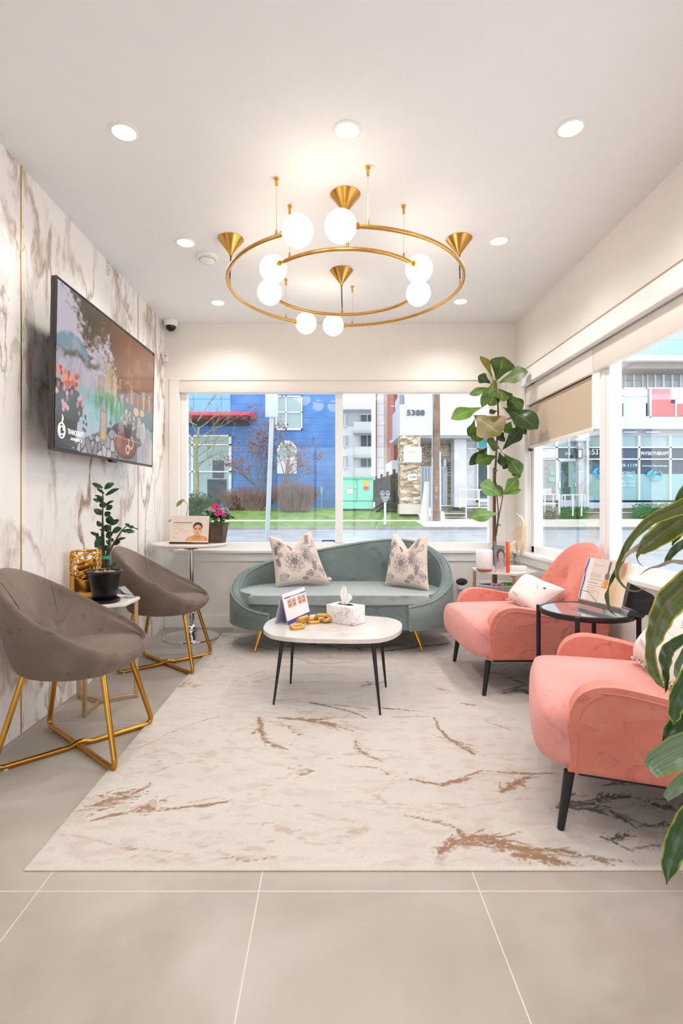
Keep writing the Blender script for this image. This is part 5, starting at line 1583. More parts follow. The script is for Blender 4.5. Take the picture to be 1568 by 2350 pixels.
# ivory pillows with stitched bands
ivory = colattr('ivory_knit', 0.9, fine=0.05, fscale=400, sheen=0.2)
def ivory_canvas(seed):
    c_ = Canvas(150, 150, (240, 232, 226), 1.0)
    n1 = fbm(c_.x*6+seed, c_.y*6); c_.put(np.clip((n1-.5)*3, 0, 1)*.3, (228, 214, 204))
    for k in range(9):
        c_.line([(.28+k*.026, .22-k*.006), (.31+k*.026, .15-k*.006)], .0035, (96, 80, 72)); c_.line([(.62+k*.020, .80-k*.026), (.66+k*.020, .83-k*.026)], .0035, (80, 70, 66))
    for k in range(16): c_.line([(.10+k*.05, .45), (.13+k*.05, .47)], .004, (206, 178, 160)); c_.line([(.06+k*.055, .66), (.09+k*.055, .67)], .004, (206, 178, 160))
    c_.ell(.88, .72, .02, .03, (50, 44, 44))
    return c_
def ivory_pillow(label, BL, BR, TL, TR, nrm, thick, chop, seed):
    t = thing('ivory_pillow', label, 'cushion', (Vector(BL)+Vector(BR))/2, 0, 'ivory pillows on the armchairs')
    f = pillow_surface(BL, BR, TL, TR, nrm, thick, chop)
    def pos(x, y):
        return np.array([tuple(f(a, c)[0]+f(a, c)[1]*f(a, c)[2]) for a, c in zip(x, y)])
    canvas_mesh('front_cover', ivory_canvas(seed), pos, ivory, t)
    b = N(); grid(b, [[f(i/24, j/24)[0]-f(i/24, j/24)[1]*f(i/24, j/24)[2] for j in range(25)] for i in range(25)]); obj('back_cover', b, plain_side, t)
    b = N(); rs = random.Random(seed)
    for i in range(46):
        p = f(i/45, 0)[0]; tube(b, [p, p+Vector((rs.uniform(-.012, .004), rs.uniform(-.02, .0), rs.uniform(-.004, .012))), p+Vector((rs.uniform(-.03, -.01), rs.uniform(-.03, .0), rs.uniform(-.006, .004)))], [.004, .0035, .002], 5)
    obj('fringe', b, plain_side, t)
ivory_pillow('ivory pillow with black stitching leaning in the farther coral armchair', (1.16, 3.46, .465), (1.19, 3.10, .455), (1.29, 3.47, .625), (1.36, 3.08, .585), (-.80, -.20, .55), .075, .02, 3)
ivory_pillow('ivory fringed pillow lying in the nearer coral armchair, half behind leaves', (1.215, 2.135, .465), (1.15, 1.80, .465), (1.385, 2.09, .68), (1.335, 1.75, .69), (-.70, .10, .62), .075, .02, 8)

# ---------------------------------------------------------------- round black side table
RC = Vector((1.245, 2.590, 0)); ZR_ = 0.566
t = thing('round_side_table', 'round black metal side table with mirrored glass top between the coral armchairs', 'table', RC)
mirror_glass = mat('grey_mirror_glass', (206, 214, 216), 0.04, metal=0.9, var=0.02)
b = N(); lathe(b, [(.198, ZR_-.024), (.209, ZR_-.024), (.212, ZR_-.020), (.212, ZR_-.001), (.209, ZR_+.002), (.203, ZR_+.002), (.201, ZR_-.002), (.198, ZR_-.004), (.198, ZR_-.024)], RC, 64); obj('rim', b, black_metal, t)
b = N(); lathe(b, [(0, ZR_-.010), (.200, ZR_-.010), (.200, ZR_-.001), (0, ZR_-.001)], RC, 64); obj('tabletop', b, mirror_glass, t)
b = N(); lathe(b, [(0, .098), (.185, .098), (.185, .105), (0, .105)], RC, 64); obj('lower_shelf', b, mirror_glass, t)
b = N(); tube(b, [RC+Vector((.190*math.cos(a), .190*math.sin(a), .101)) for a in [2*math.pi*k/64 for k in range(64)]], .0065, 8, closed=True); obj('lower_ring', b, black_metal, t)
for k in (145, 235, 325, 55):
    a = R(k); x, y = RC.x+.222*math.cos(a), RC.y+.222*math.sin(a)
    b = N(); tube(b, [(x, y, RUGZ), (x, y, ZR_-.001)], .0110, 14); lg = obj('leg', b, black_metal, t)
    b = N(); tube(b, [(x, y, .101), (RC.x+.192*math.cos(a), RC.y+.192*math.sin(a), .101)], .005, 8); tube(b, [(x, y, ZR_-.014), (RC.x+.205*math.cos(a), RC.y+.205*math.sin(a), ZR_-.014)], .006, 8); obj('bracket', b, black_metal, lg)

# acrylic sign holder with a serum advert
A, B_ = Vector((1.255, 2.705, ZR_+.003)), Vector((1.330, 2.425, ZR_+.003))
lean = Vector((.075, .022, .0)); Hs = 0.262
UP = Vector((lean.x, lean.y, Hs))
t = thing('sign_holder', 'leaning clear acrylic sign holder with a serum bottle advert on the round black table', 'sign', (A+B_)/2)
nA = (B_-A).cross(UP).normalized()
if nA.x > 0: nA = -nA
b = N(); sheet(b, [A, B_, B_+UP, A+UP], .007); obj('acrylic_front', b, clear, t, smooth=False)
b = N(); fo = nA*.05; sheet(b, [A+fo*.0, B_+fo*.0, B_+fo, A+fo], .004); obj('acrylic_foot', b, clear, t, smooth=False)
e_ = (B_-A)
c0, c1, c2 = A+e_*.06+UP*.12, B_-e_*.04+UP*.12, A+e_*.06+UP*.90
cvs = Canvas(150, 120, (226, 208, 196), 1.25)
cvs.rect(0, 0, .12, 1, (236, 226, 220)); cvs.rect(.66, 0, 1, 1, (224, 196, 168)); cvs.rect(.80, 0, 1, 1, (232, 214, 196), .7); cvs.ell(.66, .12, .20, .35, (206, 160, 112), .6, .9)
cvs.rect(.78, .60, .92, .98, (196, 146, 104), .6); cvs.ell(.86, .80, .07, .15, (150, 104, 76), .5, .6)
for k in range(5): cvs.ring(.13+.055*k, .60, .018, .035, .4, (176, 166, 160), .7)
for y_, x0_, x1_ in ((.84, .14, .42), (.50, .12, .46), (.42, .08, .34), (.36, .10, .40), (.30, .08, .30), (.24, .10, .36), (.20, .10, .30)): cvs.line([(x0_, y_), (x1_, y_)], .010 if y_ == .42 else .006, (176, 140, 120), .75)
cvs.poly([(.505, .94), (.53, .97), (.56, .94), (.555, .66), (.51, .66)], (112, 100, 100)); cvs.rect(.475, .54, .575, .68, (112, 100, 100)); cvs.rect(.485, .49, .57, .55, (214, 140, 66))
cvs.poly([(.485, .50), (.57, .50), (.62, .40), (.63, .34), (.43, .34), (.44, .42)], (226, 146, 62)); cvs.rect(.43, .0, .63, .34, (230, 214, 204)); cvs.ell(.47, .40, .02, .02, (250, 226, 190)); cvs.ell(.59, .40, .02, .03, (250, 200, 130))
cvs.line([(0, .20), (.16, .19), (.28, .10), (.40, .02)], .007, (96, 74, 62))
canvas_mesh('printed_sheet', cvs, plane_pos(c0+nA*.0045, c1+nA*.0045, c2+nA*.0045), print_m, t)
cvb = Canvas(20, 60, (236, 240, 246), .3); cvb.line([(.6, .02), (.5, .2), (.7, .45), (.35, .7), (.75, .98)], .10, (56, 100, 160)); cvb.ell(.5, .6, .2, .06, (190, 120, 150)); cvb.ell(.3, .3, .2, .05, (120, 170, 210))
canvas_mesh('side_print', cvb, plane_pos(A+UP*.14+nA*.0042, A+e_*.055+UP*.14+nA*.0042, A+UP*.88+nA*.0042), print_m, t)
b = N(); s0, s1 = A+e_*.02+UP*.025, B_-e_*.03+UP*.025; sheet(b, [s0+nA*.005, s1+nA*.005, s1+UP*.075+nA*.005, s0+UP*.075+nA*.005], .002); obj('base_strip', b, mat('dark_print', (86, 78, 74), 0.4, var=0.3, scale=40), t, smooth=False)
b = N(); p0 = B_-e_*.10-nA*.012
sheet(b, [B_+Vector((.030, .050, .035)), B_+Vector((.105, -.030, .006)), B_+Vector((.135, -.045, .052)), B_+Vector((.135, -.040, .075)), ][:4], .003)
sheet(b, [B_+Vector((.030, .050, .035)), B_+Vector((.135, -.040, .075)), B_+Vector((.125, -.02, .10)), B_+Vector((.045, .055, .15))], .003)
o = obj('easel_back', b, mat('black_card', (22, 22, 24), 0.7, var=0.2), t, smooth=False); o['label'] = 'black folded easel flap'
b = N(); sheet(b, [B_+Vector((.02, .0, .001)), B_+Vector((.055, -.06, .001)), B_+Vector((.10, -.02, .014)), B_+Vector((.06, .04, .02))], .003); obj('easel_foot', b, MATS['black_card'], t, smooth=False)

# ---------------------------------------------------------------- things on the corner hexagonal table
q = at(1112, 1304, 3.98); q.z = Z2
t = thing('aroma_diffuser', 'white cylinder aroma diffuser with a wood base on the corner table', 'diffuser', q)
b = N(); lathe(b, [(0, .022), (.060, .022), (.062, .026), (.062, .150), (.056, .160), (.04, .163), (0, .163)], q, 40); obj('body', b, white_gloss, t)
b = N(); lathe(b, [(0, .003), (.050, .003), (.058, .012), (.060, .022), (0, .022)], q, 40); obj('wood_base', b, mat('warm_wood', (206, 136, 82), 0.45, var=0.15, scale=25), t)['label'] = 'warm wood base'
b = N(); lathe(b, [(0, 0), (.045, 0), (.045, .004), (0, .004)], q, 30); obj('foot', b, ink_dark, t)
# block picture frame
A, B_ = at(1137, 1302, 3.98), at(1159, 1304, 3.93); A.z = B_.z = Z2
A = Vector((A.x, 4.00, Z2)); B_ = Vector((B_.x-.002, 3.90, Z2))
e_ = B_-A; nb = e_.cross(Vector((0, 0, 1))).normalized(); nb = -nb if nb.y > 0 else nb
t = thing('photo_block', 'clear acrylic photo block with an orange edge showing a portrait on the corner table', 'photo frame', (A+B_)/2)
Hb = .225
b = N(); sheet(b, [A, B_, B_+Vector((0, 0, Hb)), A+Vector((0, 0, Hb))], .012); obj('acrylic_block', b, clear, t, smooth=False)
b = N(); obox(b, (B_+Vector((.012, -.006, Hb/2))), (.020, .022, Hb), Matrix.Rotation(math.atan2(e_.y, e_.x), 3, 'Z'), .002, 1); obj('orange_edge', b, mat('orange_acrylic', (226, 92, 30), 0.15, var=0.12, scale=8), t)['label'] = 'orange edge'
cvq = Canvas(50, 90, (150, 156, 172), .5); cvq.rect(0, .80, 1, 1, (130, 136, 140)); cvq.ell(.62, .62, .40, .24, (92, 78, 76)); cvq.ell(.66, .55, .26, .20, (226, 186, 176)); cvq.poly([(.1, 0), (.2, .25), (.55, .36), (.9, .34), (1, 0)], (206, 186, 196)); cvq.ell(.58, .60, .05, .014, (70, 56, 56)); cvq.ell(.78, .60, .05, .014, (70, 56, 56)); cvq.ell(.68, .46, .08, .016, (176, 96, 96)); cvq.rect(0, 0, 1, .06, (226, 196, 186))
canvas_mesh('photo', cvq, plane_pos(A+nb*.0068+e_*.06+Vector((0, 0, .015)), A+nb*.0068+e_*.95+Vector((0, 0, .015)), A+nb*.0068+e_*.06+Vector((0, 0, .195))), print_m, t)
# ribbon sculpture
q = Vector((at(1189, 1300, 4.03).x, 4.03, Z2))
t = thing('ribbon_sculpture', 'pale gold ribbon bird sculpture on a white block on the corner table', 'ornament', q)
straw = mat('pale_gold_strip', (222, 194, 152), 0.3, metal=0.45, var=0.12, scale=25)
b = N(); box(b, q.x-.055, q.x+.055, q.y-.04, q.y+.04, Z2, Z2+.035, .003); obj('block', b, white_gloss, t)
b = N(); tube(b, [q+Vector((.012, 0, .03)), q+Vector((.012, 0, .085))], .003, 8); obj('pin', b, brass, t)
def wpx(cx, cy, dy=0): return at(1020+cx/6.533, 1180+cy/6.533, 4.03+dy)
for k in range(9):
    o_ = k*.008-.032
    pts = smooth_path([wpx(1065-k*3, -14+k*2, o_), wpx(1130+k*3, 35, o_), wpx(1168+k*5, 130, o_*.8), wpx(1170+k*6, 300, o_*.7), wpx(1165+k*6, 450, o_*.7), wpx(1130+k*6, 590, o_*.5), wpx(1095+k*2, 610, 0)], 6)
    b = N(); tube(b, pts, .0042, 6); obj('ribbon', b, straw, t)
for k in range(8):
    pts = smooth_path([wpx(1090, 600, 0), wpx(1095-k*4, 480, -.01), wpx(1060-k*4, 400+k*6, -.02-.004*k), wpx(1000-k*6, 450+k*10, -.03-.004*k), wpx(945+k*7, 560+k*5, -.03-.004*k), wpx(940+k*13, 640-k*3, -.03-.004*k)], 5)
    b = N(); tube(b, pts, .0032, 6); obj('ribbon', b, straw, t)
for k in range(5):
    pts = smooth_path([wpx(1035+k*24, 395, -.01), wpx(1055+k*22, 270-k*3, -.012), wpx(1090+k*12, 205-k*2, -.012), wpx(1150, 196, -.01)], 5)
    b = N(); tube(b, pts, .0022, 5); obj('ribbon', b, brass, t)
b = N(); tube(b, [wpx(1215, 195, -.02), wpx(1262, 198, -.02)], [.004, .001], 6); obj('beak', b, brass, t)

# smart speaker plugged at the wall outlet
q = at(1060, 1352, YB)
t = thing('outlet_speaker', 'charcoal pebble speaker on a white wall plug holder right of the sofa', 'speaker', (q.x, YB, q.z))
s0 = at(1060, 1335, YB-.05)
b = N(); sphere(b, s0, .049, 28, 18, (1.02, .45, .62)); obj('speaker_body', b, mat('charcoal_cloth', (62, 62, 66), 0.9, var=0.15, scale=200, bump=0.2, bscale=500), t)
s1 = at(1059, 1347, YB-.02)
b = N(); box(b, s1.x-.036, s1.x+.036, YB-.065, YB, s1.z-.020, s1.z+.016, .006, 2); obj('holder', b, white_plastic, t)
s2 = at(1057, 1360, YB)
b = N(); box(b, s2.x-.040, s2.x+.032, YB-.006, YB, s2.z-.055, s2.z+.060, .003); obj('outlet_plate', b, white_plastic, t)
b = N(); box(b, s2.x-.018, s2.x+.012, YB-.035, YB-.005, s2.z-.02, s2.z+.02, .004); obj('plug', b, white_plastic, t)
b = N(); tube(b, smooth_path([Vector((s1.x-.03, YB-.02, s1.z)), Vector((s1.x-.055, YB-.015, s1.z-.02)), Vector((s1.x-.062, YB-.012, s1.z-.10)), Vector((s1.x-.060, YB-.012, .25)), Vector((s1.x-.066, YB-.016, .12)), Vector((s1.x-.070, YB-.02, .02))], 6), .0022, 6); obj('cord', b, white_plastic, t)

# ---------------------------------------------------------------- fiddle leaf fig
FY = 4.445
fr = Vector((at(1138, 1340, FY).x, FY, RUGZ))
t = thing('fiddle_leaf_fig', 'tall fiddle leaf fig in a white ribbed pot in the window corner', 'plant', fr)
b = N(); rows = []
nr = 120
for r_, z_ in ((0, 0), (.15, 0), (.165, .01), (.185, .25), (.190, .40), (.192, .41), (.182, .413), (.176, .40), (.172, .37), (0, .37)):
    rows.append([fr+Vector((r_*(1+(.018*math.cos(30*2*math.pi*k/nr) if .01 <= z_ <= .40 and r_ > .15 else 0))*math.cos(2*math.pi*k/nr)*.98, r_*(1+(.018*math.cos(30*2*math.pi*k/nr) if .01 <= z_ <= .40 and r_ > .15 else 0))*math.sin(2*math.pi*k/nr)*.98, z_)) for k in range(nr)])
grid(b, rows, closed_v=True); bmesh.ops.remove_doubles(b, verts=b.verts, dist=1e-5); obj('pot', b, white_gloss, t)
b = N(); lathe(b, [(0, .395), (.10, .393), (.172, .385)], fr, 32); obj('soil', b, soil_m, t)
rs = random.Random(2)
moss = mat('bright_moss', (58, 142, 40), 0.9, var=0.4, scale=50); peb2 = mat('pink_pebble', (238, 150, 196), 0.5, var=0.2, scale=40)
b = N()
for k in range(60):
    a, r_ = rs.uniform(-1.9, .5), rs.uniform(.06, .155); bmesh.ops.create_icosphere(b, subdivisions=1, radius=rs.uniform(.012, .02), matrix=Matrix.Translation(fr+Vector((r_*math.cos(a), r_*math.sin(a), .398+rs.uniform(0, .01)))) @ Matrix.Diagonal((1, 1, .6, 1)))
o = obj('moss', b, moss, t); o['kind'] = 'stuff'
b = N()
for k in range(30):
    a, r_ = rs.uniform(-2.2, -1.2), rs.uniform(.06, .15); bmesh.ops.create_icosphere(b, subdivisions=1, radius=rs.uniform(.008, .013), matrix=Matrix.Translation(fr+Vector((r_*math.cos(a), r_*math.sin(a), .405+rs.uniform(0, .008)))))
o = obj('pink_pebbles', b, peb2, t); o['kind'] = 'stuff'
bark = mat('fig_bark', (106, 76, 54), 0.85, var=0.35, scale=30, bump=0.6, bscale=70)
def fpx(cx, cy, dy=0.0): return at(980+cx/3.917, 780+cy/3.917, FY+dy)
main = smooth_path([fr+Vector((.0, 0, .38)), fpx(618, 2000), fpx(612, 1700), fpx(612, 1300, .01), fpx(625, 1000), fpx(640, 650, -.01), fpx(622, 385, -.01)], 6)
b = N(); k_ = len(main); tube(b, main, [.0135-.008*i/(k_-1) for i in range(k_)], 10); obj('trunk', b, bark, t)
br2 = smooth_path([fpx(622, 1760, -.01), fpx(645, 1600, -.03), fpx(665, 1500, -.04), fpx(684, 1400, -.05)], 5)
b = N(); tube(b, br2, [.007-.003*i/15 for i in range(16)], 8); obj('branch', b, bark, t)
b = N(); tube(b, smooth_path([fpx(628, 1700), fpx(642, 1560, -.02), fpx(632, 1420, -.01), fpx(622, 1280, 0)], 5), .005, 8); obj('branch', b, bark, t)
b = N(); tube(b, [fpx(596, 2190, .02), fpx(602, 1150, .02)], .008, 8); obj('support_stake', b, mat('brown_stake', (150, 96, 60), 0.6, var=0.15), t)
tie = mat('green_tie', (30, 140, 90), 0.5)
for cx, cy in ((615, 1175), (605, 1872), (642, 1665)):
    b = N(); q = fpx(cx, cy); lathe(b, [(.018, -.006), (.022, -.006), (.022, .006), (.018, .006), (.018, -.006)], q, 14); obj('plant_tie', b, tie, t)
fig = leaf_mat('fig_leaf', (50, 78, 28), (84, 112, 40), (150, 160, 78), None, 0.42)
fig_d = leaf_mat('fig_leaf_dark', (28, 50, 26), (52, 76, 34), (92, 112, 54), None, 0.22)
fig_y = leaf_mat('fig_leaf_yellowing', (98, 92, 30), (120, 108, 40), (160, 140, 60), (140, 96, 50), 0.45)
fig_l = leaf_mat('fig_leaf_bright', (76, 118, 42), (112, 150, 62), (170, 186, 110), None, 0.32)
FL = [((592,352),(484,142),62,fig_y,.10),((622,368),(690,150),170,fig,-.08),((640,392),(912,288),118,fig,-.16),((575,392),(458,326),72,fig_d,-.02),((612,362),(494,608),72,fig,-.14),((612,428),(380,496),58,fig,-.06),((492,610),(220,708),100,fig_l,-.18),((628,448),(560,590),100,fig,-.20),((640,440),(752,552),78,fig_d,-.18),((648,450),(684,560),95,fig,-.22),((690,468),(846,652),112,fig,-.12),((636,640),(560,655),40,fig,-.05),((425,676),(660,862),225,fig_y,-.24),((690,610),(992,800),150,fig_d,-.30),((760,668),(890,850),64,fig,-.22),((700,720),(935,672),84,fig_d,-.20),((760,735),(700,835),86,fig_l,-.06),((440,780),(452,918),104,fig_l,-.02),((432,712),(372,870),60,fig,-.05),((500,830),(578,868),44,fig_d,.02),((676,992),(856,782),92,fig_d,-.16),((690,830),(640,900),80,fig_d,-.02),((660,982),(535,915),118,fig,-.14),((548,962),(378,1130),66,fig_d,-.16),((632,1046),(438,1106),96,fig,-.18),((648,1008),(694,1140),60,fig_d,-.20),((690,1020),(846,1212),100,fig,-.14),((650,1092),(768,1130),110,fig_d,-.10),((760,1140),(826,1252),58,fig,-.16),((668,1408),(476,1300),120,fig_l,-.16),((676,1396),(818,1240),86,fig_l,-.12),((560,1262),(676,1400),66,fig,-.03),((690,1392),(848,1346),40,fig_l,-.10),((640,1560),(400,1592),98,fig_l,-.14)]
for (bx, by), (tx, ty), w, m_, dy in FL:
    def cap(cx, d):
        px_ = 980+cx/3.917; yy_ = FY+d
        lim = 1.565*F/(px_-CX) if px_ > CX else 9
        return min(yy_, lim)-FY
    B0 = fpx(bx, by, cap(bx, dy*.25)); T0 = fpx(tx, ty, cap(tx, dy))
    wid = w/3.917/F*(FY+dy)*1.34
    b = N(); leaf(b, B0, T0, wid, Vector((random.uniform(-.35, .35), -1, random.uniform(.15, .6))), 'fiddle', bow=.06, fold=.10, nl=14, nw=6, wave=.05)
    tube(b, [B0, B0+(B0-T0).normalized()*0.02+Vector((0, .01, -.01))], .0025, 5)
    obj('leaf', b, m_, t, recalc=False, angle=80)

# ---------------------------------------------------------------- corn plant at the right edge, close to the camera
DP = Vector((1.02, 1.235, 0))
t = thing('corn_plant', 'corn plant with long drooping striped leaves entering at the right edge', 'plant', DP)
b = N(); lathe(b, [(0, 0), (.12, 0), (.15, .24), (.155, .28), (.145, .28), (.14, .25), (0, .25)], DP, 36); obj('pot', b, white_gloss, t)
b = N(); lathe(b, [(0, .25), (.141, .248)], DP, 28); obj('soil', b, soil_m, t)
b = N(); tube(b, smooth_path([DP+Vector((0, 0, .24)), DP+Vector((.01, 0, .7)), DP+Vector((-.01, .01, 1.12)), DP+Vector((-.01, .0, 1.3))], 5), .019, 10); obj('cane', b, bark, t)
def corn_mat(name, a, c, stripe, edge):
    g = NT(name)
    uv = g.sep(g.coord('UV')); u = g.math('ABSOLUTE', g.math('SUBTRACT', uv[0], .5))
    nz = g.noise(g.mapping(g.coord('UV'), sc=(22, 1.5, 1)), 1.0, 3)
    body = g.ramp(nz, [(.32, a), (.68, c)])
    st = g.n('ShaderNodeMapRange'); g.link(g.math('ADD', u, g.math('MULTIPLY', g.noise(g.mapping(g.coord('UV'), sc=(6, 5, 1)), 1.5, 3), .16)), st.inputs['Value'])
    st.inputs['From Min'].default_value = .03; st.inputs['From Max'].default_value = .20; st.inputs['To Min'].default_value = 1; st.inputs['To Max'].default_value = 0
    col = g.mix(g.math('MULTIPLY', st.outputs[0], .55), body, stripe)
    ed = g.n('ShaderNodeMapRange'); g.link(g.math('ADD', u, g.math('MULTIPLY', g.noise(g.mapping(g.coord('UV'), sc=(3, 9, 1)), 1.2, 3), .20)), ed.inputs['Value'])
    ed.inputs['From Min'].default_value = .50; ed.inputs['From Max'].default_value = .58
    g.base(g.mix(ed.outputs[0], col, edge)); g.b.inputs['Roughness'].default_value = .28
    return g.m
cmA = corn_mat('corn_leaf_striped', (44, 64, 26), (98, 110, 42), (138, 108, 62), (176, 164, 40))
cmB = corn_mat('corn_leaf_green', (18, 46, 14), (52, 88, 30), (80, 100, 60), (150, 160, 40))
cmC = corn_mat('corn_leaf_silvery', (66, 92, 66), (128, 148, 116), (110, 122, 72), (120, 134, 60))
cmD = corn_mat('corn_leaf_dry', (126, 112, 92), (160, 142, 122), (110, 100, 84), (130, 110, 80))
LV = [([(1700,1090),(1620,1130),(1568,1162),(1530,1178),(1490,1197),(1447,1240),(1422,1290),(1416,1318),(1424,1337),(1440,1352),(1460,1357),(1483,1350)],[20,34,36,30,24,17,13,11,8,5,3,1],cmA,1.16),
 ([(1660,1120),(1600,1110),(1570,1130),(1552,1160),(1545,1172)],[16,30,24,14,2],cmB,1.20),
 ([(1440,1264),(1428,1288),(1415,1310),(1404,1330),(1397,1350),(1393,1368),(1396,1388),(1401,1402),(1416,1414)],[3,9,11,9,3,11,8,6,1],cmB,1.155),
 ([(1470,1246),(1455,1262),(1440,1272),(1428,1290)],[4,11,9,3],cmD,1.15),
 ([(1680,1130),(1610,1160),(1568,1192),(1530,1218),(1495,1243),(1472,1262),(1464,1273),(1463,1284),(1470,1295),(1480,1302)],[26,48,54,52,42,26,8,2.5,2,1],cmA,1.22),
 ([(1660,1150),(1600,1180),(1568,1205),(1552,1228),(1543,1252)],[24,38,32,22,3],cmB,1.30),
 ([(1680,1190),(1610,1230),(1570,1247),(1546,1264),(1532,1284),(1524,1299)],[14,18,20,18,13,3],cmB,1.26),
 ([(1680,1250),(1610,1285),(1568,1291),(1540,1289),(1512,1300),(1490,1305),(1468,1320)],[10,14,12,9,7,4,1],cmD,1.18),
 ([(1700,1230),(1620,1300),(1570,1350),(1532,1385),(1513,1420),(1502,1455),(1492,1490),(1495,1530),(1508,1558),(1524,1580)],[30,58,70,66,56,44,26,30,22,4],cmA,1.17),
 ([(1600,1455),(1570,1465),(1545,1480),(1530,1495),(1525,1515),(1527,1545),(1529,1572),(1527,1592)],[10,22,26,32,34,20,12,1],cmB,1.19),
 ([(1519,1568),(1530,1570),(1545,1560)],[2,7,1],cmB,1.185),
 ([(1640,1440),(1590,1470),(1566,1505),(1553,1532),(1552,1550),(1560,1568)],[14,20,20,18,15,2],cmC,1.24),
 ([(1680,1440),(1610,1520),(1575,1570),(1555,1605),(1546,1640),(1547,1665)],[34,52,52,44,30,4],cmB,1.15),
 ([(1680,1560),(1610,1620),(1570,1650),(1540,1680),(1519,1706)],[34,50,46,36,4],cmB,1.21),
 ([(1720,1600),(1640,1672),(1590,1705),(1550,1728),(1505,1752),(1490,1768)],[34,58,66,72,56,40],cmC,1.12),
 ([(1680,1720),(1610,1770),(1570,1792),(1545,1812),(1527,1832)],[24,38,36,28,16],cmC,1.14),
 ([(1660,1780),(1600,1850),(1572,1895),(1552,1940),(1537,1985),(1530,2030)],[30,48,54,52,38,3],cmB,1.10)]
for pts, ws, m_, Yd in LV:
    n_ = len(pts)
    sp = [at(x, y, Yd+0.05*(1-i/(n_-1))) for i, (x, y) in enumerate(pts)]
    wd = [w/F*Yd for w in ws]
    b = N(); strap(b, sp, wd, (random.uniform(-.3, .3), -1, random.uniform(.2, .5)), fold=.22, n=6, roll=random.uniform(-.3, .3))
    obj('leaf', b, m_, t, recalc=False, angle=80)
# ---------------------------------------------------------------- outside: street, verge, pavement, lawn
def strip(name, prof, x0, x1, m, thick=0.3):
    b = N()
    rows = [[Vector((x, y, z)) for y, z in prof] for x in (x0, x1)]
    low = [[Vector((x, y, z-thick)) for y, z in prof] for x in (x0, x1)]
    ring = [r + list(reversed(l)) for r, l in zip(rows, low)]
    V = grid(b, ring, closed_v=True); b.faces.new(V[0]); b.faces.new(list(reversed(V[1])))
    o = struct(name, b, m); return o
g = NT('wet_asphalt')
co = g.coord('Object')
c = g.ramp(g.noise(co, 0.9, 6), [(.3, (150, 155, 160)), (.7, (176, 181, 186))])
yv = g.sep(co)[1]
ln = g.math('LESS_THAN', g.math('ABSOLUTE', g.math('SUBTRACT', yv, 17.2)), .06)
g.base(g.mix(ln, c, (226, 204, 130))); g.b.inputs['Roughness'].default_value = .35
g.bump(g.noise(co, 60, 3), .15, .01); asphalt = g.m
concrete = mat('pale_concrete', (206, 200, 190), .8, var=.08, scale=2, bump=.1, bscale=20)
curb_m = mat('curb_concrete', (140, 142, 142), .8, var=.15, scale=3)
grass_m = mat('lawn_grass', (106, 138, 64), .9, var=.3, scale=2.5, bump=.8, bscale=40)
strip('exterior_pavement', [(YB+.16, -.08), (6.2, -.05)], -14, 22, concrete)
strip('exterior_terrace', [(-14, -.06), (YF-.12, -.06)], -12, 12, concrete)
strip('road', [(6.2, -.06), (23.4, 0.0)], -30, 45, asphalt)
strip('curb', [(23.4, .12), (23.6, .13)], -30, 45, curb_m, .4)
XD = at(955, 1195, 26).x
strip('verge', [(23.6, .13), (26.0, .30)], -30, XD, grass_m)
strip('driveway', [(23.6, .13), (26.0, .30)], XD, 45, concrete)
strip('sidewalk', [(26.0, .30), (27.2, .34)], -30, 45, concrete)
strip('lawn', [(27.2, .34), (28.6, .80), (32.5, .95), (34, .95)], -30, at(966, 1195, 27.2).x, grass_m)
strip('back_lot', [(34, .30), (80, .30)], -30, 45, concrete)
strip('paving', [(27.2, .34), (40, .34)], at(966, 1195, 27.2).x, 45, concrete)
def ebox(b, x0, y0, x1, y1, Y, d, bev=0.0):
    a, c = at(x0, y1, Y), at(x1, y0, Y)
    box(b, a.x, c.x, Y, Y+d, a.z, c.z, bev)
def epart(name, m, par, rects, label=None):
    b = N()
    for r_ in rects: ebox(b, *r_)
    o = obj(name, b, m, par, smooth=False)
    if label: o['label'] = label
    return o
def bthing(name, label, cat, px, py, Y, group=None): 
    p = at(px, py, Y); return thing(name, label, cat, p, 0, group)
def siding(name, c0, c1, pitch):
    g = NT(name); co = g.coord('Object')
    f = g.math('FRACT', g.math('DIVIDE', g.sep(co)[2], pitch))
    ln = g.math('LESS_THAN', f, .08)
    base = g.ramp(g.noise(co, 1.3, 5), [(.3, c0), (.7, c1)])
    g.base(g.mix(g.math('MULTIPLY', ln, .35), base, tuple(int(v*.6) for v in c0))); g.b.inputs['Roughness'].default_value = .6
    return g.m
def stone(name, sc):
    g = NT(name); co = g.coord('Object')
    v = g.n('ShaderNodeTexVoronoi'); v.feature = 'F1'; v.inputs['Scale'].default_value = sc
    g.link(g.mapping(co, sc=(1, 1, 3.2)), v.inputs['Vector'])
    c = g.ramp(g.math('ADD', g.math('MULTIPLY', g.sep(v.outputs['Color'])[0], .75), g.math('MULTIPLY', g.noise(co, 3, 4), .3)), [(.15, (128, 108, 88)), (.5, (190, 170, 144)), (.85, (226, 212, 190))])
    e = g.n('ShaderNodeTexVoronoi'); e.feature = 'DISTANCE_TO_EDGE'; e.inputs['Scale'].default_value = sc
    g.link(g.mapping(co, sc=(1, 1, 3.2)), e.inputs['Vector'])
    g.base(g.mix(g.math('LESS_THAN', e.outputs['Distance'], .03), c, (96, 84, 72))); g.b.inputs['Roughness'].default_value = .85
    return g.m
blue_wall = siding('blue_cladding', (58, 112, 180), (84, 136, 198), .42)
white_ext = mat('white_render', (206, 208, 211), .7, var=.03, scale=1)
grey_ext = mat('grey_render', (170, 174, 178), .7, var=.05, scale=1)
white_frame = mat('white_aluminium', (224, 226, 229), .4, var=.01)
ext_glass = mat('street_window_glass', (150, 172, 176), .08, var=.12, scale=.8)
frost_glass = mat('frosted_teal_glass', (140, 178, 180), .3, var=.05, scale=.7)
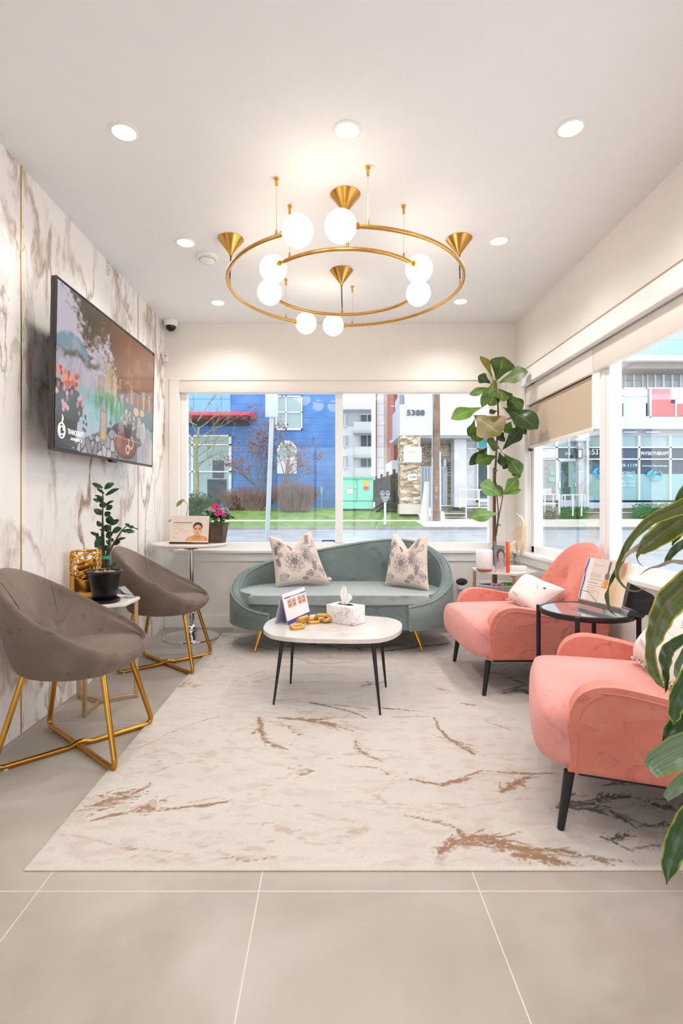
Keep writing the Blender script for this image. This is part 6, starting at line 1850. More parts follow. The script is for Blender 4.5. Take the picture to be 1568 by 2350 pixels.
dark_glass = mat('dark_window_glass', (74, 86, 94), .4, var=.2, scale=.6, spec=.25)
light_blue = mat('pale_blue_panel', (112, 170, 206), .4, var=.05)
red_awn = mat('red_awning', (214, 70, 88), .6, var=.06)
# blue building
t = bthing('blue_building', 'blue clad shop building with red awning and arched sign across the street', 'building', 560, 1168, 32)
epart('wall', blue_wall, t, [(150, 700, 778, 1180, 32, 8)])
epart('cladding_panel', light_blue, t, [(300, 880, 529, 945, 31.94, .08)], 'pale blue upper panels')
epart('panel_joint', mat('blue_joint', (92, 160, 200), .5), t, [(300, 914, 529, 916, 31.92, .04), (443, 880, 444.5, 945, 31.92, .04), (507, 880, 508.5, 945, 31.92, .04)])
b = N(); a_, c_ = at(300, 958, 31), at(577, 944, 31)
vs = [b.verts.new(v) for v in ((a_.x, 30.2, a_.z), (c_.x, 30.2, a_.z), (c_.x, 30.2, a_.z+.12), (a_.x, 30.2, a_.z+.12), (a_.x, 32, a_.z), (c_.x+.15, 32, a_.z), (c_.x+.15, 32, c_.z+.15), (a_.x, 32, c_.z+.15))]
for f in ((0,1,2,3), (4,7,6,5), (3,2,6,7), (0,4,5,1), (1,5,6,2), (0,3,7,4)): b.faces.new([vs[i] for i in f])
obj('awning', b, red_awn, t, smooth=False)
epart('awning_dark_band', mat('dark_band', (52, 58, 78), .5, var=.1), t, [(300, 960, 572, 977, 31.9, .1)])  # dark band laid in for the dark underside below the awning
sf = epart('shopfront_glass', ext_glass, t, [(300, 1000, 530, 1150, 31.93, .05)])
epart('shopfront_frame', white_frame, t, [(300, 998, 531, 1002, 31.86, .1), (300, 1019, 531, 1022, 31.86, .1), (300, 1081, 531, 1084, 31.86, .1), (439, 998, 443, 1150, 31.86, .1), (525, 998, 531, 1150, 31.86, .1)])
epart('inner_panel', dark_glass, t, [(488, 1057, 514, 1097, 31.9, .03), (476, 1100, 520, 1150, 31.9, .03)])
u = epart('window', ext_glass, t, [(634, 910, 692, 986, 31.95, .04)]); epart('window_frame', white_frame, u, [(632, 908, 694, 911, 31.88, .1), (632, 945, 694, 947.5, 31.88, .1), (632, 983, 694, 987, 31.88, .1), (655, 908, 658, 987, 31.88, .1), (691, 908, 694, 987, 31.88, .1), (632, 908, 635, 987, 31.88, .1)])
def arch_poly(x0, x1, y0, y1, Y, n=14):
    a_, c_ = at(x0, y1, Y), at(x1, y0, Y); r_ = (c_.x-a_.x)/2; cx = (c_.x+a_.x)/2; zz_ = c_.z-r_
    return [(a_.x, a_.z), (c_.x, a_.z)] + [(cx+r_*math.cos(math.pi*k/n), zz_+r_*math.sin(math.pi*k/n)) for k in range(n+1)]
def xz_prism(b, P, y0_, y1_): prism(b, P, y0_, y1_, M=Matrix(((1, 0, 0, 0), (0, 0, 1, 0), (0, 1, 0, 0), (0, 0, 0, 1))))
b = N(); xz_prism(b, arch_poly(636, 681, 1011, 1087, 31.9), 31.86, 32); u = obj('arched_window', b, white_frame, t, smooth=False)
b = N(); xz_prism(b, arch_poly(641, 676, 1017, 1048, 31.85), 31.83, 31.87); obj('pane', b, ext_glass, u, smooth=False)
epart('poster', mat('poster_print', (196, 186, 184), .6, var=.3, scale=4), u, [(655, 1054, 674, 1085, 31.83, .05)])
epart('conduit', light_blue, t, [(737, 1132, 740, 1168, 31.9, .1), (735, 1117, 742, 1133, 31.88, .1)])

# pale apartment block, far
t = bthing('apartment_building', 'distant pale apartment block with stacked balconies behind the green utility box', 'building', 826, 1100, 62)
epart('wall', white_ext, t, [(740, 975, 880, 1175, 62, 10)])
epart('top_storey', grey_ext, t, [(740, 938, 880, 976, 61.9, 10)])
epart('roof', mat('roof_flashing', (196, 200, 206), .6), t, [(736, 930, 884, 939, 61, 11)])
for (x0, y0, x1, y1) in ((829, 951, 857, 968), (829, 998, 857, 1025), (829, 1046, 857, 1072), (788, 952, 796, 977), (788, 999, 797, 1025), (788, 1046, 797, 1073)):
    u = epart('window', dark_glass if x0 > 800 else ext_glass, t, [(x0, y0, x1, y1, 61.75, .2)]); epart('window_frame', white_frame, u, [(x0-1, y0-1, x1+1, y0+.3, 61.6, .2), (x0-1, y1-.3, x1+1, y1+1, 61.6, .2), ((x0+x1)/2-.5, y0, (x0+x1)/2+.5, y1, 61.6, .2)])
bal = mat('balcony_glass', (186, 192, 188), .3, var=.08)
for y0 in (968, 1025, 1074): 
    u = epart('balcony', bal, t, [(812, y0, 870, y0+19, 60.4, .1)]); epart('slab', grey_ext, u, [(812, y0+19, 870, y0+25, 60.3, 1.7)])
# tall narrow tower wall and red brown block between
t = bthing('white_tower', 'tall white and beige tower wall rising between apartment block and numbered building', 'building', 885, 1100, 50)
epart('white_wall', siding('white_siding', (226, 228, 230), (238, 240, 242), 1.0), t, [(864, 700, 881, 1178, 50, 6)])
epart('beige_wall', mat('beige_render', (206, 198, 186), .8, var=.05), t, [(881, 700, 904, 1178, 50.3, 6)])
epart('edge_trim', mat('brown_trim', (120, 96, 84), .6), t, [(863, 860, 865, 1095, 49.9, .3), (902, 918, 903.5, 1060, 49.9, .3)])
t = bthing('red_brick_block', 'narrow red brown panelled block beside the white numbered building', 'building', 910, 1100, 44)
epart('wall', mat('red_brown_panel', (150, 78, 66), .7, var=.12, scale=1.5), t, [(904, 700, 922, 1066, 44, 5)])
epart('window', ext_glass, t, [(911, 973, 916, 980, 43.9, .1), (911, 1049, 916, 1056, 43.9, .1)])
epart('base_wall', white_ext, t, [(900, 1056, 922, 1181, 43.8, 5)])
b = N(); a_ = at(897, 1018, 43); c_ = at(921, 992, 43)
vs = [b.verts.new(v) for v in ((a_.x, 41, a_.z), (c_.x, 41, a_.z+.5), (c_.x, 44, c_.z), (a_.x, 44, a_.z+.3))]; vs2 = [b.verts.new(v.co+Vector((0, 0, -.15))) for v in vs]
b.faces.new(vs); b.faces.new(list(reversed(vs2)))
for i in range(4): b.faces.new((vs[i], vs2[i], vs2[(i+1) % 4], vs[(i+1) % 4]))
obj('canopy', b, grey_ext, t, smooth=False)

# white numbered corner building
t = bthing('numbered_building', 'white modern building with number 5388, stone entrance and ramp rails', 'building', 1060, 1165, 30)
num_m = mat('grey_numerals', (92, 100, 110), .5)
epart('fascia', white_ext, t, [(918, 928, 1180, 999, 29, 3.5)])
epart('upper_wall', mat('bright_render', (214, 217, 220), .7), t, [(928, 700, 1226, 928, 30.2, 3)])
epart('upper_window', mat('grey_window', (122, 132, 140), .3), t, [(917, 906, 927, 934, 30.1, 2)])
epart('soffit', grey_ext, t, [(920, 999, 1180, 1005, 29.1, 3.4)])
text('5388', at(975, 0, 29).x-at(934, 0, 29).x, at(954.5, 947, 28.97), (1, 0, 0), (0, 0, 1), num_m, t, height=.31, thick=.06, bold=.02)
stone_m = stone('ledge_stone', 3.4); stone_s = stone('wall_stone', 4.5)
epart('stone_wall', stone_s, t, [(1010, 1004, 1046, 1162, 31, 1.5), (965, 1004, 990, 1075, 32, 1)])
epart('gate', mat('grey_gate', (176, 186, 198), .5, var=.05), t, [(965, 1070, 970, 1165, 30.6, .1), (971.5, 1070, 977, 1165, 30.6, .1), (978.5, 1070, 984, 1165, 30.6, .1), (985.5, 1070, 1000, 1165, 30.6, .1), (1004, 1070, 1014, 1165, 30.6, .1), (1016, 1070, 1027, 1165, 30.6, .1)])
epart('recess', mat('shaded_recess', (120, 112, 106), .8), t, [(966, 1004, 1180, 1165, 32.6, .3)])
for x0, y0, x1, y1 in ((1035, 1030, 1044, 1052), (1017, 1052, 1026, 1073), (1036, 1099, 1041, 1121)):
    u = epart('wall_light', mat('wall_light_frame', (70, 72, 76), .4), t, [(x0, y0, x1, y1, 30.8, .2)]); epart('light_glass', white_frame, u, [(x0+1.5, y0+1.5, x1-1.5, y1-1.5, 30.75, .1)])
epart('column', white_ext, t, [(1043, 976, 1071, 1164, 29.6, .9)])
epart('entrance_wall', white_ext, t, [(1071, 990, 1140, 1166, 30.6, .6), (1128, 700, 1226, 1166, 30.7, .6)])
epart('teal_panel', mat('teal_panel', (78, 190, 206), .4), t, [(1098, 1003, 1127, 1026, 30.5, .2)], 'teal panel')
epart('entrance_glass', dark_glass, t, [(1098, 1030, 1127, 1150, 30.5, .2)]); epart('entrance_frame', white_frame, t, [(1095, 1000, 1098, 1152, 30.45, .2), (1126, 1000, 1129, 1152, 30.45, .2), (1071, 1028, 1098, 1031, 30.45, .2), (1095, 1148, 1129, 1152, 30.45, .2)])
epart('steps', mat('mossy_steps', (120, 122, 114), .9, var=.2, scale=2), t, [(1012, 1160, 1226, 1193, 30.0, 2.0), (1018, 1172, 1226, 1193, 29.5, .6)])
epart('step_edge', concrete, t, [(1012, 1159, 1072, 1162, 29.9, .3), (1018, 1177, 1068, 1180, 29.4, .3), (1018, 1186, 1068, 1188, 29.35, .3)])
def rail(name, posts, y0, y1, mids, Y, par):
    b = N(); r_ = .035
    xs = [at(x, 0, Y).x for x in posts]; z0, z1 = at(0, y1, Y).z, at(0, y0, Y).z
    tube(b, [(xs[0], Y, z1), (xs[-1], Y, z1)], r_, 8)
    for m_ in mids: zz_ = at(0, m_, Y).z; tube(b, [(xs[0], Y, zz_), (xs[-1], Y, zz_)], r_*.8, 8)
    for x in xs: tube(b, [(x, Y, z0), (x, Y, z1)], r_, 8)
    return obj(name, b, white_frame, par)
rail('ramp_rail', (1056, 1070, 1100, 1126), 1124, 1166, (1146,), 28.6, t)
rail('ramp_rail', (1070, 1126), 1146, 1192, (1165,), 28.2, t)

# stone sign pillar
t = bthing('stone_sign_pillar', 'stacked stone sign pillar with white plaque before the number 5388 building', 'pillar', 942, 1172, 27.6)
epart('stone_shaft', stone_m, t, [(919, 999, 965, 1160, 27.6, 1.0)])
epart('footing', concrete, t, [(917, 1157, 967, 1180, 27.5, 1.2)])
u = epart('plaque', white_frame, t, [(927, 1026, 968, 1061, 27.4, .25)])
orange_m = mat('orange_mark', (226, 178, 110), .5); pale_ink = mat('pale_grey_ink', (196, 198, 204), .5)
b = N(); 
for s in (-1, 1):
    c0 = at(946.5, 1037, 27.38)
    for k in range(3): tube(b, smooth_path([c0+Vector((s*.01, 0, -.05)), c0+Vector((s*(.06+.03*k), 0, -.03+.02*k)), c0+Vector((s*(.09+.035*k), 0, .05+.02*k))], 4), [.012]*8+[.004], 5)
obj('emblem', b, orange_m, u)
for y_, w_ in ((1046, 26), (1052, 5)): 
    b = N()
    for k in range(int(w_/2.2)): ebox(b, 947-w_/2+k*2.2, y_-1.0, 947-w_/2+k*2.2+1.3, y_+1.0, 27.39, .02)
    obj('lettering', b, pale_ink, u, smooth=False)
u = epart('number_plate', mat('pale_plate', (222, 222, 222), .5), t, [(936.5, 1087, 957, 1102, 27.5, .15)])
text('5388', at(955, 0, 27.5).x-at(940, 0, 27.5).x, at(947, 1094.5, 27.49), (1, 0, 0), (0, 0, 1), mat('plate_numerals', (150, 152, 156), .5), u, height=.13, thick=.02)

# dark timber fence
t = bthing('timber_fence', 'weathered dark timber fence running back between utility box and stone pillar', 'fence', 890, 1165, 31)
fence_m = mat('weathered_timber', (86, 78, 66), .9, var=.35, scale=6)
E0, E1 = at(921, 1172, 28.2), at(852, 1150, 36.0)
H0, H1 = at(921, 1080, 28.2).z-E0.z, at(852, 1102, 36).z-E1.z
dirv = Vector((E1.x-E0.x, E1.y-E0.y, 0)).normalized()
nb_ = 34; b = N()
for k in range(nb_):
    q0 = E0.lerp(E1, k/nb_); q1 = E0.lerp(E1, (k+.9)/nb_); h = (H0*(1-k/nb_)+H1*k/nb_)*.97
    sheet(b, [q0, q1, q1+Vector((0, 0, h)), q0+Vector((0, 0, h))], .04)
obj('board_panel', b, fence_m, t, smooth=False)
for k in range(6):
    q = E0.lerp(E1, k/5); h = H0*(1-k/5)+H1*k/5
    b = N(); box(b, q.x-.07, q.x+.07, q.y-.16, q.y-.04, q.z, q.z+h*1.10); obj('post', b, fence_m, t, smooth=False)
b = N(); tube(b, [E0+Vector((0, -.06, H0*.9)), E1+Vector((0, -.06, H1*.9))], .06, 4); obj('rail', b, fence_m, t, smooth=False)
t = bthing('timber_retaining_wall', 'low dark timber retaining wall at the foot of the fence', 'wall', 890, 1170, 28.5)
epart('sleeper', mat('wet_sleeper', (62, 60, 54), .9, var=.3), t, [(858, 1141, 919, 1150, 28.3, .3), (862, 1152, 919, 1170, 28.2, .3)])

# mint utility box
t = bthing('utility_box', 'mint green electrical utility box with warning stickers on the lawn', 'utility box', 820, 1168, 28.5)
mint = mat('mint_paint', (122, 200, 176), .5, var=.05)
b = N(); ebox(b, 781, 1097, 857, 1168, 28.5, 1.5, .03); obj('cabinet', b, mint, t, angle=20)
b = N(); ebox(b, 779, 1093, 859, 1099, 28.4, 1.7, .03); obj('lid', b, mat('mint_lid', (110, 176, 154), .6, var=.2, scale=4), t, angle=20)
epart('door_seam', mat('seam_dark', (70, 130, 112), .6), t, [(819, 1100, 820, 1149, 28.47, .05), (781, 1148.5, 857, 1150, 28.47, .05)])
epart('warning_sticker', mat('orange_sticker', (240, 168, 50), .5), t, [(834.5, 1103, 846, 1116, 28.46, .05)], 'orange warning sticker')
epart('danger_sticker', mat('red_sticker', (222, 60, 72), .5), t, [(834.5, 1116.5, 846, 1124, 28.46, .05)], 'red danger sticker')
epart('notice', white_frame, t, [(797, 1119, 810, 1133, 28.46, .05)]); epart('notice_header', mat('notice_orange', (236, 140, 80), .5), t, [(797, 1119, 810, 1121.5, 28.44, .03)])
epart('latch', chrome, t, [(815, 1116, 818, 1120, 28.4, .1)])

# parking meter
t = bthing('parking_meter', 'twin head grey parking meter on a pale post on the verge', 'parking meter', 884, 1206, 24.6)
pm = at(884, 1204, 24.6)
b = N(); tube(b, [(pm.x, pm.y, .18), (pm.x, pm.y, at(0, 1152, 24.6).z)], .055, 14); tube(b, [(pm.x, pm.y, .16), (pm.x, pm.y, .24)], .085, 14); obj('post', b, mat('pale_post', (206, 212, 220), .4, metal=.3), t)
meter_m = mat('meter_grey', (150, 158, 166), .4, metal=.4, var=.1)
b = N(); lathe(b, [(0, 0), (.09, .0), (.12, .10), (.20, .22), (.20, .27), (0, .27)], (pm.x, pm.y, at(0, 1153, 24.6).z), 20, 1, .7); obj('yoke', b, meter_m, t)
for s in (-1, 1):
    c0 = Vector((pm.x+s*.115, pm.y, at(0, 1133, 24.6).z)); b = N(); sphere(b, c0, .105, 16, 12, (1, .8, 1.35)); hd = obj('meter_head', b, meter_m, t)
    b = N(); sphere(b, c0+Vector((0, -.05, .05)), .07, 12, 8, (1, .7, .9)); obj('display', b, dark_glass, hd)

# street sign pole near the kerb, seen from behind
t = bthing('street_sign', 'pale grey street sign seen from behind on a leaning steel pole', 'street sign', 614, 1290, 9.2)
pole_m = mat('galvanised_steel', (164, 174, 182), .4, metal=.3, var=.06)
b = N(); q0, q1 = at(610.5, 1300, 9.2), at(626.5, 898, 9.2); q0.z = -.06; tube(b, [q0, q1], .041, 14); obj('pole', b, pole_m, t)
b = N(); ebox(b, 609, 894, 638, 957, 9.12, .02, .008); obj('sign_plate', b, mat('sign_back', (182, 188, 194), .5, var=.03), t)
b = N(); ebox(b, 619, 903, 630, 908, 9.14, .12, .004); ebox(b, 619, 948, 630, 953, 9.14, .12, .004); obj('clamp', b, pole_m, t)
# utility pole
t = bthing('utility_pole', 'weathered brown timber utility pole with conduits before the white building', 'utility pole', 1001, 1196, 26.3)
wood_m = mat('pole_timber', (128, 106, 92), .9, var=.3, scale=3, bump=.4, bscale=15)
b = N(); q0, q1 = at(1001, 1196, 26.3), at(1001.5, 700, 26.3); tube(b, [q0, q0.lerp(q1, .5), q1], [.215, .195, .17], 16); obj('pole', b, wood_m, t)
b = N(); tube(b, [at(989.5, 1196, 26.2), at(993.5, 940, 26.2), at(997, 860, 26.2)], .025, 8); tube(b, [at(992, 1196, 26.2), at(992.5, 1050, 26.2)], .035, 8); obj('conduit', b, mat('grey_conduit', (176, 182, 188), .5), t)
b = N(); tube(b, [at(1010.5, 1172, 26.2), at(1009.5, 1036, 26.2)], .05, 8); obj('cable_guard', b, white_frame, t)
b = N()
for y_ in (1119, 1123.5, 1127, 1140, 1083): sphere(b, at(1002, y_, 26.08), .025, 8, 6)
obj('tag', b, white_frame, t)
t = bthing('concrete_barrier', 'white concrete footing post left of the timber utility pole', 'barrier', 976, 1196, 26.6)
b = N(); P = [(at(966, 0, 26.6).x, .30), (at(985, 0, 26.6).x, .30), (at(985, 0, 26.6).x, at(0, 1105, 26.6).z), (at(978, 0, 26.6).x, at(0, 1105, 26.6).z), (at(969, 0, 26.6).x, at(0, 1172, 26.6).z)]
xz_prism(b, P, 26.6, 27.0); obj('post', b, mat('white_concrete', (226, 226, 222), .8, var=.06), t, smooth=False)
t = bthing('concrete_footing', 'small white concrete footing right of the timber utility pole', 'barrier', 1015, 1196, 26.6)
b = N(); P = [(at(1010, 0, 26.6).x, .30), (at(1022, 0, 26.6).x, .30), (at(1018, 0, 26.6).x, at(0, 1174, 26.6).z), (at(1010, 0, 26.6).x, at(0, 1172, 26.6).z)]
xz_prism(b, P, 26.5, 27.0); obj('block', b, MATS['white_concrete'], t, smooth=False)

# trees and shrubs
def branch(b, p, d, L, r_, lev, rs, tips, spread=.55, up=.12):
    n_ = 4; pts = [p]; q = p.copy(); dd = d.copy()
    for _ in range(n_):
        dd.y *= .55
        dd = (dd + Vector((rs.uniform(-1, 1), rs.uniform(-1, 1)*.4, rs.uniform(-.6, 1)))*.14 + Vector((0, 0, up*.2))).normalized()
        q = q + dd*(L/n_); pts.append(q.copy())
    tube(b, pts, [r_*(1-.55*i/n_) for i in range(n_+1)], 5 if lev > 1 else 4, caps=False)
    if lev <= 0: tips.append((q, dd)); return
    for k in range(3 if lev > 1 else 4):
        i = rs.randrange(2, n_+1); a = rs.uniform(0, 6.28)
        nd = (dd + (dd.orthogonal().normalized()*math.cos(a)+dd.cross(dd.orthogonal()).normalized()*math.sin(a))*spread*rs.uniform(.7, 1.5)).normalized()
        branch(b, pts[i], nd, L*rs.uniform(.55, .8), r_*.5, lev-1, rs, tips, spread, up)
bud_m = mat('reddish_buds', (150, 104, 96), .9, var=.3, scale=3); bark2 = mat('grey_brown_bark', (112, 98, 84), .9, var=.25); birch = mat('pale_mossy_bark', (140, 138, 104), .9, var=.3, scale=5); twig_m = mat('brown_twigs', (122, 92, 80), .9, var=.35, scale=2); green_m = mat('dark_shrub_leaf', (62, 92, 58), .8, var=.4, scale=4)
t = bthing('bare_tree', 'bare branching tree with reddish buds before the blue building', 'tree', 622, 1170, 29.5)
rs = random.Random(21); b = N(); tips = []
base = at(622, 1165, 29.5)
for dx, L in ((-.75, 2.0), (-.3, 2.3), (.15, 2.4), (.6, 2.1), (1.0, 1.8), (-1.1, 1.7)): branch(b, base+Vector((dx*.05, 0, .2)), Vector((dx*.75, rs.uniform(-.3, .3), 1)).normalized(), L, .07, 3, rs, tips, .6)
obj('branches', b, bark2, t)
b = N()
for p, d in tips:
    for _ in range(4):
        q = p+Vector((rs.uniform(-.18, .18), rs.uniform(-.2, .2), rs.uniform(-.18, .18))); s_ = rs.uniform(.026, .055)
        bmesh.ops.create_cone(b, segments=4, radius1=s_, radius2=0, depth=s_*3, matrix=Matrix.Translation(q) @ Matrix.Rotation(rs.uniform(0, 3), 4, 'X') @ Matrix.Rotation(rs.uniform(0, 3), 4, 'Y'))
o = obj('buds', b, bud_m, t, smooth=False); o['kind'] = 'stuff'
t = bthing('mossy_tree', 'slender pale mossy tree with bare twigs at the left of the blue building', 'tree', 453, 1150, 28.8)
rs = random.Random(5); b = N(); tips = []; base = at(453, 1168, 28.8)
tube(b, smooth_path([base, at(452, 1080, 28.8), at(450, 1040, 28.8), at(457, 980, 28.8)], 4), [.13, .12, .115, .11, .105, .10, .095, .09, .085, .08, .07, .06, .05], 8)
for k in range(13): branch(b, at(452+rs.uniform(-2, 3), 1075-k*9, 28.8), Vector((rs.choice((-1, 1))*rs.uniform(.5, 1), rs.uniform(-.4, .4), rs.uniform(.3, .9))).normalized(), rs.uniform(.8, 1.4), .035, 2, rs, tips, .6)
obj('trunk', b, birch, t)
def twig_bush(label, x0, x1, y0, y1, Y, n_, seed):
    t = bthing('twiggy_bush', label, 'bush', (x0+x1)/2, y1, Y, 'twiggy bushes before the blue building')
    rs = random.Random(seed); b = N(); a_, c_ = at(x0, y1, Y), at(x1, y0, Y); a_.z = .78; w = c_.x-a_.x; h = c_.z-a_.z
    for _ in range(n_):
        fx = rs.random(); fy = rs.uniform(-.5, .5); p = Vector((a_.x+w*(.15+.7*fx), Y+fy*.9, a_.z)); e = p+Vector(((fx-.5)*w*.55+rs.uniform(-.15, .15), fy*.5+rs.uniform(-.1, .1), h*rs.uniform(.6, 1.0)*(1-.5*abs(fx-.5))))
        mm = p.lerp(e, .55)+Vector((rs.uniform(-.1, .1), rs.uniform(-.1, .1), 0))
        tube(b, [p, mm, e], [.016, .011, .004], 4, caps=False)
        for _k in range(2):
            s_ = mm.lerp(e, rs.uniform(0, .8)); tube(b, [s_, s_+Vector((rs.uniform(-.25, .25), rs.uniform(-.2, .2), rs.uniform(.1, .35)))], [.009, .003], 4, caps=False)
    obj('twigs', b, twig_m, t)
twig_bush('wide brown twiggy bush left of the leaning sign pole', 515, 612, 1112, 1178, 29.0, 420, 31)
twig_bush('rounded brown twiggy bush right of the leaning sign pole', 634, 720, 1098, 1174, 28.6, 420, 32)
def leaf_bush(name, label, x0, x1, y0, y1, Y, D, n_, m_, seed, boxy=False, sz=.11):
    t = bthing(name, label, 'hedge' if boxy else 'bush', (x0+x1)/2, y1, Y)
    rs = random.Random(seed); a_, c_ = at(x0, y1, Y), at(x1, y0, Y); b = N()
    for _ in range(n_):
        while True:
            q = Vector((rs.uniform(-1, 1), rs.uniform(-1, 1), rs.uniform(0, 1)))
            if boxy: 
                if max(abs(q.x), abs(q.y), q.z) > .75: break
            elif .35 < q.length < 1.0: break
        p = Vector(((a_.x+c_.x)/2+q.x*(c_.x-a_.x)/2, Y+q.y*D, a_.z+q.z*(c_.z-a_.z)))
        d_ = Vector((rs.uniform(-1, 1), rs.uniform(-1, 1), rs.uniform(-.4, 1))).normalized()*sz*rs.uniform(.7, 1.4); s_ = d_.cross(Vector((rs.uniform(-1, 1), rs.uniform(-1, 1), rs.uniform(-1, 1)))).normalized()*sz*.35
        vs = [b.verts.new(v) for v in (p, p+d_*.5+s_, p+d_, p+d_*.5-s_)]; b.faces.new(vs)
    f = obj('foliage', b, m_, t, smooth=False, recalc=False)
    b = N()
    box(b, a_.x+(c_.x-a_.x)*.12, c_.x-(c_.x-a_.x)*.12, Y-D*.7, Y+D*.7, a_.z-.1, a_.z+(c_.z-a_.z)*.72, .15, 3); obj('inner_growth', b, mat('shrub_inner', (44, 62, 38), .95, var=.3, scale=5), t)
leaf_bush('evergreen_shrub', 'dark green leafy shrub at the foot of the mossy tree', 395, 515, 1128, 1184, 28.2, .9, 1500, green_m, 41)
hedge_m = mat('hedge_leaf', (66, 128, 62), .8, var=.35, scale=4)
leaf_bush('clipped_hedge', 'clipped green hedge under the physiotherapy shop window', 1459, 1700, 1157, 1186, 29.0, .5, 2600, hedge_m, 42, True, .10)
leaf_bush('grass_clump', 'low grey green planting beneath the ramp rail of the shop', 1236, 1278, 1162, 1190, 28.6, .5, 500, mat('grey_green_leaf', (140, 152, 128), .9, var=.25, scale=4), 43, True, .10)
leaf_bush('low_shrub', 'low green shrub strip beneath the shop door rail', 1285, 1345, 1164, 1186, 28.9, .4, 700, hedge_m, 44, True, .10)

# physiotherapy shop building seen through the side window
t = bthing('physiotherapy_shop', 'white shop building with glazed front lettered PHYSIOTHERAPY and balcony above', 'building', 1420, 1165, 30.5)
YS = 30.5
epart('base_wall', white_ext, t, [(1235, 1148, 1900, 1200, YS, .5)])
epart('shop_glass', ext_glass, t, [(1236, 1000, 1900, 1150, YS+.15, .1)])
epart('dark_transom', dark_glass, t, [(1353, 1029, 1900, 1052, YS+.12, .05), (1353, 1056, 1900, 1087, YS+.12, .05), (1281, 1029, 1328, 1052, YS+.12, .05)])
epart('frosted_film', frost_glass, t, [(1353, 1088, 1900, 1149, YS+.10, .05)], 'frosted teal lower glass')
epart('window_frame', white_frame, t, [(1236, 1025, 1900, 1028, YS, .2), (1236, 1052, 1900, 1055, YS, .2), (1353, 1148, 1900, 1153, YS, .2), (1276, 1000, 1281, 1165, YS, .2), (1306, 1000, 1308, 1052, YS, .2), (1466, 1000, 1470, 1150, YS, .2), (1538, 1000, 1542, 1150, YS, .2), (1610, 1000, 1614, 1150, YS, .2), (1684, 1000, 1688, 1150, YS, .2), (1236, 1149, 1278, 1152, YS, .2)])
dr = epart('entrance_door', frost_glass, t, [(1284, 1060, 1324, 1158, YS+.08, .05)]); epart('door_frame', white_frame, dr, [(1281, 1055, 1284, 1162, YS+.02, .15), (1323, 1055, 1328, 1162, YS+.02, .15), (1281, 1055, 1328, 1059, YS+.02, .15)]); epart('door_opening', dark_glass, dr, [(1289, 1061, 1305, 1118, YS+.05, .05), (1289, 1118, 1310, 1150, YS+.05, .05)]); epart('door_handle', chrome, dr, [(1321, 1108, 1323, 1116, YS-.05, .1), (1283, 1105, 1287, 1120, YS-.05, .1)])
epart('side_window', mat('grey_blind_window', (166, 174, 174), .3, var=.1), t, [(1238, 1056, 1276, 1148, YS+.05, .1)]); epart('white_transom', white_frame, t, [(1238, 1029, 1276, 1051, YS+.05, .1)]); epart('door_poster', mat('teal_poster', (150, 206, 206), .5), t, [(1263, 1082, 1275, 1090, YS, .05), (1261, 1096, 1274, 1106, YS, .05)]); epart('notice', white_frame, t, [(1240, 1121, 1266, 1134, YS, .05)])
epart('pilaster', white_ext, t, [(1328, 985, 1353, 1165, YS-.2, .6)]); b = N(); ebox(b, 1323, 1005, 1356, 1013, YS-.35, .8, .05); obj('capital', b, white_ext, t, smooth=False)
b = N(); tube(b, [at(1348, 1008, YS-.3), at(1348, 1165, YS-.3)], .07, 10); obj('downpipe', b, white_frame, t)
u = epart('wall_lamp', mat('lamp_box', (80, 82, 84), .4), t, [(1327.5, 1030, 1338, 1052, YS-.5, .3)]); epart('lamp_glass', white_frame, u, [(1328.5, 1032.5, 1335.5, 1049.5, YS-.53, .1)])
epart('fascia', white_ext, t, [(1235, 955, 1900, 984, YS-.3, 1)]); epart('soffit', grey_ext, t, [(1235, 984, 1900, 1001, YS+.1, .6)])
u = epart('soffit_light', mat('soffit_light', (206, 208, 210), .4), t, [(1434, 990, 1462, 993, YS-.1, .3), (1484, 990, 1515, 993, YS-.1, .3)]); 
epart('upper_wall', white_ext, t, [(1390, 843, 1900, 957, YS+1.4, .5)]); epart('upper_side_wall', mat('pale_wall', (222, 228, 232), .7), t, [(1235, 700, 1422, 957, YS-.2, 1.0)])
for x0, x1 in ((1437, 1475), (1488, 1522), (1526, 1562), (1580, 1640)):
    u = epart('window', ext_glass, t, [(x0, 852, x1, 892, YS+1.3, .1)]); epart('window_frame', white_frame, u, [(x0-2, 849, x1+2, 852, YS+1.2, .15), ((x0+x1)/2-1.5, 852, (x0+x1)/2+1.5, 892, YS+1.2, .15), (x0-2, 849, x0, 892, YS+1.2, .15), (x1, 849, x1+2, 892, YS+1.2, .15)])
u = epart('balcony_railing', mat('balcony_clear', (206, 222, 228), .1), t, [(1430, 892, 1485, 925, YS-.2, .05)]); epart('top_rail', white_frame, u, [(1412, 889, 1700, 892, YS-.25, .12), (1428, 889, 1431, 957, YS-.25, .12), (1483, 889, 1486, 957, YS-.25, .12), (1412, 908, 1485, 910, YS-.25, .1)])
epart('balcony_wall', white_ext, t, [(1422, 925, 1486, 957, YS-.25, .1)])
red_p = mat('red_balcony_panel', (222, 74, 72), .35, var=.12, scale=1); pink_p = mat('pink_balcony_panel', (222, 130, 140), .3, var=.1, scale=1)
epart('red_panel', red_p, t, [(1496, 917, 1551, 956, YS-.3, .06), (1554, 927, 1660, 956, YS-.3, .06)], 'red balcony panel'); epart('pink_panel', pink_p, t, [(1496, 892, 1540, 917, YS-.3, .06)], 'pink balcony panel'); epart('white_panel', white_frame, t, [(1540, 892, 1660, 926, YS-.3, .06)])
epart('panel_rail', white_frame, t, [(1493, 889, 1496, 958, YS-.35, .1), (1551, 889, 1554, 958, YS-.35, .1), (1493, 956, 1660, 959, YS-.35, .1)])
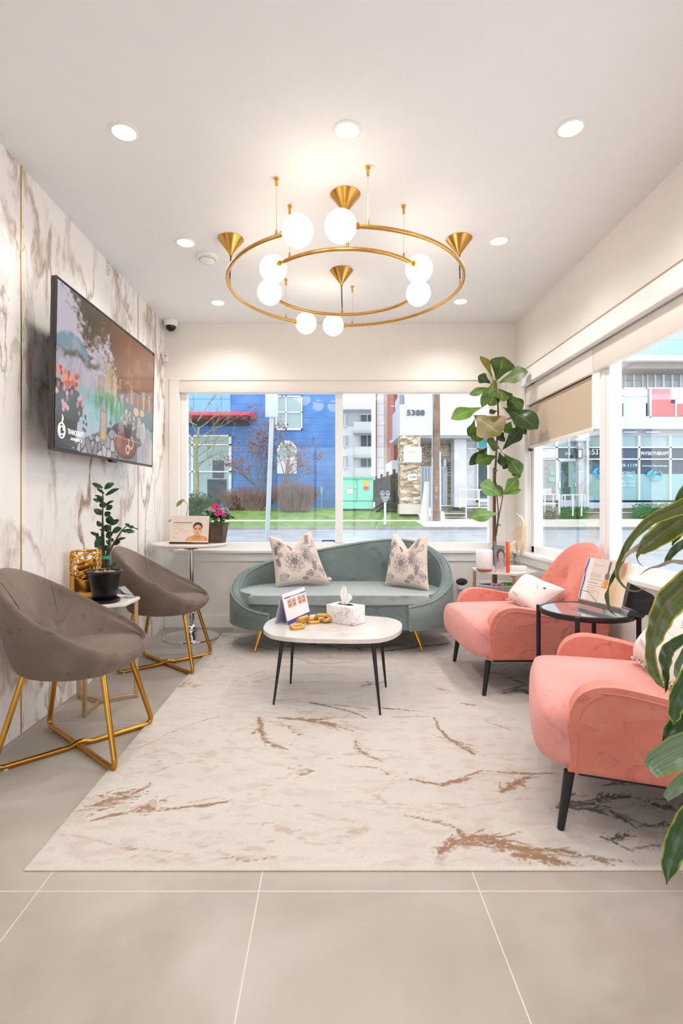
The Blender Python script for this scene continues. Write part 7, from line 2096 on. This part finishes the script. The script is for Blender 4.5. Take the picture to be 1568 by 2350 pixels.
epart('upper_balcony_slab', mat('grey_brown_soffit', (150, 142, 136), .7), t, [(1422, 826, 1900, 846, YS-.2, 1.8)]); epart('upper_balcony_edge', white_frame, t, [(1418, 815, 1900, 827, YS-.6, 2.0)])
epart('upper_balcony_glass', mat('pale_blue_glass', (150, 206, 226), .2, var=.06, scale=.6), t, [(1400, 700, 1900, 816, YS-.5, .06)]); epart('upper_balcony_post', white_frame, t, [(1508, 700, 1510, 816, YS-.55, .08), (1600, 700, 1602, 816, YS-.55, .08), (1400, 776, 1900, 777.5, YS-.55, .08)])
rail('ramp_rail', (1237, 1251, 1270, 1285), 1135, 1178, (1156,), 28.3, t); rail('ramp_rail', (1290, 1297, 1316, 1335, 1343), 1136, 1164, (), 28.5, t)
b = N()
for x in (1283, 1315, 1335): tube(b, [at(x, 1136, 28.2), at(x, 1184, 28.2)], .04, 8)
obj('rail_post', b, white_frame, t)
epart('kerb_step', mat('dark_step', (110, 116, 112), .9, var=.2), t, [(1290, 1166, 1900, 1176, YS-.5, .4), (1285, 1176, 1900, 1190, YS-1.0, .5)]); epart('step_edge', concrete, t, [(1285, 1175, 1900, 1177, YS-1.05, .1), (1290, 1164.5, 1900, 1166.5, YS-.55, .1)])
def stext(s, x0, x1, y, h, m_, shear=0.0):
    text(s, at(x1, 0, YS).x-at(x0, 0, YS).x, at((x0+x1)/2, y, YS-.02), (1, 0, 0), (0, 0, 1), m_, t, height=h/F*YS, thick=.02, shear=shear)
wl_m = mat('white_vinyl', (244, 246, 248), .5); bl_m = mat('pale_cyan_vinyl', (196, 234, 244), .5); cy_m = mat('cyan_vinyl', (56, 178, 204), .5)
stext('PHYSIOTHERAPY', 1472, 1535, 1040.5, 8, wl_m); stext('604-559-1119', 1398, 1462, 1068, 8, bl_m); stext('NEW PATIENTS', 1404, 1458, 1085, 5.5, bl_m); stext('WELCOME!', 1415, 1452, 1092, 5.5, bl_m); stext('PRIVATE - MSP', 1404, 1457, 1106, 5, bl_m); stext('WCB-ICBC-DVA', 1402, 1458, 1114, 5, bl_m); stext('Ambrosia Physiotherapy', 1473, 1533, 1069.5, 5, bl_m, .3)
stext('5376', 1297, 1310, 1041, 6, wl_m); stext('5372', 1359, 1389, 1037, 13, wl_m); stext('OPEN', 1241, 1262, 1073.5, 6, pale_ink)
def swirl(cx, cy, w_, par):
    k = w_/38.0; b = N()
    def q(x, y): p = at(cx+x*k, cy+y*k, YS-.02); return (p.x, p.z)
    P = [q(18*math.cos(a)*(1.0), -11*math.sin(a)) for a in [2*math.pi*i/24 for i in range(15)]] + [q(-6, 4), q(-12, 6)]
    xz_prism(b, P[:14]+[q(-8, 3), q(4, -4)], YS-.03, YS)
    xz_prism(b, [q(-8, 13), q(4, 14), q(14, 9), q(19, 0), q(12, 2), q(4, 2), q(-1, 6)], YS-.03, YS)
    o = obj('emblem', b, cy_m, par, smooth=False)
    b = N(); c0 = at(cx+3*k, cy-2*k, YS-.04); tube(b, [c0+Vector((math.cos(a)*.20*k, 0, math.sin(a)*.20*k)) for a in [math.pi*i/12 for i in range(15)]], .045*k, 6); sphere(b, at(cx+12*k, cy-1*k, YS-.04), .09*k, 10, 8); obj('emblem_line', b, dark_glass, o)
swirl(1503, 1089, 38, t); swirl(1378, 1084, 38, t)
t = bthing('window_sticker', 'small blue bordered notice stuck low on the back window beside the centre post', 'sticker', 754, 1257, 4.76)
epart('border', mat('blue_border', (40, 98, 150), .5), t, [(739.5, 1239, 769, 1257, 4.758, .002)])
epart('face', mat('pale_sticker', (206, 222, 230), .5), t, [(741.5, 1242.5, 767, 1255, 4.7565, .002)])
text('THE', .022, at(749, 1245.5, 4.756), (1, 0, 0), (0, 0, 1), mat('sticker_ink', (96, 84, 110), .6), t, thick=.001); text('CENTRE', .050, at(757, 1252.5, 4.756), (1, 0, 0), (0, 0, 1), MATS['sticker_ink'], t, thick=.001)
b = N(); ebox(b, 744, 1248.2, 764, 1250, 4.756, .001); obj('ruled_line', b, MATS['sticker_ink'], t, smooth=False)
